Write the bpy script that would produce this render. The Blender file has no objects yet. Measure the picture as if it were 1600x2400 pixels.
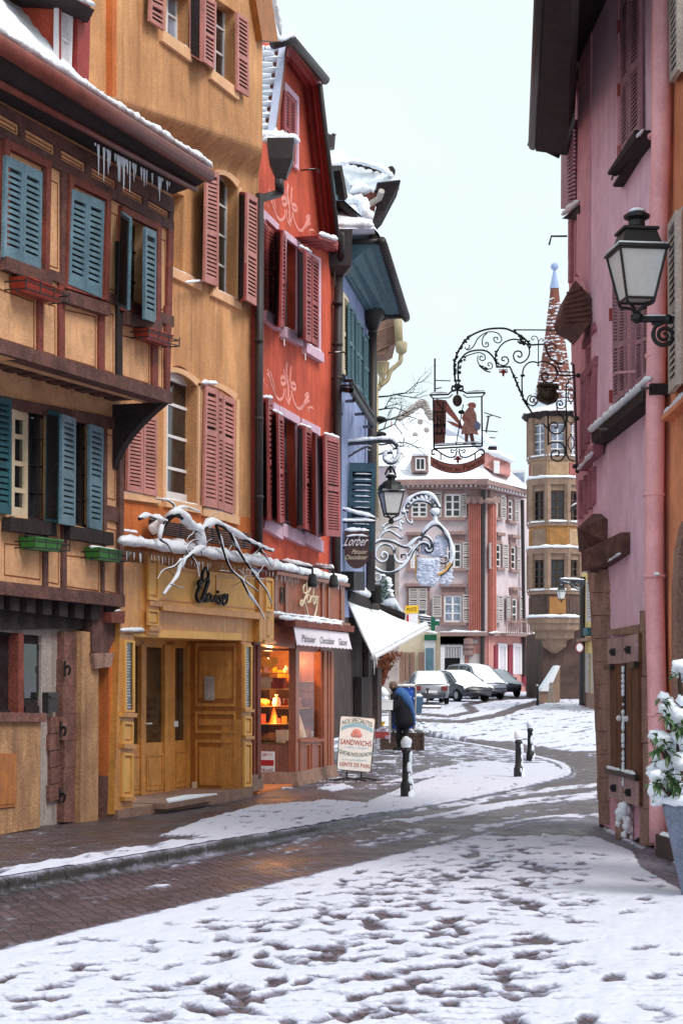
import bpy,bmesh,math,random
from math import sin,cos,pi,radians,sqrt,atan2,exp
from mathutils import Vector,noise
from mathutils.geometry import tessellate_polygon
random.seed(7)
SC=bpy.context.scene
COL=SC.collection
F,EYE,CX,CY=4000.0,1.7,800.0,1600.0
cam=bpy.data.objects.new('camera',bpy.data.cameras.new('camera'))
COL.objects.link(cam)
cam.location=(0,0,EYE)
cam.rotation_euler=(radians(90),0,0)
cam.data.sensor_fit='VERTICAL'
cam.data.sensor_height=36
cam.data.lens=60
cam.data.shift_y=400/2400
cam.data.clip_end=2000
SC.camera=cam
W=bpy.data.worlds.new('World');SC.world=W
W.use_nodes=True
nt=W.node_tree;nt.nodes.clear()
sky=nt.nodes.new('ShaderNodeTexSky');sky.sky_type='NISHITA';sky.sun_disc=False
SUN=Vector((0.50,-0.42,0.76)).normalized()
sky.sun_elevation=math.asin(SUN.z);sky.sun_rotation=atan2(SUN.x,SUN.y)
sky.dust_density=4
tc=nt.nodes.new('ShaderNodeTexCoord')
mp=nt.nodes.new('ShaderNodeMapping');mp.inputs['Scale'].default_value=(1,1,2.2)
nz=nt.nodes.new('ShaderNodeTexNoise');nz.inputs['Scale'].default_value=2.2;nz.inputs['Detail'].default_value=4
rp=nt.nodes.new('ShaderNodeValToRGB')
rp.color_ramp.elements[0].position=.3;rp.color_ramp.elements[0].color=(5.7,6.7,7.0,1)
rp.color_ramp.elements[1].position=.7;rp.color_ramp.elements[1].color=(6.5,7.2,7.4,1)
mx=nt.nodes.new('ShaderNodeMixRGB');mx.inputs[0].default_value=.88
bg=nt.nodes.new('ShaderNodeBackground');bg.inputs['Strength'].default_value=.10
ow=nt.nodes.new('ShaderNodeOutputWorld')
L=nt.links.new
L(tc.outputs['Generated'],mp.inputs[0]);L(mp.outputs[0],nz.inputs['Vector']);L(nz.outputs['Fac'],rp.inputs[0])
L(sky.outputs[0],mx.inputs[1]);L(rp.outputs[0],mx.inputs[2]);L(mx.outputs[0],bg.inputs[0]);L(bg.outputs[0],ow.inputs[0])
sl=bpy.data.lights.new('sun','SUN');sl.energy=1.5;sl.angle=radians(25);sl.color=(1,.95,.88)
so=bpy.data.objects.new('sun',sl);COL.objects.link(so)
so.rotation_euler=SUN.to_track_quat('Z','Y').to_euler()
so.location=(5,-5,30)
SC.view_settings.view_transform='Standard';SC.view_settings.look='None'
SC.view_settings.exposure=0.66;SC.view_settings.gamma=1
def lin(c):
 return tuple(((x/255)/12.92 if x/255<=.04045 else((x/255+.055)/1.055)**2.4)for x in c)
MATS={}
def mat(name,rgb,rough=.8,var=.18,scale=3.0,bump=.25,bscale=45,metal=0,spec=.3,stain=None,samt=.5,sscale=(2.5,2.5,.5),sthr=.55,emit=0,frost=0,pits=0):
 """plaster / paint / wood: base colour broken up by two noises, optional stains, snow dust and fine bump"""
 m=bpy.data.materials.new(name);m.use_nodes=True;MATS[name]=m
 t=m.node_tree;n=t.nodes;b=n['Principled BSDF'];L=t.links.new
 c=lin(rgb)
 tc=n.new('ShaderNodeTexCoord')
 a=n.new('ShaderNodeTexNoise');a.inputs['Scale'].default_value=scale;a.inputs['Detail'].default_value=6;a.inputs['Roughness'].default_value=.65
 L(tc.outputs['Object'],a.inputs['Vector'])
 r=n.new('ShaderNodeValToRGB')
 r.color_ramp.elements[0].position=.3;r.color_ramp.elements[1].position=.7
 r.color_ramp.elements[0].color=tuple(x*(1-var)for x in c)+(1,)
 r.color_ramp.elements[1].color=tuple(min(1,x*(1+var))for x in c)+(1,)
 L(a.outputs['Fac'],r.inputs[0]);out=r.outputs[0]
 g=n.new('ShaderNodeTexNoise');g.inputs['Scale'].default_value=bscale;g.inputs['Detail'].default_value=4
 L(tc.outputs['Object'],g.inputs['Vector'])
 mg=n.new('ShaderNodeMixRGB');mg.blend_type='OVERLAY';mg.inputs[0].default_value=min(1,var*3)
 L(out,mg.inputs[1]);L(g.outputs['Fac'],mg.inputs[2]);out=mg.outputs[0]
 if stain:
  mp=n.new('ShaderNodeMapping');mp.inputs['Scale'].default_value=sscale;L(tc.outputs['Object'],mp.inputs[0])
  s=n.new('ShaderNodeTexNoise');s.inputs['Scale'].default_value=1;s.inputs['Detail'].default_value=7;s.inputs['Roughness'].default_value=.7
  L(mp.outputs[0],s.inputs['Vector'])
  sr=n.new('ShaderNodeMapRange');sr.inputs[1].default_value=sthr-.12;sr.inputs[2].default_value=sthr+.2;sr.inputs[4].default_value=samt
  L(s.outputs['Fac'],sr.inputs[0])
  ms=n.new('ShaderNodeMixRGB');ms.inputs[2].default_value=lin(stain)+(1,)
  L(sr.outputs[0],ms.inputs[0]);L(out,ms.inputs[1]);out=ms.outputs[0]
  if rough>=.85:
   m3=n.new('ShaderNodeMapping');m3.inputs['Scale'].default_value=(8,8,.5);L(tc.outputs['Object'],m3.inputs[0])
   s3=n.new('ShaderNodeTexNoise');s3.inputs['Scale'].default_value=1;s3.inputs['Detail'].default_value=5;L(m3.outputs[0],s3.inputs['Vector'])
   r3=n.new('ShaderNodeMapRange');r3.inputs[1].default_value=.54;r3.inputs[2].default_value=.78;r3.inputs[4].default_value=samt*.8;L(s3.outputs['Fac'],r3.inputs[0])
   x3=n.new('ShaderNodeMixRGB');x3.inputs[2].default_value=tuple(v*.8 for v in lin(stain))+(1,)
   L(r3.outputs[0],x3.inputs[0]);L(out,x3.inputs[1]);out=x3.outputs[0]
 if frost:
  ge=n.new('ShaderNodeNewGeometry');sx=n.new('ShaderNodeSeparateXYZ');L(ge.outputs['Normal'],sx.inputs[0])
  fn=n.new('ShaderNodeTexNoise');fn.inputs['Scale'].default_value=9;fn.inputs['Detail'].default_value=5;L(tc.outputs['Object'],fn.inputs['Vector'])
  ad=n.new('ShaderNodeMath');ad.operation='ADD';L(sx.outputs['Z'],ad.inputs[0]);L(fn.outputs['Fac'],ad.inputs[1])
  fr=n.new('ShaderNodeMapRange');fr.inputs[1].default_value=1.55-frost;fr.inputs[2].default_value=1.75-frost;L(ad.outputs[0],fr.inputs[0])
  mf=n.new('ShaderNodeMixRGB');mf.inputs[2].default_value=(.82,.84,.88,1)
  L(fr.outputs[0],mf.inputs[0]);L(out,mf.inputs[1]);out=mf.outputs[0]
 L(out,b.inputs['Base Color'])
 b.inputs['Roughness'].default_value=rough;b.inputs['Metallic'].default_value=metal
 b.inputs['Specular IOR Level'].default_value=spec
 if bump:
  bp=n.new('ShaderNodeBump');bp.inputs['Strength'].default_value=bump;bp.inputs['Distance'].default_value=.02
  L(g.outputs['Fac'],bp.inputs['Height']);L(bp.outputs[0],b.inputs['Normal'])
 if emit:
  L(out,b.inputs['Emission Color']);b.inputs['Emission Strength'].default_value=emit
 return m
def glassmat(name,rgb,rough=.06,spec=.6):
 m=mat(name,rgb,rough,.5,2.5,.04,6,0,spec)
 return m
M={}
def D(k,*a,**kw):M[k]=mat(k,*a,**kw)
D('ochre',(208,154,108),.9,.26,1.0,.4,55,stain=(146,96,60),samt=.75,sthr=.52,sscale=(2,2,.45))
D('ochre_low',(205,116,62),.9,.2,2.5,.35,50,stain=(140,70,40),samt=.5)
D('cream_panel',(212,164,124),.9,.24,3,.3,60,stain=(140,90,60),samt=.35,sthr=.6)
D('panel_line',(128,74,44),.8,.2)
D('peach',(226,178,138),.85,.12,3,.2,50)
D('timber',(108,74,68),.8,.35,5,.6,50,stain=(38,28,30),samt=.7,sscale=(3,3,3),sthr=.52)
D('timber_red',(128,66,56),.75,.3,5,.5,50,stain=(60,38,36),samt=.6,sscale=(3,3,3))
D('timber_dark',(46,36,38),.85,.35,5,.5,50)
D('teal',(100,128,142),.6,.36,2.5,.3,60,stain=(50,78,92),samt=.5)
D('teal_dark',(40,84,94),.65,.25,6,.3,60)
D('pink_shutter',(190,128,120),.6,.3,2.2,.2,60,stain=(150,80,74),samt=.4)
D('red_shutter',(158,76,76),.55,.32,2.2,.2,60,stain=(100,34,40),samt=.5)
D('red_plaster',(202,90,66),.9,.28,1.1,.4,55,stain=(150,60,52),samt=.7,sthr=.53)
D('red_trim',(152,62,60),.6,.2,4,.25,50)
D('lilac_stone',(206,172,190),.85,.14,4,.25,50)
D('verge_lead',(182,188,212),.6,.1,4,.15)
D('stencil',(226,150,140),.9,.2,8,.1)
D('blue_plaster',(146,156,190),.9,.14,2.0,.3,60,stain=(96,108,160),samt=.6,sscale=(4,4,.3))
D('teal_cornice',(78,108,118),.65,.2,4,.3,50)
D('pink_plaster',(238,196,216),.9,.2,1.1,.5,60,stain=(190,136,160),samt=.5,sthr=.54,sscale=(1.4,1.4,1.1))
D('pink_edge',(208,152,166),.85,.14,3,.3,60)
D('pink_timber',(160,102,114),.8,.25,4,.4,50,stain=(96,44,54),samt=.5,sscale=(3,3,1))
D('plum_shutter',(156,116,128),.6,.2,4,.3,50)
D('pink_pipe',(236,172,178),.5,.12,4,.15,50,stain=(190,100,108),samt=.5)
D('orange_plaster',(222,146,108),.9,.24,1.6,.4,55,stain=(166,92,64),samt=.7,sthr=.52)
D('grey_shutter',(170,160,154),.7,.2,4,.3,50)
D('sandstone',(158,124,112),.9,.28,3,.6,30,stain=(78,54,46),samt=.7,sscale=(2,2,1.5))
D('sandstone_red',(132,92,84),.9,.28,3,.6,30,stain=(60,40,40),samt=.7,sscale=(2,2,1.5))
D('grey_plaster',(176,164,158),.9,.2,3,.4,40,stain=(110,96,92),samt=.6)
D('oak',(206,144,74),.45,.22,6,.15,60,stain=(150,84,34),samt=.55,sscale=(18,18,1.2),sthr=.5,spec=.4)
D('oak_dark',(172,104,44),.45,.22,6,.15,60,stain=(110,60,24),samt=.55,sscale=(18,18,1.2),sthr=.5,spec=.4)
D('oak_pale',(222,168,92),.6,.12,4,.15,60)
D('mahogany',(142,76,50),.4,.22,6,.15,60,stain=(80,30,26),samt=.6,sscale=(18,18,1.2),sthr=.5,spec=.45)
D('brick_board',(148,84,58),.55,.18,5,.2,60)
D('iron',(22,21,24),.5,.3,8,.2,60,spec=.5)
D('iron_snowy',(60,64,72),.6,.3,8,.2,60,frost=.42)
D('zinc',(52,44,46),.5,.25,5,.2,50,spec=.4)
D('gutter_red',(122,62,54),.5,.25,5,.25,50,stain=(70,40,38),samt=.5)
D('snow',(236,240,248),.75,.05,6,.6,28,spec=.2)
D('ice',(226,236,246),.15,.05,6,.1,40,spec=.6)
D('white_paint',(226,222,224),.5,.08,5,.1,50)
D('cream_paint',(214,196,168),.55,.12,5,.1,50)
D('awning_white',(238,240,242),.7,.05,3,.2,30)
D('awning_cream',(222,212,220),.75,.06,3,.15,30)
D('black',(12,11,12),.6,.3,5,.1)
D('charcoal',(30,28,30),.85,.3,6,.3,60)
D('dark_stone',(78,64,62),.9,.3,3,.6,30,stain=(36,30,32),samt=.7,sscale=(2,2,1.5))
D('plinth',(150,118,104),.85,.2,4,.4,40,stain=(96,70,64),samt=.5)
M['glass']=glassmat('glass',(34,34,38));M['glass_pale']=glassmat('glass_pale',(130,140,160),.15)
M['glass_warm']=glassmat('glass_warm',(64,52,38))
D('curtain',(206,200,206),.9,.15,8,.2,20)
D('lamp_glass',(206,204,204),.35,.06,3,.05,20,spec=.4)
def at(px,py,d):
 return Vector(((px-CX)/F*d,d,EYE+(CY-py)/F*d))
def zg(d):
 if d<42:return 0.0
 if d<82:return .78*(d-42)/40
 return min(1.25,.78+.32*(d-82)/26)
def hsw(d):
 return .12 if d<17 else max(.03,.12-.09*(d-17)/6)
def ground(px,py,fn=zg):
 d=6800/max(12,py-CY)
 for _ in range(60):d+=.5*((EYE-fn(d))*F/max(12,py-CY)-d)
 return Vector(((px-CX)/F*d,d,fn(d)))
class Pl:
 """vertical plane through p running at angle ang from the view axis; n points to the street"""
 def __init__(s,p,ang,side=1):
  s.p=Vector((p[0],p[1]));s.ang=ang;s.side=side
  s.d=Vector((sin(ang),cos(ang),0))
  s.n=Vector((cos(ang),-sin(ang),0))*side
 def hit(s,px,py,off=0):
  rx=(px-CX)/F
  t=(s.p.x*s.n.x+s.p.y*s.n.y+off)/(rx*s.n.x+s.n.y)
  return Vector((rx*t,t,EYE+(CY-py)/F*t))
 def sh(s,off):
  return Pl((s.p.x+s.n.x*off,s.p.y+s.n.y*off),s.ang,s.side)
 def st(s,v):return Vector(((v.x-s.p.x)*s.d.x+(v.y-s.p.y)*s.d.y,v.z,0))
def through(a,b,side=1):
 return Pl((a.x,a.y),atan2(b.x-a.x,b.y-a.y),side)
class Qd:
 """bilinear patch tl,tr,br,bl (pixels, optional own offset) on a plane; call with u right, v up, w out (metres)"""
 def __init__(s,pl,tl,tr,br,bl,off=0):
  s.n=pl.n
  s.tl,s.tr,s.br,s.bl=[pl.hit(p[0],p[1],(p[2]if len(p)>2 else off))for p in(tl,tr,br,bl)]
 def __call__(s,u,v,w=0):
  return(s.bl*(1-u)+s.br*u)*(1-v)+(s.tl*(1-u)+s.tr*u)*v+s.n*w
 def size(s):return(s.tr-s.tl).length,(s.tl-s.bl).length
class Q3(Qd):
 def __init__(s,tl,tr,br,bl,n=None):
  s.tl,s.tr,s.br,s.bl=map(Vector,(tl,tr,br,bl))
  s.n=n if n is not None else(s.br-s.bl).cross(s.tl-s.bl).normalized()
class MB:
 def __init__(s):s.v=[];s.f=[]
 def add(s,vs,fs):
  o=len(s.v);s.v+=[Vector(v)for v in vs];s.f+=[tuple(i+o for i in f)for f in fs];return s
 def quad(s,a,b,c,d):return s.add((a,b,c,d),[(0,1,2,3)])
 def poly(s,pts):return s.add(pts,[tuple(range(len(pts)))])
 def hexa(s,p):
  return s.add(p,[(0,3,2,1),(4,5,6,7),(0,1,5,4),(1,2,6,5),(2,3,7,6),(3,0,4,7)])
 def box(s,Q,u0,u1,v0,v1,w0,w1,tilt=0):
  return s.hexa([Q(u0,v0+tilt,w0),Q(u1,v0+tilt,w0),Q(u1,v1+tilt,w0),Q(u0,v1+tilt,w0),Q(u0,v0,w1),Q(u1,v0,w1),Q(u1,v1,w1),Q(u0,v1,w1)])
 def cbox(s,c,sx,sy,sz,rot=0):
  c=Vector(c);ca,sa=cos(rot),sin(rot);P=[]
  for z in(-sz/2,sz/2):
   for x,y in((-1,-1),(1,-1),(1,1),(-1,1)):
    x*=sx/2;y*=sy/2
    P.append(c+Vector((x*ca-y*sa,x*sa+y*ca,z)))
  return s.hexa(P)
 def prism(s,pts,vec):
  pts=[Vector(p)for p in pts];vec=Vector(vec);n=len(pts);o=len(s.v)
  s.v+=pts+[p+vec for p in pts]
  for t in tessellate_polygon([pts]):
   s.f.append(tuple(o+i for i in t));s.f.append(tuple(o+n+i for i in reversed(t)))
  for i in range(n):
   j=(i+1)%n;s.f.append((o+i,o+j,o+n+j,o+n+i))
  return s
 def tube(s,path,r,n=6,cap=True,flat=None):
  path=[Vector(p)for p in path];k=len(path);o=len(s.v)
  rs=r if isinstance(r,(list,tuple))else[r]*k
  ref=None
  for i,p in enumerate(path):
   t=(path[min(i+1,k-1)]-path[max(i-1,0)])
   if t.length<1e-9:t=Vector((0,0,1))
   t.normalize()
   if ref is None:
    ref=Vector((0,0,1))if abs(t.z)<.9 else Vector((0,1,0))
    ref=(ref-t*ref.dot(t)).normalized()
   else:
    ref=ref-t*ref.dot(t)
    if ref.length<1e-6:ref=t.orthogonal()
    ref.normalize()
   b=t.cross(ref)
   for j in range(n):
    a=2*pi*j/n
    s.v.append(p+(ref*cos(a)+b*sin(a))*rs[i])
  for i in range(k-1):
   for j in range(n):
    a=o+i*n+j;b2=o+i*n+(j+1)%n
    s.f.append((a,b2,b2+n,a+n))
  if cap:
   s.f.append(tuple(o+j for j in reversed(range(n))));s.f.append(tuple(o+(k-1)*n+j for j in range(n)))
  return s
 def lathe(s,c,prof,n=12,a0=0,sq=1):
  c=Vector(c);o=len(s.v);k=len(prof)
  for r,z in prof:
   for j in range(n):
    a=a0+2*pi*j/n
    s.v.append(c+Vector((r*cos(a),r*sin(a)*sq,z)))
  for i in range(k-1):
   for j in range(n):
    a=o+i*n+j;b=o+i*n+(j+1)%n
    s.f.append((a,b,b+n,a+n))
  s.f.append(tuple(o+j for j in reversed(range(n))));s.f.append(tuple(o+(k-1)*n+j for j in range(n)))
  return s
 def ball(s,c,r,n=8,m=6,sc=(1,1,1),lump=0,seed=0):
  c=Vector(c);o=len(s.v)
  for i in range(m+1):
   th=pi*i/m
   for j in range(n):
    a=2*pi*j/n
    d=Vector((sin(th)*cos(a),sin(th)*sin(a),cos(th)))
    k=1+(lump*noise.noise(d*1.7+Vector((seed,seed*.7,c.x*3)))if lump else 0)
    s.v.append(c+Vector((d.x*sc[0],d.y*sc[1],d.z*sc[2]))*r*k)
  for i in range(m):
   for j in range(n):
    a=o+i*n+j;b=o+i*n+(j+1)%n
    s.f.append((a,b,b+n,a+n))
  return s
 def build(s,name,m,parent=None,smooth=False):
  L=Vector((0,0,0));p=parent
  while p is not None:L=L+p.location;p=p.parent
  me=bpy.data.meshes.new(name)
  me.from_pydata([tuple(v-L)for v in s.v],[],s.f)
  bm=bmesh.new();bm.from_mesh(me)
  bmesh.ops.remove_doubles(bm,verts=bm.verts,dist=1e-5)
  bmesh.ops.recalc_face_normals(bm,faces=bm.faces);bm.to_mesh(me);bm.free()
  me.materials.append(M[m]if isinstance(m,str)else m)
  if smooth:
   for q in me.polygons:q.use_smooth=True
  o=bpy.data.objects.new(name,me);COL.objects.link(o)
  if parent is not None:o.parent=parent
  return o
def tag(o,label,cat,group=None):
 o['label']=label;o['category']=cat
 if group:o['group']=group
 return o
def thing(name,label,cat,loc,group=None):
 o=bpy.data.objects.new(name,None);o.empty_display_size=.2;COL.objects.link(o)
 o.location=loc
 return tag(o,label,cat,group)
def struct(o):
 o['kind']='structure';return o
def copy_tree(o,parent=None):
 c=o.copy();COL.objects.link(c);c.parent=parent
 for ch in list(o.children):copy_tree(ch,c)
 return c
def z1(x,y,*a):return(x/1.96,y/1.96)+a
def z2(x,y,*a):return(x/2.45,700+y/2.45)+a
def z3(x,y,*a):return(x/2.45,1300+y/2.45)+a
def z4(x,y,*a):return(560+x/3.92,80+y/3.92)+a
def z5(x,y,*a):return(560+x/3.92,600+y/3.92)+a
def z6(x,y,*a):return(560+x/3.136,1160+y/3.136)+a
def zA(x,y,*a):return(860+x/3.015,880+y/3.015)+a
def zB(x,y,*a):return(880+x/3.015,1300+y/3.015)+a
def zC(x,y,*a):return(980+x/3.733,560+y/3.733)+a
def zD(x,y,*a):return(1220+x/3.921,y/3.921)+a
def zE(x,y,*a):return(1220+x/3.921,480+y/3.921)+a
def zF(x,y,*a):return(1220+x/3.921,1000+y/3.921)+a
def zG(x,y,*a):return(1220+x/3.921,1500+y/3.921)+a
def wall(mb,pl,outline,holes=(),off=0,depth=.16,back=.5):
 """flat wall with real openings (reveals of the given depth) and a body extruded back"""
 O=[pl.hit(p[0],p[1],off)for p in outline]
 Hs=[[pl.hit(p[0],p[1],off)for p in h]for h in holes]
 loops=[O]+Hs;flat=[p for l in loops for p in l]
 o=len(mb.v);mb.v+=flat
 for t in tessellate_polygon([[pl.st(p)for p in l]for l in loops]):mb.f.append(tuple(o+i for i in t))
 for h in Hs:
  for i in range(len(h)):
   a,b=h[i],h[(i+1)%len(h)]
   mb.quad(a,b,b-pl.n*depth,a-pl.n*depth)
 if back:
  for i in range(len(O)):
   a,b=O[i],O[(i+1)%len(O)]
   mb.quad(a,b,b-pl.n*back,a-pl.n*back)
 return mb
def shutter(parent,Q,m,ns=16,rails=(),th=.035,st=.14,rl=.05,name='shutter'):
 """louvred leaf: stiles, rails and tilted slats"""
 b=MB()
 b.box(Q,0,st,0,1,-th/2,th/2);b.box(Q,1-st,1,0,1,-th/2,th/2)
 rs=[(0,rl)]+[(r-rl/2,r+rl/2)for r in rails]+[(1-rl,1)]
 for a,c in rs:b.box(Q,st,1-st,a,c,-th/2,th/2)
 h=(1-rl)/ns
 for i in range(ns):
  v=rl+i*h
  if any(a-h*.8<v<c-h*.1 for a,c in rs):continue
  b.box(Q,st,1-st,v,v+h*.42,-th*.45,th*.42,tilt=h*.55)
 o=b.build(name,m,parent)
 k=MB();k.box(Q,st*.9,1-st*.9,rl*.5,1-rl*.5,-th*.7,-th*.55);k.build('gap_shade','timber_dark',o)  # dark sheet behind the slats paints the shade of the louvre gaps
 return o
def window(parent,Q,nx=2,ny=4,m='white_paint',glass='glass',fw=.08,bw=.035,th=.05,name='window'):
 """casement frame with glazing bars; the pane is a sub-part"""
 b=MB()
 wd,ht=Q.size();fv=fw*wd/max(.2,ht);bv=bw*wd/max(.2,ht)
 b.box(Q,0,fw,0,1,-th,0);b.box(Q,1-fw,1,0,1,-th,0)
 b.box(Q,fw,1-fw,0,fv,-th,0);b.box(Q,fw,1-fw,1-fv,1,-th,0)
 for i in range(1,nx):
  u=i/nx;k=bw*(1.5 if nx%2==0 and i==nx//2 else 1);b.box(Q,u-k/2,u+k/2,fv,1-fv,-th,-.004)
 for j in range(1,ny):
  v=j/ny;b.box(Q,fw,1-fw,v-bv/2,v+bv/2,-th,-.008)
 o=b.build(name,m,parent)
 g=MB();g.box(Q,fw*.5,1-fw*.5,fv*.5,1-fv*.5,-th*.9,-th*.6);g.build('pane',glass,o)
 return o
def strip(mb,Q,w0=0,w1=.03):return mb.box(Q,0,1,0,1,w0,w1)
def snowbar(parent,pts,r=.05,flat=.7,lump=.5,name='snow_cap',seed=0,n=9,drop=.0,step=.045):
 """lumpy bank of snow lying along a line"""
 P=[]
 for a,b in zip(pts,pts[1:]):
  k=max(2,int((b-a).length/step))
  P+=[a.lerp(b,i/k)for i in range(k)]
 P.append(pts[-1])
 mb=MB();path=[];rs=[]
 for i,p in enumerate(P):
  q=noise.noise(p*3.1+Vector((seed,0,0)));q2=noise.noise(p*9.3)
  e=min(1,(min(i,len(P)-1-i)+.6)/2.5)
  rs.append(r*(1+lump*q+.25*q2)*e);path.append(p+Vector((0,0,r*.35-drop)))
 mb.tube(path,rs,n)
 for i,v in enumerate(mb.v):
  c=path[i//n];d=v-c;k=1+.5*noise.noise(v*(1.1/max(.02,r)))+.25*noise.noise(v*(2.6/max(.02,r)))
  if d.z<0:d.z*=.55
  mb.v[i]=c+d*k
 o=mb.build(name,'snow',parent,True)
 return o
TXT={}
def textmesh(body):
 if body in TXT:return TXT[body]
 c=bpy.data.curves.new('t','FONT');c.body=body;c.resolution_u=2;c.fill_mode='FRONT'
 o=bpy.data.objects.new('t',c);COL.objects.link(o)
 me=o.to_mesh()
 vs=[v.co.copy()for v in me.vertices];fs=[tuple(p.vertices)for p in me.polygons]
 o.to_mesh_clear();bpy.data.objects.remove(o);bpy.data.curves.remove(c)
 x0=min(v.x for v in vs);x1=max(v.x for v in vs);y0=min(v.y for v in vs);y1=max(v.y for v in vs)
 TXT[body]=([((v.x-x0)/(x1-x0),(v.y-y0)/(y1-y0))for v in vs],fs)
 return TXT[body]
def text(mb,Qf,body,u0,u1,v0,v1,w=.006,shear=0):
 vs,fs=textmesh(body)
 P=[Qf(u0+(a+shear*(b-.5))*(u1-u0),v0+b*(v1-v0),w)for a,b in vs]
 return mb.add(P,fs)
def sub(pts,k=6):
 """Catmull-Rom through the points"""
 pts=[Vector(p)for p in pts];out=[]
 for i in range(len(pts)-1):
  p0=pts[max(0,i-1)];p1=pts[i];p2=pts[i+1];p3=pts[min(len(pts)-1,i+2)]
  for j in range(k):
   t=j/k
   out.append(.5*((2*p1)+(p2-p0)*t+(2*p0-5*p1+4*p2-p3)*t*t+(3*p1-p0-3*p2+p3)*t**3))
 out.append(pts[-1]);return out
def spiral(c,r0,a0,turns,k=26,shrink=.15):
 """2D spiral pixels: starts at radius r0 angle a0 (radians, y down) and winds in"""
 out=[]
 for i in range(k+1):
  t=i/k;r=r0*(1-t*(1-shrink));a=a0+turns*2*pi*t
  out.append((c[0]+r*cos(a),c[1]+r*sin(a)))
 return out
#  GROUND
def groundmat(name,stone,dark,bw,bh,rot,mort=.02,rough=.3,mixc=(.63,.63,.74),slush=(.25,.24,.33)):
 m=bpy.data.materials.new(name);m.use_nodes=True;M[name]=m
 t=m.node_tree;n=t.nodes;b=n['Principled BSDF'];L=t.links.new
 tc=n.new('ShaderNodeTexCoord');mp=n.new('ShaderNodeMapping');mp.inputs['Rotation'].default_value=(0,0,rot)
 L(tc.outputs['Object'],mp.inputs[0])
 wn=n.new('ShaderNodeTexNoise');wn.inputs['Scale'].default_value=5;wn.inputs['Detail'].default_value=3;L(mp.outputs[0],wn.inputs['Vector'])
 va=n.new('ShaderNodeVectorMath');va.operation='MULTIPLY_ADD';va.inputs[1].default_value=(.11,.11,0);L(wn.outputs['Color'],va.inputs[0]);L(mp.outputs[0],va.inputs[2])
 br=n.new('ShaderNodeTexBrick');br.inputs['Scale'].default_value=1;br.inputs['Brick Width'].default_value=bw;br.inputs['Row Height'].default_value=bh
 br.inputs['Mortar Size'].default_value=mort;br.inputs['Mortar Smooth'].default_value=.6;br.inputs['Bias'].default_value=0
 br.inputs['Color1'].default_value=lin(stone)+(1,);br.inputs['Color2'].default_value=lin(dark)+(1,);br.inputs['Mortar'].default_value=tuple(x*.6 for x in lin(dark))+(1,)
 L(va.outputs[0],br.inputs['Vector'])
 a=n.new('ShaderNodeTexNoise');a.inputs['Scale'].default_value=1.1;a.inputs['Detail'].default_value=8;a.inputs['Roughness'].default_value=.7;L(tc.outputs['Object'],a.inputs['Vector'])
 ov=n.new('ShaderNodeMixRGB');ov.blend_type='OVERLAY';ov.inputs[0].default_value=.95;L(br.outputs['Color'],ov.inputs[1]);L(a.outputs['Fac'],ov.inputs[2])
 at_=n.new('ShaderNodeAttribute');at_.attribute_name='snow'
 f=n.new('ShaderNodeTexNoise');f.inputs['Scale'].default_value=17;f.inputs['Detail'].default_value=7;f.inputs['Roughness'].default_value=.7;L(tc.outputs['Object'],f.inputs['Vector'])
 ad=n.new('ShaderNodeMath');ad.operation='MULTIPLY_ADD';ad.inputs[1].default_value=1.1;L(f.outputs['Fac'],ad.inputs[0]);L(at_.outputs['Fac'],ad.inputs[2])
 mr=n.new('ShaderNodeMapRange');mr.inputs[1].default_value=.64;mr.inputs[2].default_value=1.08;L(ad.outputs[0],mr.inputs[0])
 m2=n.new('ShaderNodeMapRange');m2.inputs[1].default_value=.96;m2.inputs[2].default_value=1.36;L(ad.outputs[0],m2.inputs[0])
 ms=n.new('ShaderNodeMixRGB');ms.inputs[2].default_value=slush+(1,);L(mr.outputs[0],ms.inputs[0]);L(ov.outputs[0],ms.inputs[1])
 mx=n.new('ShaderNodeMixRGB');mx.inputs[2].default_value=mixc+(1,);L(m2.outputs[0],mx.inputs[0]);L(ms.outputs[0],mx.inputs[1]);L(mx.outputs[0],b.inputs['Base Color'])
 rr=n.new('ShaderNodeMapRange');rr.inputs[1].default_value=.35;rr.inputs[2].default_value=.7;rr.inputs[3].default_value=rough*.6;rr.inputs[4].default_value=rough*1.8;L(a.outputs['Fac'],rr.inputs[0])
 rm=n.new('ShaderNodeMixRGB');rm.inputs[2].default_value=(.8,.8,.8,1);L(mr.outputs[0],rm.inputs[0]);L(rr.outputs[0],rm.inputs[1]);L(rm.outputs[0],b.inputs['Roughness'])
 hb=n.new('ShaderNodeMath');hb.operation='MULTIPLY_ADD';hb.inputs[1].default_value=.5;L(f.outputs['Fac'],hb.inputs[0]);L(br.outputs['Fac'],hb.inputs[2])
 hs=n.new('ShaderNodeMath');hs.operation='MULTIPLY';hs.inputs[1].default_value=-1;L(br.outputs['Fac'],hs.inputs[0])
 h2=n.new('ShaderNodeMath');h2.operation='MULTIPLY_ADD';h2.inputs[1].default_value=.8;L(f.outputs['Fac'],h2.inputs[0]);iv=n.new('ShaderNodeMath');iv.operation='SUBTRACT';iv.inputs[0].default_value=1;L(m2.outputs[0],iv.inputs[1]);hm=n.new('ShaderNodeMath');hm.operation='MULTIPLY';L(hs.outputs[0],hm.inputs[0]);L(iv.outputs[0],hm.inputs[1]);L(hm.outputs[0],h2.inputs[2])
 bp=n.new('ShaderNodeBump');bp.inputs['Strength'].default_value=.7;bp.inputs['Distance'].default_value=.022;L(h2.outputs[0],bp.inputs['Height']);L(bp.outputs[0],b.inputs['Normal'])
 b.inputs['Specular IOR Level'].default_value=.5
 return m
groundmat('cobbles',(98,78,84),(68,53,60),.13,.1,radians(-22)+pi/2,.012,.38)
groundmat('paving',(100,84,88),(66,56,62),.16,.1,radians(-20),.01,.4)
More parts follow.
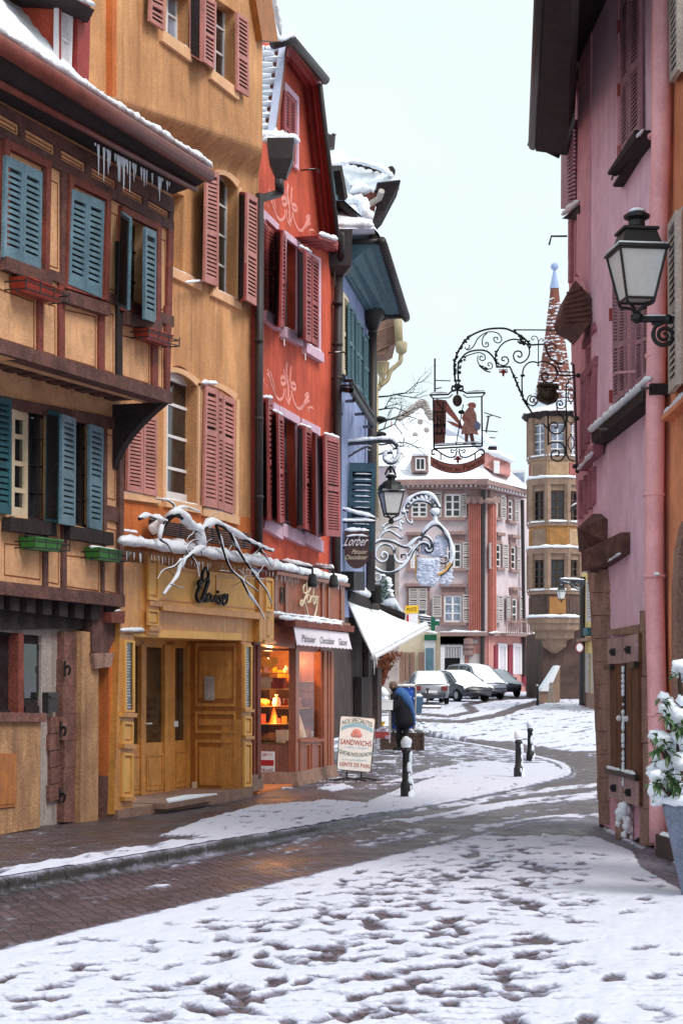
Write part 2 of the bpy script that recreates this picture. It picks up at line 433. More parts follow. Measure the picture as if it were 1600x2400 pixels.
groundmat('kerbstone',(58,52,52),(40,38,40),1.1,3,radians(-22)+pi/2,.02,.4)
def interp(x,pts):
 if x<=pts[0][0]:return pts[0][1]
 for(a,b),(c,d)in zip(pts,pts[1:]):
  if x<=c:return b+(d-b)*(x-a)/(c-a)
 return pts[-1][1]
def inpoly(x,y,P):
 r=False;j=len(P)-1
 for i in range(len(P)):
  if(P[i][1]>y)!=(P[j][1]>y)and x<(P[j][0]-P[i][0])*(y-P[i][1])/(P[j][1]-P[i][1])+P[i][0]:r=not r
  j=i
 return r
def segd(x,y,P):
 """distance in pixels to a polyline, heights counted four times (the street is foreshortened)"""
 best=1e9
 for(a,b),(c,d)in zip(P,P[1:]):
  dx,dy=c-a,(d-b)*4;px,py=x-a,(y-b)*4
  t=max(0,min(1,(px*dx+py*dy)/(dx*dx+dy*dy+1e-9)))
  best=min(best,math.hypot(px-t*dx,py-t*dy))
 return best
def sstep(a,b,x):
 t=max(0,min(1,(x-a)/(b-a)));return t*t*(3-2*t)
EDGE=[(-900,2460),(0,2236),(571,2096),(900,2016),(1102,1968),(1224,1936),(1300,1926),(1404,1930),(1500,1990),(1700,2060)]
BARE=[(1120,1966),(1240,1932),(1404,1922),(1418,1950),(1500,1992),(1560,2030),(1500,2010),(1440,1985),(1390,1966),(1280,1962)]
BARE2=[(1480,2000),(1540,1985),(1640,2090),(1660,2130),(1560,2075),(1500,2040)]
TRACKS=[([(960,1706),(1100,1712),(1230,1722),(1420,1756)],26,.9),([(960,1688),(1080,1692),(1170,1676),(1210,1660),(1260,1646)],22,.1),([(960,1672),(1050,1680),(1110,1668),(1092,1652),(1150,1641),(1250,1634)],16,.12),([(980,1735),(1150,1748),(1290,1768),(1420,1800)],48,.14),([(1180,1752),(1300,1790),(1370,1826),(1300,1860),(1150,1890),(1000,1920)],60,.22),([(1420,1862),(1250,1878),(1120,1898),(980,1926)],34,.85),([(1420,1838),(1300,1850),(1180,1868),(1040,1892)],20,.75),([(1420,1890),(1200,1912),(1020,1940)],50,.2),([(1420,1912),(1280,1918),(1120,1946)],24,.8)]
def cov(x,y):
 yb=interp(x,EDGE)
 if y>yb-10 and x<1700:
  c=.90-.06*sstep(2040,2250,y)
  if y>2240:c-=.03
  if inpoly(x,y,BARE)or inpoly(x,y,BARE2):c=.18
  c0=.12
  return c0+(c-c0)*sstep(yb-10,yb+8,y),0
 if y>1760:
  c=.17+.28*sstep(520,900,x)*sstep(2080,1980,y)
  if x<200:c=max(c,.3*sstep(2120,2160,y)*sstep(220,60,x))
  k=1
 else:
  c=.86-.25*sstep(1160,960,x)*sstep(1700,1740,y);k=1
 for P,w,v in TRACKS:
  w2=w*(1 if y>1700 else .8)
  f=1-sstep(w2*.5,w2*1.2,segd(x,y,P))
  c+=(v-c)*f
 return c,k
WALKSNOW=[([(380,1960),(470,1925),(600,1890),(760,1876),(860,1882),(850,1905),(720,1935),(560,1962)],.9),([(860,1880),(950,1845),(1060,1810),(1180,1790),(1290,1790),(1330,1812),(1290,1828),(1150,1858),(960,1892),(860,1912)],1.02),([(900,1836),(1000,1806),(1120,1783),(1200,1790),(1100,1812)],.9),([(745,1850),(800,1838),(830,1846),(780,1856)],1.0),([(870,1788),(930,1782),(925,1790)],1.0),([(960,1745),(1100,1750),(1230,1768),(1290,1790),(1150,1785),(1000,1765)],.55)]
def covwalk(x,y,t):
 c=.10 if y>1850 else .42
 for P,v in WALKSNOW:
  if inpoly(x,y,P):c=max(c,v)
 if t<.12 and x<900:c=max(c,.95-t*2)
 return c,2
PRINTS={};rp_=random.Random(77)
for i in range(3200):
 yy=8.2+12.5*rp_.random()**.8;xx=rp_.uniform(-2.6,4.2);x=CX+F*xx/yy;y=CY+F*EYE/yy;yb=interp(x,EDGE)
 if not(-250<x<1850):continue
 w_=.42+.58*sstep(330,800,x)*sstep(1420,1120,x)+.25*sstep(2230,2380,y);w_*=.25+.75*sstep(yb+10,yb+90,y)
 if x>1380:w_*=.35
 if rp_.random()>w_:continue
 an=rp_.gauss(.42,.5)if rp_.random()<.7 else rp_.uniform(0,pi)
 pr_=(xx,yy,cos(an),sin(an),rp_.uniform(.11,.17),rp_.uniform(.05,.075),rp_.choice((.28,.36,.44,.52,.6,.72,.9)))
 for ix in{int((xx+d)*3+99)for d in(-.24,0,.24)}:
  for iy in{int((yy+d)*3)for d in(-.24,0,.24)}:PRINTS.setdefault((ix,iy),[]).append(pr_)
def snowval(X,Y,c,k):
 if k==0:
  n=noise.noise(Vector((X*7,Y*4.4,1)))*.3+noise.noise(Vector((X*19,Y*12,4)))*.2
  v=c+.1+.42*n;e=.3*noise.noise(Vector((X*12,Y*9,8)))
  for px_,py_,ca,sa,hl,hw,st in PRINTS.get((int(X*3+99),int(Y*3)),()):
   dx,dy=X-px_,Y-py_;d=math.hypot((dx*sa+dy*ca)/hl,(dx*ca-dy*sa)/hw)+e
   if d<1.5:v=min(v,v-st*(1-sstep(.55,1.3,d))+.12*sstep(.9,1.2,d)*(1-sstep(1.2,1.5,d)))
  if Y<10.6:v-=.34*max(0,sin(Y*38+1.5*noise.noise(Vector((X*1.5,Y,0))))-.1)*sstep(10.6,9.2,Y)*(.5+noise.noise(Vector((X*1.2,Y*2,6))))
  return max(0,min(1,v))
 elif k==1:
  a=X*.93-Y*.37;b=X*.37+Y*.93
  n=noise.noise(Vector((a*2.6,b*.6,1)))*.5+noise.noise(Vector((a*7,b*2.5,4)))*.4+noise.noise(Vector((X*14,Y*6,4)))*.25
  s=c-.52+n*1.0
 else:
  n=noise.noise(Vector((X*3,Y*2,3)))*.5+noise.noise(Vector((X*9,Y*5,7)))*.4
  s=c-.52+n*1.05+.22*noise.noise(Vector((X*22,Y*16,5)))
 return sstep(-.2,.36,s)
def finish(name,vs,fs,sn,m):
 me=bpy.data.meshes.new(name);me.from_pydata(vs,[],fs)
 a=me.attributes.new('snow','FLOAT','POINT');a.data.foreach_set('value',sn)
 for q in me.polygons:q.use_smooth=True
 me.materials.append(M[m]);o=bpy.data.objects.new(name,me);COL.objects.link(o)
 return struct(o)
KERB=[(-700,2200),(-250,2108),(0,2060),(449,1984),(704,1941),(837,1916),(960,1895),(1100,1870),(1220,1846),(1300,1827),(1337,1811),(1312,1786),(1200,1760),(1100,1742),(960,1722)]
INNER=[(-700,2060),(-250,1985),(0,1935),(300,1895),(560,1856),(620,1830),(700,1812),(760,1798),(780,1790),(790,1775),(810,1762),(820,1752),(830,1742),(840,1732),(850,1720)]
KW=[ground(*p,hsw)for p in KERB];IW=[ground(*p,hsw)for p in INNER]
SLAB=[(v.x,v.y)for v in KW]+[(v.x,v.y)for v in reversed(IW)]
cols=[-6000,-3000,-1500,-800,-400]+[-200+i*5.2 for i in range(347)]+[1700,1900,2300,3000,4500,8000]
rows=[5600,4000,3200,2700,2520]+[2440-i*1.7 for i in range(433)]+[1703-i*1.6 for i in range(52)]
vs=[];sn=[]
for y in rows:
 for x in cols:
  g=ground(x,y);c,k=cov(x,y)if y<2600 else(.8,0)
  if inpoly(g.x,g.y,SLAB):s=0;z=-.03
  else:
   s=snowval(g.x,g.y,c,k);z=g.z+(s*.036 if k==0 else s*.018)*(1+.4*noise.noise(Vector((g.x*7,g.y*4,2)))+.14*noise.noise(Vector((g.x*24,g.y*15,3))))
  vs.append((g.x,g.y,z));sn.append(s)
nc=len(cols)
for x in cols:
 vs.append(((x-CX)/F*900,900,1.2));sn.append(1)
nr=len(rows)+1
fs=[(r*nc+i,r*nc+i+1,(r+1)*nc+i+1,(r+1)*nc+i)for r in range(nr-1)for i in range(nc-1)]
finish('road',vs,fs,sn,'cobbles')
def resample(P,n):
 L=[0]
 for a,b in zip(P,P[1:]):L.append(L[-1]+(b-a).length)
 out=[]
 for i in range(n+1):
  s=L[-1]*i/n;j=0
  while j<len(L)-2 and L[j+1]<s:j+=1
  out.append((j,(s-L[j])/max(1e-9,L[j+1]-L[j])))
 return out
KS=sub(KW,8);IS=sub(IW,8)
idx=resample(KS,420);nt_=90
vs=[];sn=[]
for j,f in idx:
 a=KS[j].lerp(KS[j+1],f);b=IS[j].lerp(IS[j+1],f)
 for i in range(nt_+1):
  t=i/nt_;p=a.lerp(b,t);p.z=hsw(p.y)
  x=CX+F*p.x/p.y;y=CY-F*(p.z-EYE)/p.y
  c,k=covwalk(x,y,t);s=snowval(p.x,p.y,c,k)
  vs.append((p.x,p.y,p.z+.022*s*(1+.6*noise.noise(p*6))));sn.append(s)
fs=[(r*(nt_+1)+i,r*(nt_+1)+i+1,(r+1)*(nt_+1)+i+1,(r+1)*(nt_+1)+i)for r in range(420)for i in range(nt_)]
finish('pavement',vs,fs,sn,'paving')
vs=[];fs=[];sn=[]
rowsK=[]
for j,f in idx:
 a=KS[j].lerp(KS[j+1],f);t=(KS[j+1]-KS[j]);t.z=0;t.normalize();n=Vector((t.y,-t.x,0))
 h=hsw(a.y);w=.5+noise.noise(a*1.3)*.5
 prof=[(-.16,h+.006,.95),(-.1,h+.014,.9),(-.02,h+.016,.75),(.012,h-.006,.25),(.02,h-.035,0),(.022,h*.45,0),(.024,.02,.1+.3*w),(.07,.012,.5*w),(.14,-.01,.2*w)]
 rowsK.append([(a+n*o,z,s)for o,z,s in prof])
for r in rowsK:
 for p,z,s in r:
  vs.append((p.x,p.y,z));sn.append(max(0,s+.35*noise.noise(p*5)))
m_=len(prof)
fs=[(r*m_+i,r*m_+i+1,(r+1)*m_+i+1,(r+1)*m_+i)for r in range(len(rowsK)-1)for i in range(m_-1)]
finish('kerb',vs,fs,sn,'kerbstone')
#  LEFT SIDE: PLANES
A_=ground(277,1918,hsw);B_=ground(590,1867,hsw);C_=ground(615,1850,hsw);E_=ground(790,1811,hsw)
P1=through(A_,B_)
def px_of(v):return CX+F*v.x/v.y
def solve_off(pl,base,px,lo=-3,hi=3):
 for _ in range(60):
  m=(lo+hi)/2;v=base+pl.n*m
  if px_of(v)<px:lo=m
  else:hi=m
 return(lo+hi)/2
J=solve_off(P1,A_,393)
P2=P1.sh(J);PG=P1.sh(-.25)
PY=P1.sh(-.12)
def shq(pl,tl,tr,br,bl,off=.05):return Qd(pl,tl,tr,br,bl,off)
#  HALF-TIMBERED HOUSE
th=thing('timbered_house','ochre half-timbered house with jettied upper floors and blue-grey shutters, nearest on the left','house',(A_.x-.8,A_.y-2,.1))
w=MB()
wall(w,P2,[z1(-300,270),z1(788,880),z2(960,600),z2(-300,235)],[[z1(600,1000),z1(668,1040),z1(662,1455),z1(594,1425)]],0,.18,.25)
w.build('upper_wall','cream_panel',th)
w=MB()
wall(w,P1,[z2(-300,80),z2(690,560),z3(690,300),z3(-300,195)],[[z2(66,630),z2(280,655),z2(275,1285),z2(62,1245)],[z2(425,690),z2(515,715),z2(512,1320),z2(422,1300)]],0,.06,.3)
w.build('lower_wall','cream_panel',th)
t=MB()
def beam(mb,pl,a,b,c,d,w0=-.01,w1=.035):strip(mb,Qd(pl,a,b,c,d),w0,w1)
for x0,x1,f,g in((-300,788,(480,.55),(527,.58)),(-300,788,(586,.55),(640,.54)),(-300,788,(1152,.385),(1200,.385))):
 beam(t,P2,z1(x0,f[0]+f[1]*x0),z1(x1,f[0]+f[1]*x1),z1(x1,g[0]+g[1]*x1),z1(x0,g[0]+g[1]*x0))
for a,b in((-150,-128),(82,106),(245,271),(386,411),(526,552),(650,672),(770,788)):
 beam(t,P2,z1(a,520+.58*a),z1(b,520+.58*b),z1(b,600+.55*b),z1(a,600+.55*a),w1=.028)
for a,b in((-60,-20),(190,216),(274,312),(472,492),(716,732)):
 beam(t,P2,z1(a,630+.55*a),z1(b,630+.55*b),z1(b,1165+.385*b),z1(a,1165+.385*a),w1=.03)
t.build('upper_frame','timber',th)
t=MB()
for a,b in((-130,-105),(208,236),(328,360),(558,590),(864,896),(938,962)):
 t=MB();beam(t,P2,z2(a,-240+.3*a),z2(b,-240+.3*b),z2(b,262+.3*b),z2(a,262+.3*a),w1=.03);t.build('post','timber_red',th)
t=MB();beam(t,P2,z2(660,-330),z2(690,-320),z2(690,470),z2(660,460),w1=.033)
t.build('post','timber_dark',th);t=MB();beam(t,P2,z1(765,1040),z1(788,1050),z2(962,540),z2(938,530),w1=.034)
t.build('post','timber_red',th)
t=MB();beam(t,P2,z2(-300,148),z2(962,540),z2(958,606),z2(-300,232),-.12,.07)
for i in range(16):
 a=-260+i*78;y=238+.3*a
 f=[P2.hit(*z2(a,y-4),.05),P2.hit(*z2(a+44,y+10),.05),P2.hit(*z2(a+42,y+62),.05),P2.hit(*z2(a-2,y+48),.05)]
 t.prism(f,P2.n*-(J+.1))
t.build('jetty_beam','timber',th)
s=MB()
for i in range(15):
 a=-215+i*78;y=250+.3*a
 q=[P2.hit(*z2(a,y),-.05),P2.hit(*z2(a+32,y+10),-.05)]
 b=[v-P2.n*(J-.08)for v in q]
 s.hexa([q[0],q[1],b[1],b[0]]+[v+Vector((0,0,.08))for v in(q[0],q[1],b[1],b[0])])
s.build('jetty_soffit','peach',th)
s=MB();q=[P2.hit(*z2(-300,170),-.02),P2.hit(*z2(960,556),-.02)];b=[v-P2.n*(J+.1)for v in q]
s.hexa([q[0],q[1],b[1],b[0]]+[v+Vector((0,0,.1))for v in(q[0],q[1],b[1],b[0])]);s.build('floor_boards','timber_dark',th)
br=MB();prof=[]
for i in range(9):
 k=i/8;o=J*(1-k)**1.7;prof.append((o,k))
za=P2.hit(*z2(950,600)).z;zb=P1.hit(*z2(672,985)).z
s0=P1.st(A_).x
def p1pt(s,z,o):v=P1.p;return Vector((v.x+P1.d.x*s+P1.n.x*o,v.y+P1.d.y*s+P1.n.y*o,z))
pts=[p1pt(s0-.16,za+(zb-za)*k,o+.02)for o,k in prof]+[p1pt(s0-.16,zb+.02,-.05),p1pt(s0-.16,za,-.05)]
br.prism(pts,P1.d*.15);br.build('brace','timber_dark',th)
t=MB()
def outline(pl,tl,tr,br_,bl,mm=.08,ww=.014):
 Q=Qd(pl,tl,tr,br_,bl);wd,ht=Q.size();u=mm*.5/max(.15,wd);v=mm*.5/max(.15,ht);du=ww/wd;dv=ww/ht
 t.box(Q,u,1-u,v,v+dv,0,.004);t.box(Q,u,1-u,1-v-dv,1-v,0,.004)
 t.box(Q,u,u+du,v+dv,1-v-dv,0,.004);t.box(Q,1-u-du,1-u,v+dv,1-v-dv,0,.004)
for a,b in((-20,82),(106,245),(271,386),(411,526),(552,650),(672,770)):
 outline(P2,z1(a,527+.58*a),z1(b,527+.58*b),z1(b,586+.55*b),z1(a,586+.55*a))
for a,b in((216,274),(492,545),(732,765)):
 outline(P2,z1(a,640+.54*a+40),z1(b,640+.54*b+40),z1(b,1152+.385*b),z1(a,1152+.385*a))
for a,b,y in((-100,208,-60),(236,328,-10),(360,558,35),(590,660,45),(690,864,185),(896,938,250)):
 outline(P2,z2(a,y-(0 if a>0 else 60)),z2(b,y+20+.12*(b-a)),z2(b,256+.3*b),z2(a,256+.3*a))
t.build('panel_trim','panel_line',th);t=MB()
for a,b,y0,y1 in((15,242,1380,140),(265,347,1330,180),(372,576,1450,205),(588,672,1290,230),(604,670,755,None)):
 if y1 is None:outline(P1,z2(a,y0),z2(b,y0+15),z2(b,1180),z2(a,1165))
 else:outline(P1,z2(a,y0),z2(b,y0+20),z3(b,y1+.12*(b-a)+5),z3(a,y1))
t.build('panel_trim','panel_line',th)
t=MB()
beam(t,P1,z3(-300,120),z3(692,232),z3(692,302),z3(-300,200),-.05,.06)
for a,b,y0 in((242,266,1300),(347,372,1300),(576,590,1430)):
 beam(t,P1,z2(a,y0),z2(b,y0+3),z3(b,150+.13*b),z3(a,150+.13*a),w1=.03)
beam(t,P1,z2(668,660),z2(692,668),z3(690,250),z3(668,245),w1=.05)
beam(t,P1,z2(588,735),z2(606,740),z2(604,1330),z2(586,1330),w1=.03)
beam(t,P1,z2(-100,540),z2(690,690),z2(690,760),z2(-100,600),w1=.03)
beam(t,P1,z2(604,1185),z2(670,1200),z2(670,1285),z2(604,1270),w1=.03)
t.build('lower_frame','timber',th)
t=MB()
for q in((z2(8,1255),z2(275,1285),z2(278,1365),z2(0,1335)),(z2(355,1305),z2(606,1345),z2(608,1420),z2(352,1380))):
 t=MB();Q=Qd(P1,*q)
 for i in range(4):t.box(Q,i/4+.005,i/4+.247,0,1,.02+.006*(i%2),.11)
 t.build('tiled_sill','timber_dark',th)
for q in((z1(-5,1180),z1(205,1258),z1(205,1325),z1(-10,1240)),(z1(275,1335),z1(475,1400),z1(475,1455),z1(272,1390)),(z2(692,75),z2(892,135),z2(892,195),z2(692,150))):
 t=MB();strip(t,Qd(P2,*q),0,.09);t.build('sill','timber',th)
for q in((z1(2,635),z1(215,745),z1(205,1270),z1(-5,1195)),(z1(300,800),z1(492,895),z1(478,1385),z1(284,1325)),(z1(542,945),z1(722,1035),z1(718,1480),z1(538,1425))):
 Q=Qd(P2,*q);t=MB()
 t.box(Q,0,.1,0,1,0,.06);t.box(Q,.9,1,0,1,0,.06);t.box(Q,.1,.9,.93,1,0,.06);t.box(Q,.1,.9,0,.04,0,.06)
 t.build('window_surround','timber_red',th)
shutter(th,shq(P2,z1(22,712),z1(106,752),z1(97,1215),z1(12,1182)),'teal',15,(),rl=.1)
shutter(th,shq(P2,z1(107,752),z1(190,792),z1(183,1250),z1(98,1216)),'teal',15,(),rl=.1)
shutter(th,shq(P2,z1(326,868),z1(402,898),z1(388,1340),z1(311,1306)),'teal',15,(),rl=.1)
shutter(th,shq(P2,z1(403,898),z1(476,928),z1(462,1370),z1(389,1340)),'teal',15,(),rl=.1)
shutter(th,Qd(P2,z1(560,972,.06),z1(602,1003,.34),z1(592,1425,.34),z1(548,1402,.06)),'teal',15,(),rl=.08)
shutter(th,Qd(P2,z1(664,1043,.3),z1(714,1065,.05),z1(711,1484,.05),z1(660,1465,.3)),'teal',15,(),rl=.08)
window(th,Qd(P2,z1(600,1005),z1(668,1040),z1(662,1455),z1(594,1425),off=-.1),2,3,'timber_dark')
shutter(th,shq(P1,z2(-45,555),z2(62,575),z2(60,1240),z2(-50,1225),.06),'teal_dark',18,(.42,),rl=.06)
window(th,Qd(P1,z2(70,630,.02),z2(164,648,-.05),z2(161,1262,-.05),z2(65,1247,.02)),1,4,'cream_paint',fw=.2,bw=.1)
window(th,Qd(P1,z2(165,640),z2(280,655),z2(275,1285),z2(163,1260),off=-.05),2,4,'timber_dark',fw=.04,bw=.02)
shutter(th,Qd(P1,z2(276,640,.03),z2(352,660,.2),z2(347,1290,.2),z2(268,1282,.03)),'teal_dark',18,(.45,),rl=.06)
shutter(th,Qd(P1,z2(352,662,.24),z2(431,690,.06),z2(427,1307,.06),z2(346,1293,.24)),'teal',18,(.45,),rl=.06)
window(th,Qd(P1,z2(425,690),z2(515,715),z2(512,1320),z2(422,1300),off=-.04),2,4,'timber_dark')
shutter(th,shq(P1,z2(510,718),z2(590,745),z2(581,1332),z2(509,1316),.06),'teal',18,(.45,),rl=.06)
e=solve_off(P2,P2.hit(393,462),491);PE=P2.sh(e)
x0=-300
def ly(a,b):return lambda x:a+b*x
LAY=[(ly(165,.635),962,e),(ly(255,.61),946,e-.01),(ly(368,.54),905,e-.2),(ly(402,.535),868,e-.3),(ly(462,.545),792,.02)]
eb=MB()
for i,((f,xe,o),(g,xf,p))in enumerate(zip(LAY,LAY[1:])):
 eb.quad(P2.hit(*z1(x0,f(x0)),o),P2.hit(*z1(xe,f(xe)),o),P2.hit(*z1(xf,g(xf)),p),P2.hit(*z1(x0,g(x0)),p))
eb.poly([P2.hit(*z1(xe,f(xe)),o)for f,xe,o in LAY])
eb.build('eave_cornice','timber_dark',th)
t=MB();f=LAY[0][0]
pa=P2.hit(*z1(x0,f(x0)+42),e+.02);pb=P2.hit(*z1(958,f(958)+34),e+.02)
t.tube([pa,pb],.085,10);
pc=P2.hit(*z1(x0,ly(385,.54)(x0)),e-.2);pd=P2.hit(*z1(900,ly(385,.54)(900)),e-.2);t.tube([pc,pd],.035,8)
t.build('gutter','gutter_red',th,True)
ga=P2.hit(*z1(x0,f(x0)),e-.05);gb=P2.hit(*z1(962,f(962)),e-.05)
rise=Vector((0,0,1.25))-P2.n*1.0
def risev(f):return Vector((0,0,1.25-.95*sstep(.44,.56,f)))-P2.n*1.0
r=MB();fm=.46
for fa,fb in((0,.44),(.44,.48),(.48,.52),(.52,.56),(.56,1)):
 a,b=ga.lerp(gb,fa),ga.lerp(gb,fb);ra,rb_=risev(fa)*3,risev(fb)*3
 r.hexa([a,b,b+rb_,a+ra]+[v-Vector((0,0,.15))for v in(a,b,b+rb_,a+ra)])
r.build('roof','brick_board',th)
sm=MB();nu,nv=120,60;o=len(sm.v)
for i in range(nu+1):
 for j in range(nv+1):
  p=ga.lerp(gb,i/nu)+risev(i/nu)*(3*j/nv)
  sm.v.append(p+Vector((0,0,.05+.03*abs(sin(j*1.4))+.03*noise.noise(p*4))))
for i in range(nu):
 for j in range(nv):
  a=i*(nv+1)+j;sm.f.append((a,a+1,a+nv+2,a+nv+1))
sm.build('roof_snow','snow',th,True)
snowbar(th,[ga+P2.n*.04+Vector((0,0,.0)),gb+P2.n*.04],.05,seed=3)
od=.30
d=MB();PDm=P2.sh(od)
fr=[PDm.hit(*z1(266,-160)),PDm.hit(*z1(396,-60)),PDm.hit(*z1(386,385)),PDm.hit(*z1(266,310))]
hole=[PDm.hit(*z1(x,y))for x,y in((275,20),(338,68),(330,345),(268,300))]
d.prism(fr,P2.n*-2.6);d.build('dormer','red_plaster',th)
d=MB();Q=Qd(PDm,z1(262,-60),z1(398,30),z1(388,385),z1(262,312),off=.01)
d.box(Q,0,.06,0,1,0,.03);d.box(Q,.56,1,0,1,0,.05);d.box(Q,.06,.56,0,.05,0,.04);d.build('dormer_frame','red_trim',th)
window(th,Qd(PDm,z1(270,15),z1(338,60),z1(330,345),z1(266,302),off=.035),1,2,'white_paint','curtain',fw=.12)
hd=MB();h4=[PDm.hit(*z1(278,-40),.3),PDm.hit(*z1(436,45),.3),PDm.hit(*z1(405,105),.1),PDm.hit(*z1(270,22),.1)]
hd.prism(h4,P2.n*-1.2+Vector((0,0,.2)));hd.build('dormer_hood','timber_dark',th)
snowbar(th,[h4[0]+Vector((0,0,.02)),h4[1]+Vector((0,0,.02))],.04,seed=9)
ic=MB();random.seed(3)
for i in range(46):
 k=random.choice((430,500,520,560,570,640,650,710,735,770,600))+random.uniform(-25,25)
 a=P2.hit(*z1(k,425+.53*k),e-.28);l=random.choice((.04,.06,.1,.14,.2,.3))*random.uniform(.7,1.2)
 if k>690:l*=.8
 ic.tube([a,a-Vector((0,0,l*.5)),a-Vector((0,0,l))],[.012,.008,.002],5)
ic.build('icicle_fringe','ice',th)['kind']='stuff'
g=MB();wall(g,PG,[z3(-400,180),z3(640,300),z3(640,1560),z3(-400,1650)],[[z3(-60,430),z3(82,450),z3(80,915),z3(-60,915)],[z3(108,455),z3(240,465),z3(232,1520),z3(140,1530)]],0,.07,.4)
g.build('ground_floor_wall','grey_plaster',th)
window(th,Qd(PG,z3(-60,430),z3(82,450),z3(80,915),z3(-60,915),off=-.03),1,1,'timber_dark')
t=MB();strip(t,Qd(PG,z3(80,450),z3(110,452),z3(110,915),z3(78,915)),-.1,.06);t.build('mullion','timber_red',th)
dr=MB();Q=Qd(PG,z3(108,455),z3(242,465),z3(236,1525),z3(138,1535),off=-.04);dr.box(Q,0,1,0,1,-.04,0)
for v0,v1 in((.06,.3),(.36,.62)):dr.box(Q,.15,.85,v0,v1,0,.02)
do=dr.build('door','timber_dark',th)  # dark timber colour also stands in for the shade of the deep doorway
q=MB();q.box(Q,.15,.85,.66,.95,.001,.01);q.build('pane','glass',do)
t=MB()
Q=Qd(PG,z3(332,440),z3(402,445),z3(392,1535),z3(330,1535));rag=random.Random(4)
for i in range(7):t.box(Q,.0-rag.random()*.2,1,i/7,(i+1)/7-.0015,0,.09+.012*rag.random())
Q=Qd(PG,z3(262,930),z3(335,925),z3(332,1400),z3(262,1420));
for i in range(5):t.box(Q,rag.random()*.2,1,i/5,(i+1)/5-.01,0,.03+.02*rag.random())
t.build('door_jamb','sandstone_red',th)
t=MB();strip(t,Qd(PG,z3(402,440),z3(498,450),z3(494,1555),z3(390,1545)),0,.16);D('pier_plaster',(188,146,108),.9,.22,2.5,.5,40,stain=(120,84,66),samt=.8,sthr=.5,sscale=(3,3,1));t.build('pier','pier_plaster',th)  # dirt-stained plaster, dulled further to carry the shade under the jetty
t=MB();strip(t,Qd(PG,z3(556,440),z3(658,440),z3(652,1275),z3(552,1268)),0,.16);t.build('pilaster','ochre_low',th)
t=MB();strip(t,Qd(PG,z3(546,1268),z3(650,1275),z3(648,1570),z3(540,1560)),0,.165);t.build('pilaster_base','sandstone_red',th)
t=MB();a=PG.hit(*z3(525,640),.07);b=PG.hit(*z3(520,1560),.07);t.tube([a,b],.07,10);t.build('downpipe','iron',th,True)
t=MB();pr=[(z3(450,470),0),(z3(640,360),0)]
c=[PG.hit(*z3(470,290),.05),PG.hit(*z3(640,310),.05),PG.hit(*z3(640,400),.05),PG.hit(*z3(590,500),.05),PG.hit(*z3(560,570),.05),PG.hit(*z3(470,560),.05)]
t.prism(c,PG.n*.14);t.build('corbel','timber',th)
t=MB();strip(t,Qd(PG,z3(440,565),z3(562,565),z3(545,645),z3(450,655)),0,.22);t.build('corbel_stone','sandstone',th)
t=MB();beam(t,PG,z3(-300,240),z3(650,330),z3(640,420),z3(-300,440),0,.1)
for i in range(9):
 a=-120+i*92;y=225+.115*a
 f=[P1.hit(*z3(a,y),-.02),P1.hit(*z3(a+52,y+6),-.02),P1.hit(*z3(a+50,y+95),-.02),P1.hit(*z3(a+2,y+88),-.02)]
 t.prism(f,P1.n*-.4)
t.build('ground_beam','timber_dark',th)
t=MB();strip(t,Qd(P1,z3(620,330),z3(697,325),z3(694,395),z3(620,390)),-.12,.05);t.build('bracket_block','timber_red',th)
snowbar(th,[P1.hit(*z3(660,328),.03),P1.hit(*z3(697,322),.03)],.02,seed=5)
lw=MB();strip(lw,Qd(PG,z3(-300,950),z3(142,955),z3(136,1565),z3(-300,1640)),0,.2);
lw.build('low_wall','pier_plaster',th)
t=MB();strip(t,Qd(PG,z3(-300,900),z3(150,910),z3(150,960),z3(-300,955)),0,.25);t.build('low_wall_cap','sandstone_red',th)
t=MB();Q=Qd(PG,z3(-60,1140),z3(90,1142),z3(88,1445),z3(-60,1460),off=.2);t.box(Q,0,1,0,1,0,.02);t.box(Q,.1,.9,.06,.94,.02,.03);t.build('hatch','oak_dark',th)
mbx=MB();Q=Qd(PG,z3(243,790),z3(298,790),z3(296,905),z3(243,905));mbx.box(Q,0,1,0,1,0,.08);mbx.box(Q,.1,.9,.72,.82,.08,.1)
for i in range(4):mbx.box(Q,.12,.88,.12+i*.13,.18+i*.13,.08,.086)
tag(mbx.build('mailbox','zinc'),'small grey metal mailbox on the pale wall beside the dark doorway','mailbox')
for k,(x,y)in enumerate(((375,650),(350,1000),(345,1380))):
 h=MB();c=PG.hit(*z3(x,y),.12)
 h.tube(sub([c+P1.n*.0,c+P1.n*.05+Vector((0,0,.02)),c+P1.n*.06-Vector((0,0,.03)),c+P1.n*.04-Vector((0,0,.08))],5),.016,6)
 h.tube([c+Vector((0,0,.08)),c-Vector((0,0,.1))],.014,6)
 h.build('hinge_hook','iron',th)
def flowerbox(q,m,label,earth):
 Q=Qd(*q);c=Q(.5,0,.1);o=thing('flower_box',label,'flower box',c,'flower boxes on the timbered house')
 b=MB();wd,ht=Q.size()
 b.hexa([Q(.04,0,.03),Q(.96,0,.03),Q(1,1,.01),Q(0,1,.01),Q(.04,0,.17),Q(.96,0,.17),Q(1,1,.2),Q(0,1,.2)])
 b.box(Q,-.01,1.01,.9,1.0,.195,.21);b.build('trough',m,o)
 s=MB()
 for k in range(9):s.ball(Q((k+.5)/9,1.0,.1),.05,7,5,(1,1,.5),.4,k)
 s.build('soil',earth,o,True)
 r=MB()
 for v in(.1,.6):r.tube([Q(-.1,v,0),Q(-.1,v,.23),Q(1.15,v,.23),Q(1.15,v,0)],.008,5)
 for u in(-.1,.3,.7,1.15):r.tube([Q(u,.05,.23),Q(u,.9,.235)],.007,5)
 r.tube([Q(-.1,.02,.12),Q(1.15,.02,.12)],.008,5)
 r.build('iron_rail','iron',o)
 return o
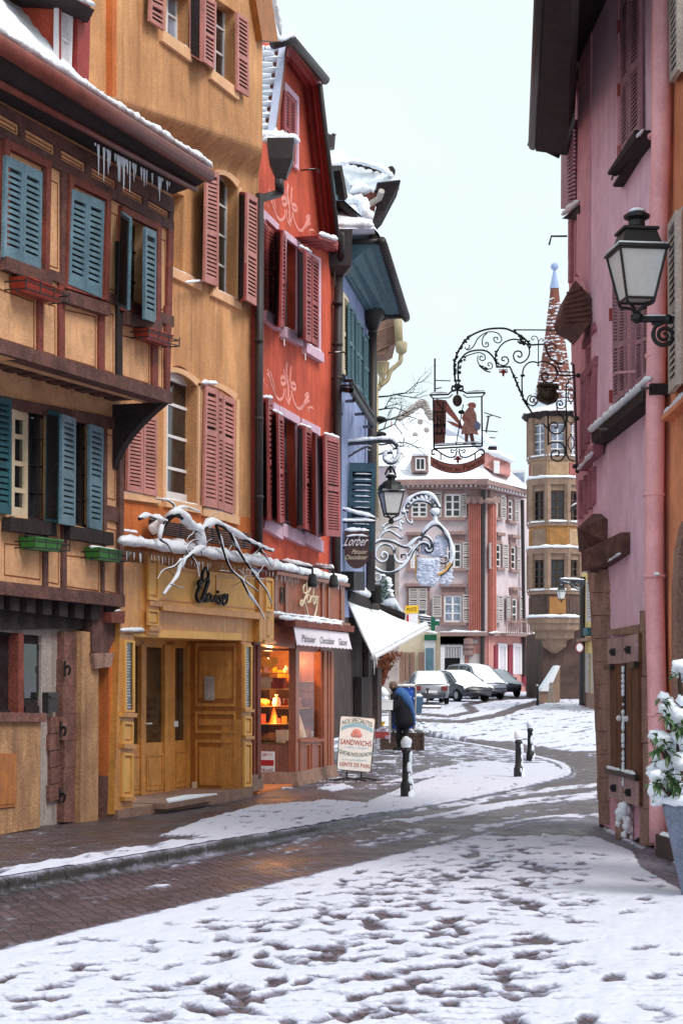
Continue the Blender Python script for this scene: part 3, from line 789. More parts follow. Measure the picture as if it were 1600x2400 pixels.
D('box_red',(150,50,34),.5,.2,6,.1);D('box_green',(62,128,52),.5,.2,6,.1)
flowerbox((P2,z1(40,1272),z1(200,1335),z1(200,1395),z1(38,1345)),'box_red','red flower box on iron rails beneath the closed shutters, nearest the left edge','charcoal')
flowerbox((P2,z2(762,172),z2(905,215),z2(905,280),z2(760,235)),'box_red','red flower box beneath the half-open shutters near the jettied corner','charcoal')
flowerbox((P1,z2(104,1368),z2(268,1388),z2(268,1455),z2(104,1440)),'box_green','bare green flower box under the cream casement','charcoal')
flowerbox((P1,z2(480,1428),z2(620,1450),z2(620,1515),z2(480,1498)),'box_green','green flower box filled with snow, right of the bare one','snow')
#  OCHRE HOUSE
oh=thing('ochre_house','tall ochre plastered house with pink shutters above a panelled oak shopfront','house',((A_.x+B_.x)/2-1,(A_.y+B_.y)/2,.1))
PT=P1.sh(.2)
def arch(pl,tl,tr,br_,bl,rise,off=0,k=8):
 """opening outline with a segmental head (pixels)"""
 out=[]
 for i in range(k+1):
  u=i/k;out.append((tl[0]+(tr[0]-tl[0])*u,tl[1]+(tr[1]-tl[1])*u-rise*4*u*(1-u)))
 return out+[br_,bl]
hWA=[z1(766,-60),z1(866,0),z1(866,238),z1(762,168)]
hWB=[z1(988,-10),z1(1082,55),z1(1080,412),z1(982,345)]
hWC=[z1(730,850),z1(846,900),z1(842,1248),z1(725,1200)]
hWD=arch(PY,z1(1000,805),z1(1090,860),z1(1084,1392),z1(996,1345),22)
hWF=arch(PY,z2(950,430),z2(1132,500),z2(1128,1185),z2(945,1150),32)
w=MB();wall(w,PT,[z1(380,-140),z1(1150,-140),z1(1205,180),z1(1205,668),z1(380,392)],[hWA,hWB],0,.22,.5)
kf=lambda x:392+(668-392)*(x-380)/825;kg=lambda x:505+(842-505)*(x-380)/825
nu,nv=30,12;o=len(w.v)
for i in range(nu+1):
 for j in range(nv+1):
  x=380+(1205-380)*i/nu;v=j/nv
  if i==nu:x=1205-20*sstep(0,1,v)
  off=.32*(1-sstep(0,1,v))-.12+.0
  w.v.append(P1.hit(*z1(x,kf(x)+(kg(x)-kf(x))*v),off))
for i in range(nu):
 for j in range(nv):
  a=o+i*(nv+1)+j;w.f.append((a,a+1,a+nv+2,a+nv+1))
wall(w,PY,[z1(380,470),z1(1188,815),z1(1172,1480),z2(1440,1640),z2(640,1600),z2(640,650)],[hWC,hWD,hWF],0,.24,.5)
w.build('wall','ochre',oh)
w=MB();strip(w,Qd(PY,z2(640,1155),z2(1440,1260),z2(1440,1520),z2(640,1400)),0,.006);w.build('lower_band','ochre_low',oh)
t=MB();strip(t,Qd(PT,z1(488,-140),z1(508,-140),z1(508,445),z1(488,440)),0,.08);t.build('corner_pipe','ochre_low',oh)
def surround(parent,pl,q,wd,m,off=0,th=.03,rise=0,name='window_surround'):
 tl,tr,br_,bl=q;b=MB();k=8
 def row(d):
  out=[]
  for i in range(k+1):
   u=i/k;out.append(pl.hit(tl[0]+(tr[0]-tl[0])*u+d*(2*u-1)*.6,tl[1]+(tr[1]-tl[1])*u-rise*4*u*(1-u)-d,off+th))
  return out
 I,O=row(0),row(wd)
 for i in range(k):b.quad(I[i],I[i+1],O[i+1],O[i]);b.quad(O[i],O[i+1],O[i+1]-pl.n*th,O[i]-pl.n*th);b.quad(I[i],I[i+1],I[i+1]-pl.n*th,I[i]-pl.n*th)
 L_=Qd(pl,(tl[0]-wd*.6,tl[1]),tl,bl,(bl[0]-wd*.6,bl[1]),off);R_=Qd(pl,tr,(tr[0]+wd*.6,tr[1]),(br_[0]+wd*.6,br_[1]),br_,off)
 b.box(L_,0,1,0,1,0,th);b.box(R_,0,1,0,1,0,th)
 return b.build(name,m,parent)
for pl,q,r_ in((PY,(z1(1000,805),z1(1090,860),z1(1084,1392),z1(996,1345)),11),(PY,(z2(950,430),z2(1132,500),z2(1128,1185),z2(945,1150)),14),(PY,(z2(1160,505),z2(1350,580),z2(1345,1245),z2(1150,1195)),12)):
 surround(oh,pl,q,12,'peach',0,.025,r_)
for pl,q in((PT,(z1(735,140),z1(870,235),z1(868,288),z1(730,188))),(PT,(z1(960,318),z1(1084,412),z1(1084,462),z1(956,362))),(PY,(z1(720,1205),z1(912,1290),z1(912,1335),z1(720,1245))),(PY,(z1(968,1322),z1(1095,1385),z1(1095,1425),z1(962,1358))),(PY,(z2(690,1110),z2(905,1140),z2(905,1178),z2(690,1150))),(PY,(z2(935,1150),z2(1140,1190),z2(1140,1235),z2(935,1195))),(PY,(z2(1150,1200),z2(1358,1250),z2(1358,1300),z2(1150,1245)))):
 t=MB();Q=Qd(pl,*q);t.box(Q,0,1,0,1,0,.05);t.build('sill','peach',oh)
 snowbar(oh,[Q(.05,1,.02),Q(.95,1,.02)],.014,seed=q[0][0])
window(oh,Qd(PT,*hWA,off=-.15),2,2,glass='glass_pale');window(oh,Qd(PT,*hWB,off=-.15),2,3,glass='glass')
window(oh,Qd(PY,*hWC,off=-.15),2,3,glass='glass');window(oh,Qd(PY,z1(998,790),z1(1092,850),z1(1086,1392),z1(994,1345),off=-.15),2,4)
window(oh,Qd(PY,z2(948,405),z2(1134,480),z2(1130,1185),z2(943,1150),off=-.14),1,4,'white_paint',fw=.1)
S=lambda*q,**k:shutter(oh,Qd(PT if k.pop('top',0)else PY,*q),k.pop('m','pink_shutter'),k.pop('ns',20),k.pop('rails',(.45,)),**k)
S(z1(690,-82,.1),z1(754,-60,.08),z1(752,142,.08),z1(684,95,.1),top=1,ns=9)
S(z1(878,-60,.05),z1(932,-10,.22),z1(930,282,.22),z1(876,248,.05),top=1,ns=16)
S(z1(934,-20,.22),z1(990,12,.05),z1(982,318,.05),z1(932,282,.22),top=1,ns=16)
S(z1(1086,55,.08),z1(1138,92,.08),z1(1141,447,.08),z1(1086,412,.08),top=1,ns=18)
S(z1(944,775,.22),z1(1002,792,.05),z1(998,1318,.05),z1(935,1292,.22),ns=26)
S(z1(1104,880,.03),z1(1132,885,.26),z1(1126,1375,.26),z1(1100,1392,.03),m='red_shutter',ns=26)
S(z1(1132,883,.26),z1(1184,912,.12),z1(1176,1407,.12),z1(1126,1376,.26),ns=26)
S(z2(735,650,.04),z2(818,665,.05),z2(815,1118,.05),z2(725,1102,.04),rails=());S(z2(822,668,.05),z2(897,680,.05),z2(898,1135,.05),z2(818,1120,.05),rails=())
S(z2(1178,498,.06),z2(1246,520,.05),z2(1244,1205,.05),z2(1164,1190,.06),ns=26,rails=(.62,));S(z2(1250,535,.05),z2(1275,545,.04),z2(1275,1215,.04),z2(1248,1206,.05),ns=26,rails=(.62,));S(z2(1278,550,.04),z2(1346,580,.05),z2(1341,1238,.05),z2(1276,1216,.04),ns=26,rails=(.62,))
snowbar(oh,[PY.hit(*z2(1160,488),.07),PY.hit(*z2(1250,492),.07)],.035,seed=4)
snowbar(oh,[PY.hit(*z1(850,1300),.18),PY.hit(*z1(945,1290),.12)],.02,seed=4)
t=MB();a=PT.hit(*z1(1165,-160),.05);b=PT.hit(*z1(1262,195),.05)
t.prism([PT.hit(*z1(1150,-160),.1),PT.hit(*z1(1225,-160),.1),PT.hit(*z1(1278,190),.1),PT.hit(*z1(1205,185),.1)],PT.n*-.5);t.build('bargeboard','oak_dark',oh)
snowbar(oh,[PT.hit(*z1(1235,-160),-.1),PT.hit(*z1(1290,170),-.1)],.05,seed=8)
t=MB();strip(t,Qd(PY,z2(1440,-160),z2(1464,-150),z2(1464,1480),z2(1440,1470)),0,.1);t.build('corner_board','red_trim',oh)
PDn=PY.sh(.16)
t=MB();hp=lambda x,y,o=0:PDn.hit(*z4(x,y),o)
top=hp(190,1500);t.tube([hp(390,1430,.1),hp(370,1462,.06),hp(210,1510),top],.06,10)
t.tube([top+Vector((0,0,.05)),PDn.hit(*z2(1484,1500))],.062,12)
c0=hp(375,1440,.1);t.tube([c0,hp(370,1330,.1)],.07,8)
for y in(250,700,1150):c=PDn.hit(*z2(1485,y));t.tube([c,c+Vector((0,0,.05))],.072,12)
t.build('downpipe','zinc',oh,True)
t=MB();c=hp(385,1330,.1);g=4000/c.y
t.hexa([c+Vector((x*k,y*k,z))for z,k in((0,.08),(.26,.18))for x,y in((-1,-1),(1,-1),(1,1),(-1,1))])
t.hexa([c+Vector((x*k,y*k,z))for z,k in((.26,.18),(.56,.2))for x,y in((-1,-1),(1,-1),(1,1),(-1,1))]);t.build('hopper_head','zinc',oh)
snowbar(oh,[c+Vector((-.3,.1,.58)),c+Vector((.2,-.1,.56)),c+Vector((.22,.2,.56))],.07,seed=2)
sf=MB()
strip(sf,Qd(P1,z3(690,38),z3(838,50),z3(835,455),z3(690,450)),-.3,.0)
strip(sf,Qd(P1,z3(838,50),z3(906,60),z3(903,465),z3(835,458)),-.3,.03)
strip(sf,Qd(P1,z3(1478,130),z3(1562,150),z3(1562,505),z3(1478,500)),-.3,.03)
strip(sf,Qd(P1,z3(903,320),z3(1480,372),z3(1480,500),z3(903,470)),-.3,-.06)
strip(sf,Qd(P1,z3(690,450),z3(770,462),z3(764,1480),z3(655,1492)),-.3,.0)
strip(sf,Qd(P1,z3(1386,498),z3(1443,505),z3(1439,1400),z3(1384,1395)),-.3,.0)
for q in((z3(690,905),z3(764,910),z3(763,935),z3(684,930)),(z3(690,1085),z3(762,1088),z3(760,1115),z3(690,1112)),(z3(690,1390),z3(758,1392),z3(757,1412),z3(692,1414)),(z3(1388,885),z3(1440,888),z3(1440,905),z3(1388,902)),(z3(1388,1040),z3(1440,1042),z3(1440,1060),z3(1388,1058)),(z3(838,410),z3(906,416),z3(905,440),z3(836,436)),(z3(1500,490),z3(1566,498),z3(1566,512),z3(1500,506)),(z3(838,265),z3(906,275),z3(906,300),z3(838,292))):
 strip(sf,Qd(P1,*q),0,.06)
sh_=sf.build('shopfront','oak',oh)
def panel(parent,pl,q,m='oak',m2='oak_pale',off=0,fr_=.12,name='panel'):
 Q=Qd(pl,*q,off=off);b=MB();wd,ht=Q.size();u=fr_*min(wd,ht)/wd;v=fr_*min(wd,ht)/ht
 b.box(Q,0,u,0,1,0,.03);b.box(Q,1-u,1,0,1,0,.03);b.box(Q,u,1-u,0,v,0,.03);b.box(Q,u,1-u,1-v,1,0,.03)
 b.box(Q,u*1.8,1-u*1.8,v*1.8,1-v*1.8,0,.012)
 return b.build(name,m,parent)
for q in((z3(846,12),z3(906,20),z3(903,268),z3(845,258)),(z3(842,312),z3(904,322),z3(902,410),z3(842,405)),(z3(698,955),z3(758,962),z3(756,1085),z3(695,1088)),(z3(698,1135),z3(756,1140),z3(755,1390),z3(695,1395)),(z3(1395,925),z3(1438,930),z3(1437,1038),z3(1394,1038)),(z3(1395,1075),z3(1437,1080),z3(1436,1330),z3(1394,1335)),(z3(1518,130),z3(1560,138),z3(1560,330),z3(1518,325)),(z3(1518,355),z3(1560,362),z3(1560,480),z3(1518,475))):
 panel(oh,P1,q,'oak_pale',off=.03 if q[0][1]<1440 else 0)
for q,g_ in(((z3(706,490),z3(764,494),z3(764,905),z3(708,902)),0),((z3(1394,515),z3(1440,520),z3(1438,888),z3(1396,885)),0)):
 t=MB();Q=Qd(P1,*q,off=.0);t.box(Q,0,.16,0,1,0,.03);t.box(Q,.84,1,0,1,0,.03);t.box(Q,.16,.84,0,.03,0,.03);t.box(Q,.16,.84,.97,1,0,.03)
 mu=t.build('menu_case','oak_pale',oh)
 t=MB();t.box(Q,.16,.84,.03,.97,0,.01);t.build('pane','glass',mu)
 t=MB();rr=random.Random(2)
 for k in range(22):
  v=.06+k*.04;t.box(Q,.28,.4+rr.random()*.3,v,v+.012,.01,.014)
 t.build('menu_lines','curtain',mu)
t=MB();Q=Qd(P1,z3(906,55),z3(1480,130),z3(1478,372),z3(908,320));t.box(Q,0,1,0,1,-.25,-.03);sb=t.build('sign_board','oak_pale',oh)
t=MB();t.box(Q,0,1,0,.1,-.03,.07);t.box(Q,0,1,.1,.16,-.03,.03)
for a,b in((.0,.44),(.56,1)):
 t.box(Q,a,b,.24,.27,-.03,-.015);t.box(Q,a,b,.9,.93,-.03,-.015);t.box(Q,a,a+.012,.27,.9,-.03,-.015);t.box(Q,b-.012,b,.27,.9,-.03,-.015)
t.build('moulding','oak',sb)
t=MB();e3=lambda x,y:P1.hit(*z3(x,y),.03)
def stroke(pts,r):t.tube(sub([e3(*p)for p in pts],6),r,6)
stroke([(1150,190),(1138,165),(1152,150),(1142,190),(1128,235),(1140,268),(1162,255),(1172,225)],.026)
stroke([(1158,255),(1178,200),(1196,120),(1188,82),(1170,85),(1160,130),(1170,150),(1190,140),(1198,155),(1180,215),(1178,265),(1190,262)],.022)
stroke([(1200,225),(1188,240),(1192,266),(1206,258),(1208,232),(1200,225),(1216,236)],.02)
stroke([(1216,232),(1213,262),(1226,262),(1236,236),(1233,262),(1242,268)],.02)
stroke([(1246,236),(1242,264),(1252,272)],.02);stroke([(1250,212),(1252,216)],.024)
stroke([(1268,236),(1256,244),(1268,262),(1262,280),(1250,276)],.02)
stroke([(1276,262),(1292,250),(1296,232),(1284,232),(1276,255),(1284,286),(1302,268),(1306,226)],.02)
t.build('lettering','black',sb)
t=MB();Qb=Qd(PY,z2(690,1385),z2(1445,1500),z2(1445,1540),z2(690,1425));t.box(Qb,0,1,0,1,0,.35);t.build('shop_cornice','oak_dark',oh)
snowbar(oh,[PY.hit(*z2(695,1405),.42),PY.hit(*z2(1100,1460),.42),PY.hit(*z2(1560,1535),.42)],.085,lump=.35,seed=11,n=10)
snowbar(oh,[PY.hit(*z2(690,1335),.1),PY.hit(*z2(790,1350),.1)],.03,seed=12);snowbar(oh,[P1.hit(*z3(692,440),.03),P1.hit(*z3(832,440),.05)],.035,seed=13)
ic=MB()
for i in range(44):
 k=random.uniform(700,1560);a=PY.hit(*z2(k,1445+.148*(k-695)),.4);l=random.uniform(.02,.12)
 ic.tube([a,a-Vector((0,0,l))],[.006,.001],4)
ic.build('icicle_fringe','ice',oh)['kind']='stuff'
cn=P1.hit(*z3(1386,1395));RC=-solve_off(P1,cn,z3(1095,0)[0]);PDr=P1.sh(-RC)
en=MB()
a0,a1=P1.hit(*z3(1385,490)),P1.hit(*z3(1385,1400));n_=P1.n*-RC
QC=Q3(a0+n_,a0,a1,a1+n_,n=-P1.d)
en.box(QC,-.02,1,0,1,-.05,0);en.build('entrance_cheek','oak_dark',oh)
for v0,v1,m_ in((.58,.98,0),(.41,.55,0),(.03,.37,0)):
 t=MB();t.box(QC,.1,.9,v0,v0+.02,0,.02);t.box(QC,.1,.9,v1-.02,v1,0,.02);t.box(QC,.1,.14,v0+.02,v1-.02,0,.02);t.box(QC,.86,.9,v0+.02,v1-.02,0,.02);t.box(QC,.18,.82,v0+.05,v1-.05,0,.01);t.build('panel','oak',oh)
t=MB();t.box(QC,.3,.48,.62,.77,.01,.045);t.box(QC,.33,.45,.64,.72,.045,.05);t.build('intercom','grey_shutter',oh)
t=MB();t.box(QC,.05,.14,.04,.1,.01,.04);t.build('outlet','cream_paint',oh)
en=MB()
b0,b1=P1.hit(*z3(766,460)),P1.hit(*z3(764,1480));zt=a0.z
ce=[P1.hit(*z3(764,470)),P1.hit(*z3(1388,492))]
en.hexa([ce[0]+Vector((0,0,.0)),ce[1],ce[1]+n_*1.1,ce[0]+n_*1.1]+[v+Vector((0,0,.1))for v in(ce[0],ce[1],ce[1]+n_*1.1,ce[0]+n_*1.1)])
en.build('entrance_soffit','oak_pale',oh)
df=MB()
for q in((z3(690,470),z3(1110,478),z3(1110,520),z3(690,512)),(z3(815,490),z3(830,490),z3(824,1415),z3(812,1415)),(z3(948,495),z3(1006,498),z3(1000,1395),z3(948,1398)),(z3(1076,500),z3(1110,500),z3(1100,1375),z3(1074,1375))):strip(df,Qd(PDr,*q),-.08,.0)
df.build('door_frame','oak',oh)
for q,gl,pn in(((z3(735,500),z3(817,505),z3(813,1418),z3(735,1425)),(.08,.95,.36,.98),(.08,.9,.05,.3)),((z3(828,492),z3(950,500),z3(949,1400),z3(823,1412)),(.12,.9,.36,.96),(.12,.88,.06,.29)),((z3(1003,500),z3(1080,502),z3(1076,1380),z3(1000,1390)),(.06,.96,.36,.96),(.1,.9,.06,.3))):
 Q=Qd(PDr,*q,off=-.03);t=MB();u0,u1,v0,v1=gl
 t.box(Q,0,u0,0,1,-.05,0);t.box(Q,u1,1,0,1,-.05,0);t.box(Q,u0,u1,v1,1,-.05,0);t.box(Q,u0,u1,0,v0,-.05,0)
 a,b,c,d=pn;t.box(Q,a,a+.05,c,d,0,.015);t.box(Q,b-.05,b,c,d,0,.015);t.box(Q,a+.05,b-.05,c,c+.015,0,.015);t.box(Q,a+.05,b-.05,d-.015,d,0,.015);t.box(Q,a+.1,b-.1,c+.03,d-.03,0,.008)
 do=t.build('door' if q[0][0]>z3(800,0)[0]else 'side_light','oak',oh)
 t=MB();t.box(Q,u0,u1,v0,v1,-.04,-.03);t.build('pane','glass_warm',do)
 if z3(820,0)[0]<q[0][0]<z3(900,0)[0]:
  t=MB();h0=Q(.06,.48,0);t.tube([h0,h0+P1.n*.05,h0+P1.n*.05+P1.d*.12],.012,6);t.build('handle','white_paint',do)
t=MB();t.box(Qd(PDr,z3(1000,955),z3(1022,955),z3(1022,988),z3(1000,988)),0,1,0,1,0,.006);t.build('notice','white_paint',oh)
s=MB();f0=P1.hit(*z3(660,1490));f1=P1.hit(*z3(1440,1420));zs=.17
g0=Vector((f0.x,f0.y,0));g1=Vector((f1.x,f1.y,0));
s.hexa([g0+P1.n*.04,g1+P1.n*.04,g1-P1.n*(RC+.1),g0-P1.n*(RC+.1)]+[v+Vector((0,0,zs))for v in(g0+P1.n*.04,g1+P1.n*.04,g1-P1.n*(RC+.1),g0-P1.n*(RC+.1))])
s.build('doorstep','plinth',oh)
t=MB();h=P1.d;c=g0.lerp(g1,.42)
t.hexa([c+h*x+P1.n*y+Vector((0,0,z))for z in(zs-.06,zs+.012)for x,y in((-.9,.2),(1.0,.2),(1.0,-.35),(-.9,-.35))]);t.build('stone_slab','plinth',oh)
sn_=MB();sn_.hexa([c+h*x+P1.n*y+Vector((0,0,z))for z in(zs+.012,zs+.03)for x,y in((-.8,.19),(.9,.19),(.5,-.1),(-.3,-.05))]);sn_.build('snow_cap','snow',oh)
rk=thing('slatted_rack','dark slatted metal rack on the wall above the oak shopfront','rack',PY.hit(*z2(1080,1340)))
t=MB();Qr=Qd(PY,z2(800,1265),z2(1372,1345),z2(1372,1440),z2(800,1345))
for i in range(7):t.box(Qr,0,1,i/7,i/7+.055,.12,.2)
for u in(.02,.3,.62,.97):t.box(Qr,u,u+.012,0,1,.1,.12)
t.build('slats','iron_snowy',rk)
snowbar(rk,[Qr(0,1,.16),Qr(.12,1,.16)],.04,seed=1);snowbar(rk,[Qr(.0,.6,.2),Qr(.1,.55,.2)],.05,seed=6)
bo=thing('snowy_branch','bare snow-laden branch fixed over the oak shopfront sign','branch',PY.hit(*z2(1150,1420),.5))
wood=MB();snw=MB();rb=random.Random(5)
def branch(pts,r0,r1,snowy=1,o=.55):
 P=sub([PY.hit(*z2(p[0],p[1]),(p[2]if len(p)>2 else o))for p in pts],6);k=len(P)
 wood.tube(P,[r0+(r1-r0)*i/(k-1)for i in range(k)],6)
 if snowy:
  rr=[];Q=[]
  for i,p in enumerate(P):
   r=r0+(r1-r0)*i/(k-1)
   q=max(.15,1+.9*noise.noise(p*5));rr.append((r*1.15+.006)*q*snowy);Q.append(p+Vector((0,0,r*.8+.004)))
  snw.tube(Q,rr,7)
branch([(870,1350,.2),(930,1310,.35),(990,1245),(1040,1250),(1095,1310),(1150,1330),(1230,1290),(1330,1340),(1440,1400),(1530,1440),(1565,1450)],.045,.014,1.25)
branch([(1000,1235),(1000,1190),(960,1160),(895,1150)],.014,.005,1);branch([(1000,1220),(1060,1200),(1145,1225)],.014,.004,1.1)
branch([(1140,1330),(1155,1400),(1165,1430),(1100,1470),(1040,1530),(1020,1590),(985,1640),(940,1700)],.034,.006,1.2)
branch([(930,1310),(920,1380),(960,1410),(990,1460)],.02,.004,.8);branch([(800,1265),(850,1250),(890,1262),(960,1280)],.02,.01,1.3)
branch([(1240,1300),(1265,1380),(1290,1470),(1330,1560),(1400,1620),(1478,1680)],.022,.006,.9);branch([(1385,1610),(1430,1700),(1480,1770),(1520,1845)],.016,.005,1)
branch([(1320,1340),(1360,1430),(1410,1510),(1470,1600),(1530,1680),(1562,1760)],.022,.006,.9);branch([(1440,1560),(1480,1595)],.01,.005,2)
branch([(1490,1425),(1520,1470),(1560,1540)],.012,.003,.6);branch([(1040,1500),(1000,1540),(940,1560),(905,1610)],.012,.003,.5);branch([(1010,1600),(970,1660),(950,1690)],.008,.003,.5)
branch([(1100,1480),(1130,1530),(1145,1600)],.012,.003,.6);branch([(1090,1480),(1070,1440),(1110,1390),(1180,1395),(1200,1415)],.01,.003,.5);branch([(1230,1300),(1215,1250),(1250,1230)],.008,.002,.2);branch([(1155,1430),(1160,1480)],.01,.004,.5)
for i in range(34):
 x,y=rb.choice(((960,1270),(1000,1240),(1060,1480),(1010,1600),(980,1640),(1150,1420),(1300,1490),(1340,1570),(1400,1620),(1430,1700),(1410,1510),(1470,1600),(1440,1400),(1500,1430),(1230,1290),(1120,1330)))
 a=rb.uniform(0,6.28);q=[(x,y)]
 for k in range(3):a+=rb.gauss(0,.4);q.append((q[-1][0]+26*cos(a),q[-1][1]+26*sin(a)))
 branch(q,.006,.0015,.5 if rb.random()<.5 else 0,rb.uniform(.5,.62))
wood.build('wood','charcoal',bo,True);snw.build('snow_cap','snow',bo,True)
#  RED HOUSE
PR=through(C_,E_)
rh=thing('red_house','red plastered gabled house with stencilled scrolls, crimson shutters and a wooden bakery shopfront','house',(C_+E_)/2)
R4=lambda x,y:z4(x,y)
def hole(*q):return list(q)
h2=[z4(408,1820),z4(532,1925),z5(528,800),z5(400,690)]
h1=[z5(372,1410),z5(520,1490),z6(440,285),z6(300,230)]
h3=[z5(640,1575),z5(722,1610),z6(575,330),z6(490,300)]
w=MB()
wall(w,PR,[z4(325,975),z4(436,150),z4(484,60),z4(700,395),z4(745,470),z4(905,1960),z5(876,100),z5(872,1700),z6(700,600),z6(90,480),z5(-30,1800),z4(-30,1400),z4(190,975)],[h2,h1,h3],0,.22,.6)
w.build('wall','red_plaster',rh)
t=MB()
def rake(pts_out,pts_in,w0,w1,m=None):
 for(a,b),(c,d)in zip(zip(pts_out,pts_out[1:]),zip(pts_in,pts_in[1:])):
  strip(t,Qd(PR,a,b,d,c,w1),w0-w1,0)
out_=[z4(440,100),z4(500,60),z4(752,448),z4(915,1930)]
in1=[z4(432,190),z4(470,190),z4(695,475),z4(872,1930)]
in2=[z4(430,215),z4(468,235),z4(655,475),z4(815,1890)]
in3=[z4(428,260),z4(455,265),z4(590,480),z4(748,1850)]
LN=[(out_,0,-.2),(out_,0,.32),(out_,.5,.30),(in1,0,.22),(in1,.5,.19),(in2,0,.12),(in2,.5,.08),(in3,0,.0),(in3,0,-.1)]
NX={id(out_):in1,id(in1):in2,id(in2):in3}
def lnp(l,f):
 m=NX.get(id(l),l);return[(p[0]+(q[0]-p[0])*f,p[1]+(q[1]-p[1])*f)for p,q in zip(l,m)]
for(l0,f0,o0),(l1,f1,o1)in zip(LN,LN[1:]):
 P0=[PR.hit(*p,o0)for p in lnp(l0,f0)];P1_=[PR.hit(*p,o1)for p in lnp(l1,f1)]
 for i in range(3):t.quad(P0[i],P0[i+1],P1_[i+1],P1_[i])
t.build('gable_moulding','red_trim',rh)
t=MB()
def gut(pts,r):t.tube([PR.hit(x,y,o)for x,y,o in pts],r,8)
gut([z4(310,90,.2),z4(480,48,.42),z4(790,420,.42)],.085);gut([z4(742,455,.38),z4(908,1900,.36)],.045);t.build('roof_edge','zinc',rh,True)
snowbar(rh,[PR.hit(*z4(370,62),.4),PR.hit(*z4(482,24),.44),PR.hit(*z4(640,215),.44)],.05,seed=2)
t=MB()
for i,(a,b,c,d,o)in enumerate(((z4(725,1850),z4(800,1838),z4(905,1915),z4(905,1960),.4),)):
 for k in range(4):
  f=k/4;g_=(k+1)/4
  q=(z4(725+28*f*2,1850+120*f),z4(912,1905+95*f),z4(908,1905+95*g_),z4(725+28*g_*2,1850+120*g_))
  strip(t,Qd(PR,*q,off=.42-.09*k),-.42+.09*k,0)
t.build('cornice_return','red_trim',rh)
snowbar(rh,[PR.hit(*z4(735,1845),.42),PR.hit(*z4(900,1900),.42)],.05,seed=3)
ra,rb=PR.hit(*z4(322,980),.1),PR.hit(*z4(438,105),.1)
bk=PR.n*-3.0-PR.d*.6
rf=MB();rf.hexa([ra,rb,rb+bk,ra+bk]+[v+PR.d*.12 for v in(ra,rb,rb+bk,ra+bk)]);rf.build('mansard_roof','brick_board',rh)
t=MB();nu,nv=17,9
nrm=(rb-ra).cross(bk).normalized()
if nrm.y>0:nrm=-nrm
for i in range(nu):
 for j in range(nv):
  f0,f1=i/nu,(i+.9)/nu;g0_=(j+.5*(i%2))/nv;g1_=g0_+.97/nv
  p=lambda f,g_,h:ra.lerp(rb,f)+bk*g_+nrm*h
  hz=.07+.05*random.random();gm=(g0_+g1_)/2;dip=.004
  t.add([p(f0+dip,g0_,hz),p(f0-.005,gm,hz+.02),p(f0+dip,g1_,hz),p(f1,g1_,.012),p(f1+.01,gm,.02),p(f1,g0_,.012)],[(0,1,4,5),(1,2,3,4)])
  t.quad(p(f0+dip,g0_,hz),p(f0-.005,gm,hz+.02),p(f0-.005,gm,0),p(f0+dip,g0_,0));t.quad(p(f0-.005,gm,hz+.02),p(f0+dip,g1_,hz),p(f0+dip,g1_,0),p(f0-.005,gm,0))
t.build('roof_snow','snow',rh)
t=MB();t.hexa([ra+nrm*.0,rb+nrm*.0,rb+bk*.035,ra+bk*.035]+[v+nrm*.1 for v in(ra,rb,rb+bk*.035,ra+bk*.035)]);t.build('verge','verge_lead',rh)
snowbar(rh,[ra+bk*.35,ra+bk*.02+nrm*.05,PR.hit(*z4(520,1000),.12)],.09,seed=6,lump=.7)
Q=Qd(PR,z4(398,440),z4(528,585),z4(525,1255),z4(385,1145));t=MB()
t.box(Q,0,.14,0,1,0,.05);t.box(Q,.86,1,0,1,0,.05);t.box(Q,.14,.86,.92,1,0,.05);t.box(Q,.14,.86,0,.05,0,.06);t.build('window_surround','lilac_stone',rh)
S=lambda*q,**k:shutter(rh,Qd(PR,*q),k.pop('m','red_shutter'),k.pop('ns',22),k.pop('rails',(.48,)),**k)
S(z4(412,512,.05),z4(462,565,.05),z4(458,1195,.05),z4(405,1150,.05));S(z4(466,570,.05),z4(510,620,.05),z4(508,1240,.05),z4(460,1198,.05))
def frame(q,l=.12,m='lilac_stone',t_=.05):
 Q=Qd(PR,*q);b=MB();b.box(Q,0,l,0,1,0,t_);b.box(Q,1-l,1,0,1,0,t_);b.box(Q,l,1-l,.93,1,0,t_);b.box(Q,-.02,1.02,-.1,.0,0,t_+.05);b.build('window_surround',m,rh)
 snowbar(rh,[Q(.05,0,t_+.03),Q(.95,0,t_+.03)],.016,seed=q[0][0])
frame((z4(200,1610),z4(342,1750),z5(330,600),z5(200,500)))
S(z4(212,1680,.06),z4(252,1750,.06),z5(250,510,.06),z5(212,480,.06));S(z4(258,1760,.06),z4(326,1820,.06),z5(322,560,.06),z5(256,512,.06))
frame((z4(395,1800),z4(538,1915),z5(534,745),z5(375,655)))
S(z4(340,1790,.05),z4(396,1800,.42),z5(375,655,.42),z5(330,645,.05));S(z4(396,1802,.42),z4(424,1850,.04),z5(412,640,.04),z5(378,655,.42),st=.2)
window(rh,Qd(PR,*h2,off=-.14),1,2,'lilac_stone','curtain',fw=.14)
frame((z4(560,1965),z4(728,2065),z5(728,895),z5(575,800)))
S(z4(545,1965,.05),z4(604,1990,.42),z5(604,770,.42),z5(545,755,.05));S(z4(606,1990,.42),z4(660,2030,.05),z5(658,790,.05),z5(606,775,.42),st=.2);S(z4(668,2035,.05),z4(727,2085,.06),z5(722,835,.06),z5(664,795,.05))
snowbar(rh,[PR.hit(*z4(560,1955),.42),PR.hit(*z4(660,2010),.1)],.03,seed=5)
frame((z5(305,1345),z5(355,1380),z6(285,240),z6(160,160)),t_=.04)
S(z5(214,1308,.05),z5(258,1316,.45),z6(232,190,.45),z6(165,180,.05));S(z5(260,1312,.45),z5(304,1318,.2),z6(240,190,.2),z6(215,190,.45))
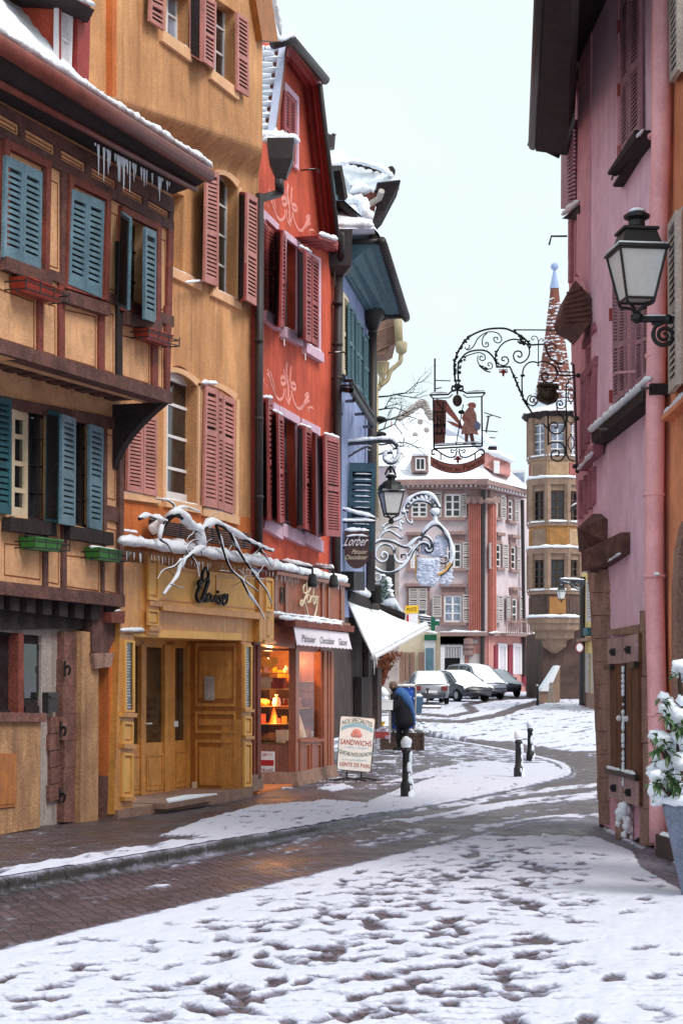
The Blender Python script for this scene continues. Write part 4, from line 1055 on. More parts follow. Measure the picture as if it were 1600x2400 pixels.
frame((z5(350,1375),z5(532,1478),z6(442,290),z6(285,215)),t_=.05)
S(z5(305,1430,.05),z5(352,1445,.42),z6(292,205,.42),z6(245,180,.05),ns=30);S(z5(352,1445,.42),z5(402,1480,.06),z6(330,205,.06),z6(294,205,.42),ns=30,st=.2)
window(rh,Qd(PR,*h1,off=-.14),1,2,'lilac_stone','glass_pale',fw=.14)
frame((z5(555,1490),z5(724,1578),z6(580,340),z6(450,270)),t_=.05)
S(z5(548,1555,.05),z5(598,1565,.42),z6(482,245,.42),z6(430,235,.05),ns=30);S(z5(600,1560,.42),z5(660,1595,.06),z6(528,268,.06),z6(482,248,.42),ns=30,st=.2)
window(rh,Qd(PR,*h3,off=-.14),1,2,'lilac_stone','glass_pale',fw=.14)
S(z5(722,1650,.04),z5(780,1650,.55),z6(632,300,.55),z6(592,310,.04),ns=30);S(z5(782,1640,.55),z5(916,1682,.45),z6(742,308,.45),z6(632,300,.55),ns=34,m='red_shutter')
for a,b,o in((z5(310,1425),z5(400,1470),.3),(z5(558,1550),z5(662,1590),.3),(z5(780,1635),z5(916,1678),.5),(z5(216,1300),z5(302,1310),.4)):snowbar(rh,[PR.hit(*a,o),PR.hit(*b,o-.05)],.028,seed=a[0])
t=MB()
def sten(zf,pts,r=.02):
 P=sub([PR.hit(*zf(*p),.0)for p in pts],5)
 for a,b in zip(P,P[1:]):
  d=(b-a).normalized();n=d.cross(PR.n).normalized()*r
  t.hexa([a-n,b-n,b+n,a+n]+[v+PR.n*.006 for v in(a-n,b-n,b+n,a+n)])
for zf,ox,oy,sk in((z5,0,0,0),(z4,10,395,.06)):
 t=MB()
 def P_(*pts):return[(x+ox,y+oy+sk*(x-450))for x,y in pts]
 sten(zf,P_((440,980),(432,1060),(440,1130),(450,1200),(452,1290),(456,1370)),.045);sten(zf,P_((475,1010),(470,1080),(465,1160)),.03);sten(zf,P_((408,1040),(418,1100),(436,1160)),.025)
 sten(zf,P_((380,1140),(400,1110),(430,1150),(400,1180),(385,1160)),.03);sten(zf,P_((520,1200),(500,1170),(470,1180),(500,1225),(522,1210)),.03)
 sten(zf,P_((262,1040),(275,1100),(300,1190),(335,1280),(370,1320),(405,1290),(415,1220)),.025);sten(zf,P_((255,1080),(285,1130),(310,1220),(340,1290)),.02);sten(zf,P_((285,1060),(305,1130),(325,1220)),.018)
 sten(zf,P_((480,1240),(500,1330),(540,1400),(580,1390),(610,1320),(640,1270)),.025);sten(zf,P_((560,1400),(600,1360),(645,1330)),.02);sten(zf,P_((640,1440),(632,1400),(665,1390),(680,1410)),.018);sten(zf,P_((600,1290),(625,1260),(640,1290),(600,1370)),.02)
 sten(zf,P_((430,1220),(428,1290),(450,1350),(475,1290),(475,1230)),.02);sten(zf,P_((250,1180),(262,1220)),.012);sten(zf,P_((225,1110),(228,1180)),.012)
 t.build('stencil_scroll','stencil',rh)
for p in(z5(385,760),z5(580,895)):
 h=MB();c=PR.hit(*p,.02);h.tube([c,c+PR.n*.05,c+PR.n*.06-Vector((0,0,.12))],.012,6);h.build('shutter_hook','white_paint',rh)
for p in(z5(820,890),z4(570,1250)):
 h=MB();c=PR.hit(*p);h.tube([c,c+PR.n*.3,c+PR.n*.32-Vector((0,0,.07))],.014,6);h.build('iron_hook','iron',rh);snowbar(rh,[c+PR.n*.05,c+PR.n*.3],.012,seed=1)
t=MB();q=lambda x,y,o=.12:PR.hit(*z5(x,y),o)
t.tube([q(915,180),q(905,1000),q(898,2352),PR.hit(*z6(712,620),.12)],.085,10);t.tube([PR.hit(*z4(940,1830),.3),PR.hit(*z4(935,2080),.2)],.06,8)
for y in(420,800,1110,1440):c=q(906,y);t.tube([c,c-Vector((0,0,.05))],.1,10)
t.tube([q(870,60,.08),q(895,500,.06),q(885,1640,.06)],.02,6)
t.build('downpipe','zinc',rh,True)
t=MB();c=q(915,185)
t.hexa([c+Vector((x*k,y*k,z))for z,k in((0,.09),(.14,.23))for x,y in((-1,-1),(1,-1),(1,1),(-1,1))]);t.hexa([c+Vector((x*k,y*k,z))for z,k in((.14,.23),(.8,.25))for x,y in((-1,-1),(1,-1),(1,1),(-1,1))]);t.build('hopper_head','zinc',rh)
snowbar(rh,[c+Vector((-.2,0,.8)),c+Vector((.25,0,.8))],.06,seed=1)
PF=PR.sh(.25)
f6=lambda x,y,o=0:PF.hit(*z6(x,y),o)
sf=MB()
strip(sf,Qd(PF,z6(238,575),z6(770,668),z6(765,955),z6(232,880)),-.5,0);sfo=sf.build('fascia','brick_board',rh)
t=MB()
for a,b,c,d in((250,272,590,860),(330,350,605,870),(600,612,650,900),(645,660,655,905),(738,766,668,935)):strip(t,Qd(PF,z6(a,c),z6(b,c+4),z6(b,d+3),z6(a,d)),0,.03)
strip(t,Qd(PF,z6(200,872),z6(770,945),z6(768,968),z6(200,900)),-.3,.12);strip(t,Qd(PF,z6(235,560),z6(774,652),z6(774,676),z6(235,586)),-.3,.1);t.build('moulding','mahogany',sfo)
snowbar(rh,[f6(205,868,.1),f6(480,898,.1),f6(768,940,.1)],.03,seed=7)
snowbar(rh,[f6(235,535,.05),f6(500,585,.05),f6(775,645,.05)],.085,seed=8,lump=.3,n=10)
t=MB()
Q=Qd(PF,z6(300,678),z6(327,680),z6(326,798),z6(299,794));
for a in((0,.12,0,1),(.88,1,0,1),(.12,.88,0,.05),(.12,.88,.95,1),(.3,.7,.2,.24),(.3,.4,.24,.7),(.4,.8,.66,.7)):t.box(Q,*a,0,.02)
t.build('crest','iron',rh)
t=MB()
def st6(pts,r,k=6):t.tube(sub([f6(*p,.05)for p in pts],k),r,6)
st6([(480,660),(470,690),(478,720),(505,715),(522,680),(512,645),(495,655),(496,720),(478,775),(458,815),(450,800),(462,775),(485,800),(500,860),(525,905),(550,895),(566,850),(572,800)],0.0174)
st6([(508,730),(498,760),(504,790),(518,780),(520,745),(508,730)],0.0136);st6([(528,745),(526,795)],0.0149);st6([(528,765),(536,742),(544,752)],0.0136)
st6([(548,690),(545,795),(558,790),(560,755),(548,750)],0.0136);st6([(564,775),(572,765),(572,745),(563,750),(562,785),(572,795)],0.0124);st6([(577,750),(576,800)],0.0149);st6([(577,765),(583,745)],0.0124)
t.build('lettering','cream_paint',sfo)
ic=MB()
for i in range(60):
 k=random.uniform(240,760);a=f6(k,565+.175*(k-235),.06);l=random.choice((.04,.07,.1,.16))*random.uniform(.6,1.1);ic.tube([a,a-Vector((0,0,l))],[.007,.001],4)
ic.build('icicle_fringe','ice',rh)['kind']='stuff'
for x0_,x1_,y0_,y1_ in((300,545,505,560),(540,700,545,570)):
 t=MB();a=f6(x0_,y0_-20,-.2);b=f6(x1_-5,y1_-20,.35);t.tube([a,b],.02,6);t.tube([b,b-Vector((0,0,.1))],.02,6);t.lathe(b-Vector((0,0,.3)),[(.075,0),(.085,.05),(.06,.2),(.02,.22)],10)
 sp=t.build('spot_arm','iron',rh);snowbar(rh,[a.lerp(b,.05),b+Vector((0,0,.02))],.045,lump=.2,seed=x0_)
t=MB()
strip(t,Qd(PF,z6(602,1130),z6(694,1140),z6(690,2030),z6(606,2050)),-.4,0);strip(t,Qd(PF,z6(410,1130),z6(430,1130),z6(430,2090),z6(408,2090)),-.1,.02);strip(t,Qd(PF,z6(430,1805),z6(602,1800),z6(604,2045),z6(430,2085)),-.2,0)
strip(t,Qd(PF,z6(430,965),z6(694,985),z6(694,1140),z6(430,1130)),-.2,-.02)
strip(t,Qd(PF,z6(135,1090),z6(182,1095),z6(182,2110),z6(135,2140)),-.1,-.05)
strip(t,Qd(PF,z6(130,920),z6(420,960),z6(420,1130),z6(130,1090)),-.3,-.02)
shp=t.build('shopfront','mahogany',rh)
t=MB()
for a,b in((612,634),(645,655),(664,686)):strip(t,Qd(PF,z6(a,1145),z6(b,1147),z6(b,2010),z6(a,2020)),0,.03)
for a,b in((438,515),(525,598)):
 Q=Qd(PF,z6(a,1830),z6(b,1826),z6(b,2040),z6(a,2058));t.box(Q,0,.1,0,1,0,.025);t.box(Q,.9,1,0,1,0,.025);t.box(Q,.1,.9,0,.06,0,.025);t.box(Q,.1,.9,.94,1,0,.025)
strip(t,Qd(PF,z6(430,1795),z6(604,1790),z6(604,1812),z6(430,1818)),0,.05)
t.build('panel','brick_board',shp)
t=MB();strip(t,Qd(PF,z6(148,1100),z6(172,1102),z6(172,2080),z6(148,2100)),-.05,-.02)
t.build('panel','timber_red',shp)
cz=f6(420,1130);cb=f6(418,2090)
RCB=.95;nb=PF.n*-RCB+PF.d*.12
fw_=MB();Q=Qd(PF,z6(428,1130),z6(602,1136),z6(602,1800),z6(428,1806),off=-.06)
fw_.box(Q,0,.04,0,1,-.04,.02);fw_.box(Q,.94,1,0,1,-.04,.02);fw_.box(Q,.04,.94,0,.03,-.04,.02);fw_.box(Q,.04,.94,.97,1,-.04,.02);fo=fw_.build('display_window','mahogany',shp)
CL=Vector((0,0,1))
QL=Q3(cz+nb,cz,cb,cb+nb,n=-PF.d)
t=MB();t.box(QL,0,.1,.0,1,-.06,.04);t.box(QL,.88,1,0,1,-.06,.04);t.box(QL,.1,.88,0,.265,-.06,.02);t.box(QL,.1,.88,.985,1,-.06,.02);ck=t.build('entrance_cheek','mahogany',shp)
gl=bpy.data.materials.new('clear_glass');gl.use_nodes=True;nn=gl.node_tree.nodes;ll=gl.node_tree.links
tr=nn.new('ShaderNodeBsdfTransparent');gs=nn.new('ShaderNodeBsdfGlossy');gs.inputs['Roughness'].default_value=.03;fz=nn.new('ShaderNodeFresnel');fz.inputs[0].default_value=1.22;ms=nn.new('ShaderNodeMixShader')
tr.inputs[0].default_value=(.9,.88,.85,1);ll.new(fz.outputs[0],ms.inputs[0]);ll.new(tr.outputs[0],ms.inputs[1]);ll.new(gs.outputs[0],ms.inputs[2]);ll.new(ms.outputs[0],nn['Material Output'].inputs[0]);M['clear_glass']=gl
t=MB();t.quad(Q(.04,.03,0),Q(.94,.03,0),Q(.94,.97,0),Q(.04,.97,0));t.build('pane','clear_glass',fo)
t=MB();t.quad(QL(.1,.265,0),QL(.88,.265,0),QL(.88,.985,0),QL(.1,.985,0));t.build('pane','clear_glass',ck)
QI=lambda u,v,k:(cb+(cz-cb)*v)+PF.n*(-RCB*(1-u))+PF.d*(k*1.75)+PF.d*.02
D('shop_back',(150,104,66),.8,.2,5,.1);D('shelf_gold',(220,150,70),.4,.2,6,.1);D('shop_paper',(230,200,170),.7,.2,6,.1);D('choc_box',(150,50,30),.5,.4,9,.1);D('bread',(196,112,44),.7,.4,9,.3);D('gold_foil',(226,170,60),.35,.2,8,.1,metal=.6)
t=MB()
t.hexa([QI(u,v,k)for k in(1.0,1.02)for u,v in((-.3,.2),(.95,.2),(.95,1),(-.3,1))])
t.hexa([QI(u,v,k)for u in(-.3,-.28)for k,v in((.02,.2),(1,.2),(1,1),(.02,1))])
t.hexa([QI(u,v,k)for v in(1.0,1.02)for k,u in((.02,-.3),(1,-.3),(1,.95),(.02,.95))])
t.build('display_back','shop_back',shp)
t=MB()
for v in(.27,.415,.55,.685,.81):t.hexa([QI(u,vv,k)for vv in(v,v+.008)for k,u in((.06,-.2),(.55,-.2),(.55,.72),(.06,.72))])
t.hexa([QI(u,vv,k)for vv in(.27,.278)for k,u in((.06,-.2),(.98,-.2),(.98,.92),(.06,.92))]);t.hexa([QI(u,vv,k)for vv in(.53,.536)for k,u in((.55,.3),(.98,.3),(.98,.8),(.55,.8))])
t.hexa([QI(u,vv,k)for vv in(.745,.75)for k,u in((.6,.2),(.98,.2),(.98,.86),(.6,.86))]);t.build('shelf','shelf_gold',shp)
GR='goods in the bakery window'
def good(name,label,u,v,k,kind,m,s=.1,rot=0):
 c=QI(u,v,k);b=MB()
 if kind=='box':b.cbox(c+Vector((0,0,s*.55)),s*1.3,s*.8,s*1.1,rot);b.cbox(c+Vector((0,0,s*1.13)),s*1.36,s*.86,s*.12,rot)
 elif kind=='loaf':b.ball(c+Vector((0,0,s*.5)),s,10,6,(1.2,.8,.55),.25,u*9)
 elif kind=='heart':
  P=[];
  for i in range(20):
   a=2*pi*i/20;P.append(c+Vector((16*sin(a)**3*s/16,.02,s+(13*cos(a)-5*cos(2*a)-2*cos(3*a)-cos(4*a))*s/16)))
  b.prism(P,(0,-.06,0))
 elif kind=='bag':b.lathe(c,[(s*.55,0),(s*.6,s*.5),(s*.45,s*1.1),(s*.12,s*1.3),(s*.3,s*1.6)],8)
 elif kind=='tree':b.lathe(c,[(s*.7,0),(s*.5,s*.6),(s*.3,s*1.3),(.005,s*2.1)],8)
 tag(b.build(name,m),label,name.replace('_',' '),GR)
good('gold_heart','large golden heart on the top shelf of the lit bakery window',.42,.818,.2,'heart','gold_foil',.15)
good('gift_box','orange gift box standing on the second shelf under the golden heart',.35,.693,.2,'box','shop_paper',.16,.2)
good('chocolate_box','dark red chocolate box leaning beside the orange gift box',.58,.693,.25,'box','choc_box',.15,-.4)
good('bread_loaf','round loaf on the third shelf of the lit bakery window',.3,.558,.2,'loaf','bread',.12)
good('gift_bag','small paper bag tied at the neck on the third shelf',.55,.558,.2,'bag','shop_paper',.12)
good('chocolate_tree','cone-shaped chocolate on the fourth shelf, lit orange',.5,.423,.2,'tree','bread',.13)
good('chocolate_box','flat dark chocolate box on the fourth shelf beside the cone',.25,.423,.2,'box','choc_box',.13,.3)
good('bread_loaf','big glowing loaf at the bottom of the lit bakery window',.5,.278,.16,'loaf','bread',.16)
good('bread_loaf','smaller dark loaf behind the big glowing loaf',.2,.278,.3,'loaf','choc_box',.15)
good('cake_box','white cake box near the left pane at the bottom of the bakery window',.7,.278,.12,'box','shop_paper',.17,.1)
good('gold_bag','tall gold bag standing in the front bakery pane',.75,.278,.5,'bag','gold_foil',.18)
good('chocolate_figure','tall pale figure wrapped in paper in the front bakery pane',.72,.278,.68,'tree','shop_paper',.22)
good('gift_box','plain box on the high shelf of the front bakery pane',.6,.536,.75,'box','shop_paper',.14,.5)
good('chocolate_box','brown box at the right end of the front bakery pane',.7,.278,.86,'box','choc_box',.2,.2)
rg=random.Random(17)
for v in(.278,.423,.558,.693,.818):
 for k in range(5):
  b=MB();c=QI(rg.uniform(-.1,.68),v,rg.uniform(.12,.5));s_=rg.uniform(.05,.085)
  if rg.random()<.5:b.cbox(c+Vector((0,0,s_*.7)),s_*1.1,s_*.5,s_*1.4,rg.uniform(-.5,.5));m_=rg.choice(('shop_paper','choc_box','gold_foil'))
  else:b.lathe(c,[(s_*.6,0),(s_*.7,s_*.6),(s_*.3,s_*1.1),(s_*.35,s_*1.4)],10);m_=rg.choice(('gold_foil','bread','shop_paper'))
  tag(b.build('wrapped_sweet',m_),'little wrapped sweet among many crowding the lit bakery shelves','sweet',GR)
for k in range(25):
 b=MB();c=QI(rg.uniform(.25,.85),(.278,.536,.75,.278,.536)[k%5],rg.uniform(.72,.95));s_=rg.uniform(.08,.14)
 if k%2:b.cbox(c+Vector((0,0,s_*.7)),s_*1.1,s_*.6,s_*1.4,rg.uniform(-.5,.5))
 else:b.lathe(c,[(s_*.5,0),(s_*.7,s_*.5),(s_*.2,s_*1.2),(s_*.3,s_*1.5),(s_*.05,s_*1.8)],10)
 tag(b.build('wrapped_treat',rg.choice(('shop_paper','choc_box','gold_foil','mahogany'))),'wrapped treat crowded into the front pane of the bakery window','treat',GR)
for(u,v,k,e_)in((.35,.95,.3,34),(.4,.62,.12,12),(.6,.45,.12,12),(.6,.9,.8,5)):
 pl_=bpy.data.lights.new('shop_lamp','POINT');pl_.energy=e_;pl_.color=(1,.52,.2);pl_.shadow_soft_size=.06
 po=bpy.data.objects.new('shop_lamp',pl_);COL.objects.link(po);po.location=QI(u,v,k)
t=MB();t.box(QL,.30,.62,.05,.21,.02,.026);po=t.build('poster','white_paint',shp)
D('red_ink',(176,36,40),.7,.1);D('blue_ink',(60,90,150),.7,.1);D('green_ink',(30,74,52),.7,.1);D('pale_blue',(150,190,206),.7,.1);D('ink',(24,22,26),.7,.1)
t=MB();t.box(QL,.32,.60,.10,.145,.027,.029);text(t,QL,'2011',.38,.56,.175,.20,.03);text(t,QL,'Noël',.35,.58,.055,.085,.03);t.build('print','red_ink',po)
t=MB();a=f6(408,2055);b=f6(695,2020);a.z=b.z=0;top=.25
def slab(P,z0,z1_):return[Vector((p.x,p.y,z))for z in(z0,z1_)for p in P]
t.hexa(slab([a+PF.n*.06,b+PF.n*.06,b-PF.n*.4,a-PF.n*.4],0,top));t.hexa(slab([a+PF.n*.06-PF.d*.06,a+PF.n*.06,a-PF.n*(RCB),a-PF.n*RCB-PF.d*.06],0,top-.004))
t.hexa(slab([a+PF.n*.1-PF.d*.1,b+PF.n*.1,b-PF.n*.3,a-PF.n*.3-PF.d*.1],0,.1));t.build('plinth','plinth',rh)
t=MB();c0_=f6(135,2100);c0_.z=0;c1_=a.copy();t.hexa(slab([c0_,c1_-PF.d*.1,c1_-PF.n*1.2-PF.d*.1,c0_-PF.n*1.2],0,.06));t.build('doorstep','ochre_low',rh)
t=MB();strip(t,Qd(PF,z6(96,1085),z6(136,1090),z6(136,2140),z6(92,2150)),-.3,-.08);t.build('side_pilaster','timber_red',rh)
t=MB();strip(t,Qd(PF,z6(92,2060),z6(190,2050),z6(190,2160),z6(92,2190)),-.3,-.02);t.build('pilaster_base','plinth',rh)
t=MB();Q=Qd(PF.sh(-RCB),z6(60,1080),z6(260,1090),z6(255,2120),z6(60,2140));t.box(Q,-.4,1.1,0,1,-.1,0);dd=t.build('shop_door','mahogany',rh);t=MB();t.box(Q,.35,.9,.3,.95,0,.01);t.build('pane','glass_warm',dd)
aw=thing('bakery_awning','short cream awning with script lettering above the lit bakery window','awning',f6(500,1000))
t=MB();N=56
def vz(u,v,w=0):return Qd(PF,z6(303,970),z6(712,1015),z6(718,1138),z6(300,1108))(u,v,.22+.06*(1-v)+w)
for i in range(N):
 u0,u1=i/N,(i+1)/N;b0=.06*abs(sin(u0*pi*14));b1=.06*abs(sin(u1*pi*14))
 t.quad(vz(u0,b0),vz(u1,b1),vz(u1,1),vz(u0,1));t.quad(vz(u0,b0,-.012),vz(u1,b1,-.012),vz(u1,1,-.012),vz(u0,1,-.012));t.quad(vz(u0,b0),vz(u1,b1),vz(u1,b1,-.012),vz(u0,b0,-.012))
va_=t.build('valance','awning_cream',aw)
t=MB()
for s_,a,b in(('Pâtissier',.1,.33),('Chocolatier',.41,.68),('Glacier',.76,.93)):text(t,vz,s_,a,b,.22,.62,.008,.12)
t.build('lettering','zinc',va_)
t=MB();strip(t,Qd(PF,z6(296,915),z6(745,965),z6(742,1010),z6(296,968)),-.1,.26);t.build('awning_box','timber_red',aw)
snowbar(aw,[f6(298,908,.2),f6(520,935,.22),f6(744,962,.2)],.045,seed=4)
#  BLUE HOUSE
PB=Pl((E_.x+.04,E_.y+.12),radians(8))
bh=thing('blue_house','narrow pale blue house with a deep teal cornice and snowy dormered roof','house',(E_.x,E_.y+2,.05))
w=MB();wall(w,PB,[z4(900,1780),z5(1190,540),z5(1240,2352),z6(990,900),z6(690,900),z5(890,1500)],(),0,.1,2);w.build('wall','blue_plaster',bh)
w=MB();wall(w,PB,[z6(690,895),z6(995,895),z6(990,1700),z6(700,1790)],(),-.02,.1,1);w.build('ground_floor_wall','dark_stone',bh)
on=.78
A0,A1=PB.hit(*z5(945,150)),PB.hit(*z5(1188,560))
G0=PB.hit(*z4(1262,1800),on);G1=PB.hit(*z5(1490,470),on)
b0=PB.hit(*z4(905,1800),0)
zc0,zc1=A0.z,A1.z;H0=(G0.z-zc0);H1=(G1.z-zc1)
t=MB();prof=[(0,0),(.08,.0),(.1,.12),(.24,.34),(.3,.36),(.52,.62),(.6,.64),(.74,.82),(.93,.86),(.96,1),(0,1)]
def cpt(f,o,h):
 base=A0.lerp(A1,f);return Vector((base.x,base.y,zc0+(zc1-zc0)*f+h*(H0+(H1-H0)*f)))+PB.n*(o*on)
ext=-.04
for i in range(len(prof)-1):
 (o0,h0),(o1,h1)=prof[i],prof[i+1];t.quad(cpt(ext,o0,h0),cpt(1.03,o0,h0),cpt(1.03,o1,h1),cpt(ext,o1,h1))
t.poly([cpt(ext,o,h)for o,h in prof]);t.poly([cpt(1.03,o,h)for o,h in prof]);t.build('cornice','teal_cornice',bh)
t=MB();t.tube([cpt(ext-.02,1.0,.97),cpt(1.05,1.0,.97)],.085,10);t.tube([cpt(ext,1.0,1.03),cpt(ext,.05,1.03)],.05,8)
for i in range(26):c=cpt(i/25,1,.97);t.tube([c,c+(cpt(1,1,.97)-cpt(0,1,.97))*.008],.093,10)
t.build('gutter','zinc',bh,True)
ro0,ro1=cpt(ext,1.0,1.04),cpt(1.04,1.0,1.04);up=Vector((0,0,2.6))-PB.n*2.6
t=MB();t.hexa([ro0,ro1,ro1+up,ro0+up]+[v-Vector((0,0,.12))for v in(ro0,ro1,ro1+up,ro0+up)]);t.build('roof','timber_dark',bh)
sm=MB();nu,nv=40,34
for i in range(nu+1):
 for j in range(nv+1):
  p=ro0.lerp(ro1,i/nu)+up*(1.0*j/nv);e_=min(1,j/3,(min(i,nu-i)+.5)/3)
  sm.v.append(p+Vector((0,0,.02+.16*sqrt(e_)+.06*noise.noise(p*2))))
for i in range(nu):
 for j in range(nv):a=i*(nv+1)+j;sm.f.append((a,a+1,a+nv+2,a+nv+1))
sm.build('roof_snow','snow',bh,True)
t=MB();t.prism([at(*z4(x,y),31.3+(1795-y)/300*1.7)for x,y in((870,1480),(940,1545),(1140,1555),(1150,1640),(1218,1690),(1240,1785),(900,1790))],Vector((.1,1.6,.1)));snowbar(bh,[at(*z4(x,y),31.3+(1795-y)/300*1.7)for x,y in((880,1500),(950,1550),(1140,1560),(1155,1650),(1220,1700))],.09,seed=14);snowbar(bh,[at(*z4(x,y),31.25)for x,y in((905,1770),(1060,1770),(1240,1770))],.07,seed=15);t.build('snow_bank','snow',bh)
PD1=PB.sh(on-.75)
t=MB();q=[PD1.hit(*z4(x,y))for x,y in((850,1260),(950,1270),(985,1540),(880,1520))];t.prism(q,PB.n*-1.2);dm=t.build('dormer','teal_cornice',bh)
t=MB();strip(t,Qd(PD1,z4(870,1290),z4(925,1295),z4(945,1480),z4(890,1475)),0,.02);t.build('pane','glass',dm)
t=MB();q=[PD1.hit(*z4(x,y),.12)for x,y in((855,1215),(945,1205),(1000,1500),(975,1525),(930,1250),(860,1262))];t.prism(q,PB.n*-1.3);t.build('dormer_edge','timber_dark',dm)
snowbar(bh,[PD1.hit(*z4(850,1225),-.1),PD1.hit(*z4(890,1180),-.3),PD1.hit(*z4(950,1200),-.1)],.12,seed=2)
D2=37.5
def h4(x,y,d):return at(*z4(x,y),d)
t=MB();t.hexa([h4(1160,1480,D2),h4(1290,1400,D2-.3),h4(1290,1400,D2+2),h4(1100,1480,D2+2),h4(1150,1760,D2),h4(1215,1770,D2-.3),h4(1215,1770,D2+2),h4(1100,1760,D2+2)]);t.build('hoist_dormer','timber_red',bh)
t=MB();t.prism([h4(1265,1370,D2-.8),h4(1485,1345,D2-.5),h4(1340,1620,D2-.3),h4(1222,1740,D2-.3),h4(1250,1620,D2-.3),h4(1300,1480,D2-.5)],Vector((-.05,1.2,.0)));t.build('hoist_soffit','timber_dark',bh)
t=MB();t.tube([h4(1150,1590,D2-.3),h4(1285,1510,D2-.6),h4(1310,1440,D2-.8)],.07,6);t.build('strut','grey_shutter',bh)
sm=MB();sm.prism([h4(1480,1335,D2-.5),h4(1270,1360,D2-.8),h4(1240,1440,D2-.4),h4(1160,1380,D2-.2),h4(1020,1390,D2),h4(960,1290,D2+.2),h4(940,1150,D2+.4),h4(1120,1190,D2+.3),h4(1290,1235,D2),h4(1400,1260,D2-.2)],Vector((0,.8,.0)));sm.build('snow_cap','snow',bh)
t=MB();P=[h4(950,1150,D2+.2),h4(1120,1200,D2),h4(1290,1245,D2-.2)];t.tube(P,.045,6)
for i in range(5):c=h4(1030+i*70,1180+i*20,D2-.1);t.ball(c,.06,6,4)
t.ball(h4(1385,1262,D2-.4),.11,8,5,(1,1,1),.5);t.build('ridge_tiles','timber_dark',bh)
snowbar(bh,[h4(1015,1470,D2-.8),h4(1100,1440,D2-.8),h4(1200,1440,D2-.8)],.11,seed=4);snowbar(bh,[h4(940,1170,D2-.3),h4(1120,1190,D2-.3),h4(1300,1240,D2-.4),h4(1420,1320,D2-.6)],.065,seed=5)
t=MB();strip(t,Qd(PB,(z4(1018,1400)),z4(1150,1395),z4(1150,1440),z4(1018,1440),off=-1.2),0,.2);t.build('vent_slot','black',bh)
t=MB();t.tube([h4(815,950,34),h4(845,950,34),h4(835,1055,34)],.09,6);t.tube([h4(845,945,34),h4(868,925,34),h4(884,935,34)],.04,6);t.build('chimney_cowl','zinc',bh)
for x0_,x1_,yt0,yt1,yb0,yb1,o in((952,1000,330,400,1080,1110,.05),(1004,1040,430,470,1150,1180,.12),(1044,1068,480,520,1190,1210,.08),(1074,1102,570,600,1210,1230,.12),(1106,1140,610,640,1230,1280,.08),(1148,1168,740,770,1290,1320,.12),(1172,1200,720,750,1350,1390,.08)):
 shutter(bh,Qd(PB,z5(x0_,yt0),z5(x1_,yt1),z5(x1_,yb1),z5(x0_,yb0),off=o),'cream_paint' if x0_==952 else 'teal_cornice',28,(.5,))
t=MB()
P=lambda x,y,o=.42:PB.hit(*z5(x,y),o)
t.tube([P(945,1145,.1),P(1035,1145),P(1240,1475)],.03,6);t.tube([P(945,1225,.1),P(1030,1235),P(1235,1555)],.05,6);t.tube([P(940,1190,.1),P(1032,1190),P(1238,1515)],.02,6)
for i in range(14):x=1035+i*15;t.tube([P(x,1145+i*24),P(x-2,1235+i*24)],.016,5)
for x,y in((985,1335),(1070,1455),(1145,1570)):t.tube([P(x,y,.05),P(x+70,y-5,.4),P(x+75,y-50,.42)],.03,6)
t.build('balcony_rail','iron',bh)
snowbar(bh,[P(1040,1240,.3),P(1230,1550,.3)],.03,seed=7)
t=MB();q=lambda x,y:PB.hit(*z5(x,y),.15);t.tube([q(1225,700),q(1222,1900),PB.hit(*z6(968,320),.15),PB.hit(*z6(965,700),.15)],.1,10)
t.lathe(q(1228,690),[(.1,0),(.17,.2),(.24,.3),(.24,.9),(.2,.95)],8);t.tube([cpt(1.0,.9,.9),cpt(1.0,.5,.3),q(1228,600)],.07,8);t.build('downpipe','zinc',bh,True)
t=MB();c=PB.hit(*z6(1003,800),.2);t.lathe(c,[(.11,0),(.13,.03),(.13,.36),(.11,.4)],12);t.build('awning_motor','black',bh)
t=MB();strip(t,Qd(PB,z6(745,562),z6(832,566),z6(832,704),z6(745,700)),0,.25);t.build('wall_box','black',bh)
Q=Q3(at(*z5(1010,1900),32.9),at(*z5(1258,1905),32.6),at(*z6(985,410),32.6),at(*z6(792,400),32.9),n=Vector((0,-1,0)))
shutter(bh,Q,'teal_cornice',12,(.55,),rl=.1,th=.09)
for v in[.1+i*.064 for i in range(13)]:snowbar(bh,[Q(.2,v,.04),Q(.84,v,.04)],.018,lump=.3,seed=v*50)
t=MB();strip(t,Qd(PB,z6(845,1340),z6(905,1340),z6(905,1640),z6(845,1660)),0,.15);t.build('meter_cabinet','timber_dark',bh)
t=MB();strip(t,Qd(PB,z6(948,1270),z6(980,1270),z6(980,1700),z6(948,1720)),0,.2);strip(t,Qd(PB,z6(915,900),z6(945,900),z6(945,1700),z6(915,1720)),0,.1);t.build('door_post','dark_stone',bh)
wa=thing('white_awning','big snow-white sloping canvas awning over the pavement by the blue house','awning',PB.hit(*z6(800,860)))
Qa=Q3(at(*z6(795,775),33.0),at(*z6(1005,835),37.6),at(*z6(1378,975),36.6),at(*z6(985,1192),33.4))
t=MB();n_=16
for i in range(n_):
 for j in range(n_):
  f=lambda a,b,s_:Qa(a,1-b,-.0)-Vector((0,0,.1*sin(pi*b)*(.6+.4*sin(pi*a))))+Vector((0,0,s_))
  for s_ in(0,.03):t.quad(f(i/n_,j/n_,s_),f((i+1)/n_,j/n_,s_),f((i+1)/n_,(j+1)/n_,s_),f(i/n_,(j+1)/n_,s_))
t.build('canvas','awning_white',wa,True)
t=MB();t.tube([Qa(0,0,0),Qa(1,0,0)],.06,8);t.tube([Qa(0,0,0),Qa(0,1,0)],.02,6);t.build('front_bar','white_paint',wa)
snowbar(wa,[Qa(0,0,0)+Vector((0,0,.06)),Qa(1,0,0)+Vector((0,0,.06))],.05,lump=.2,seed=1)
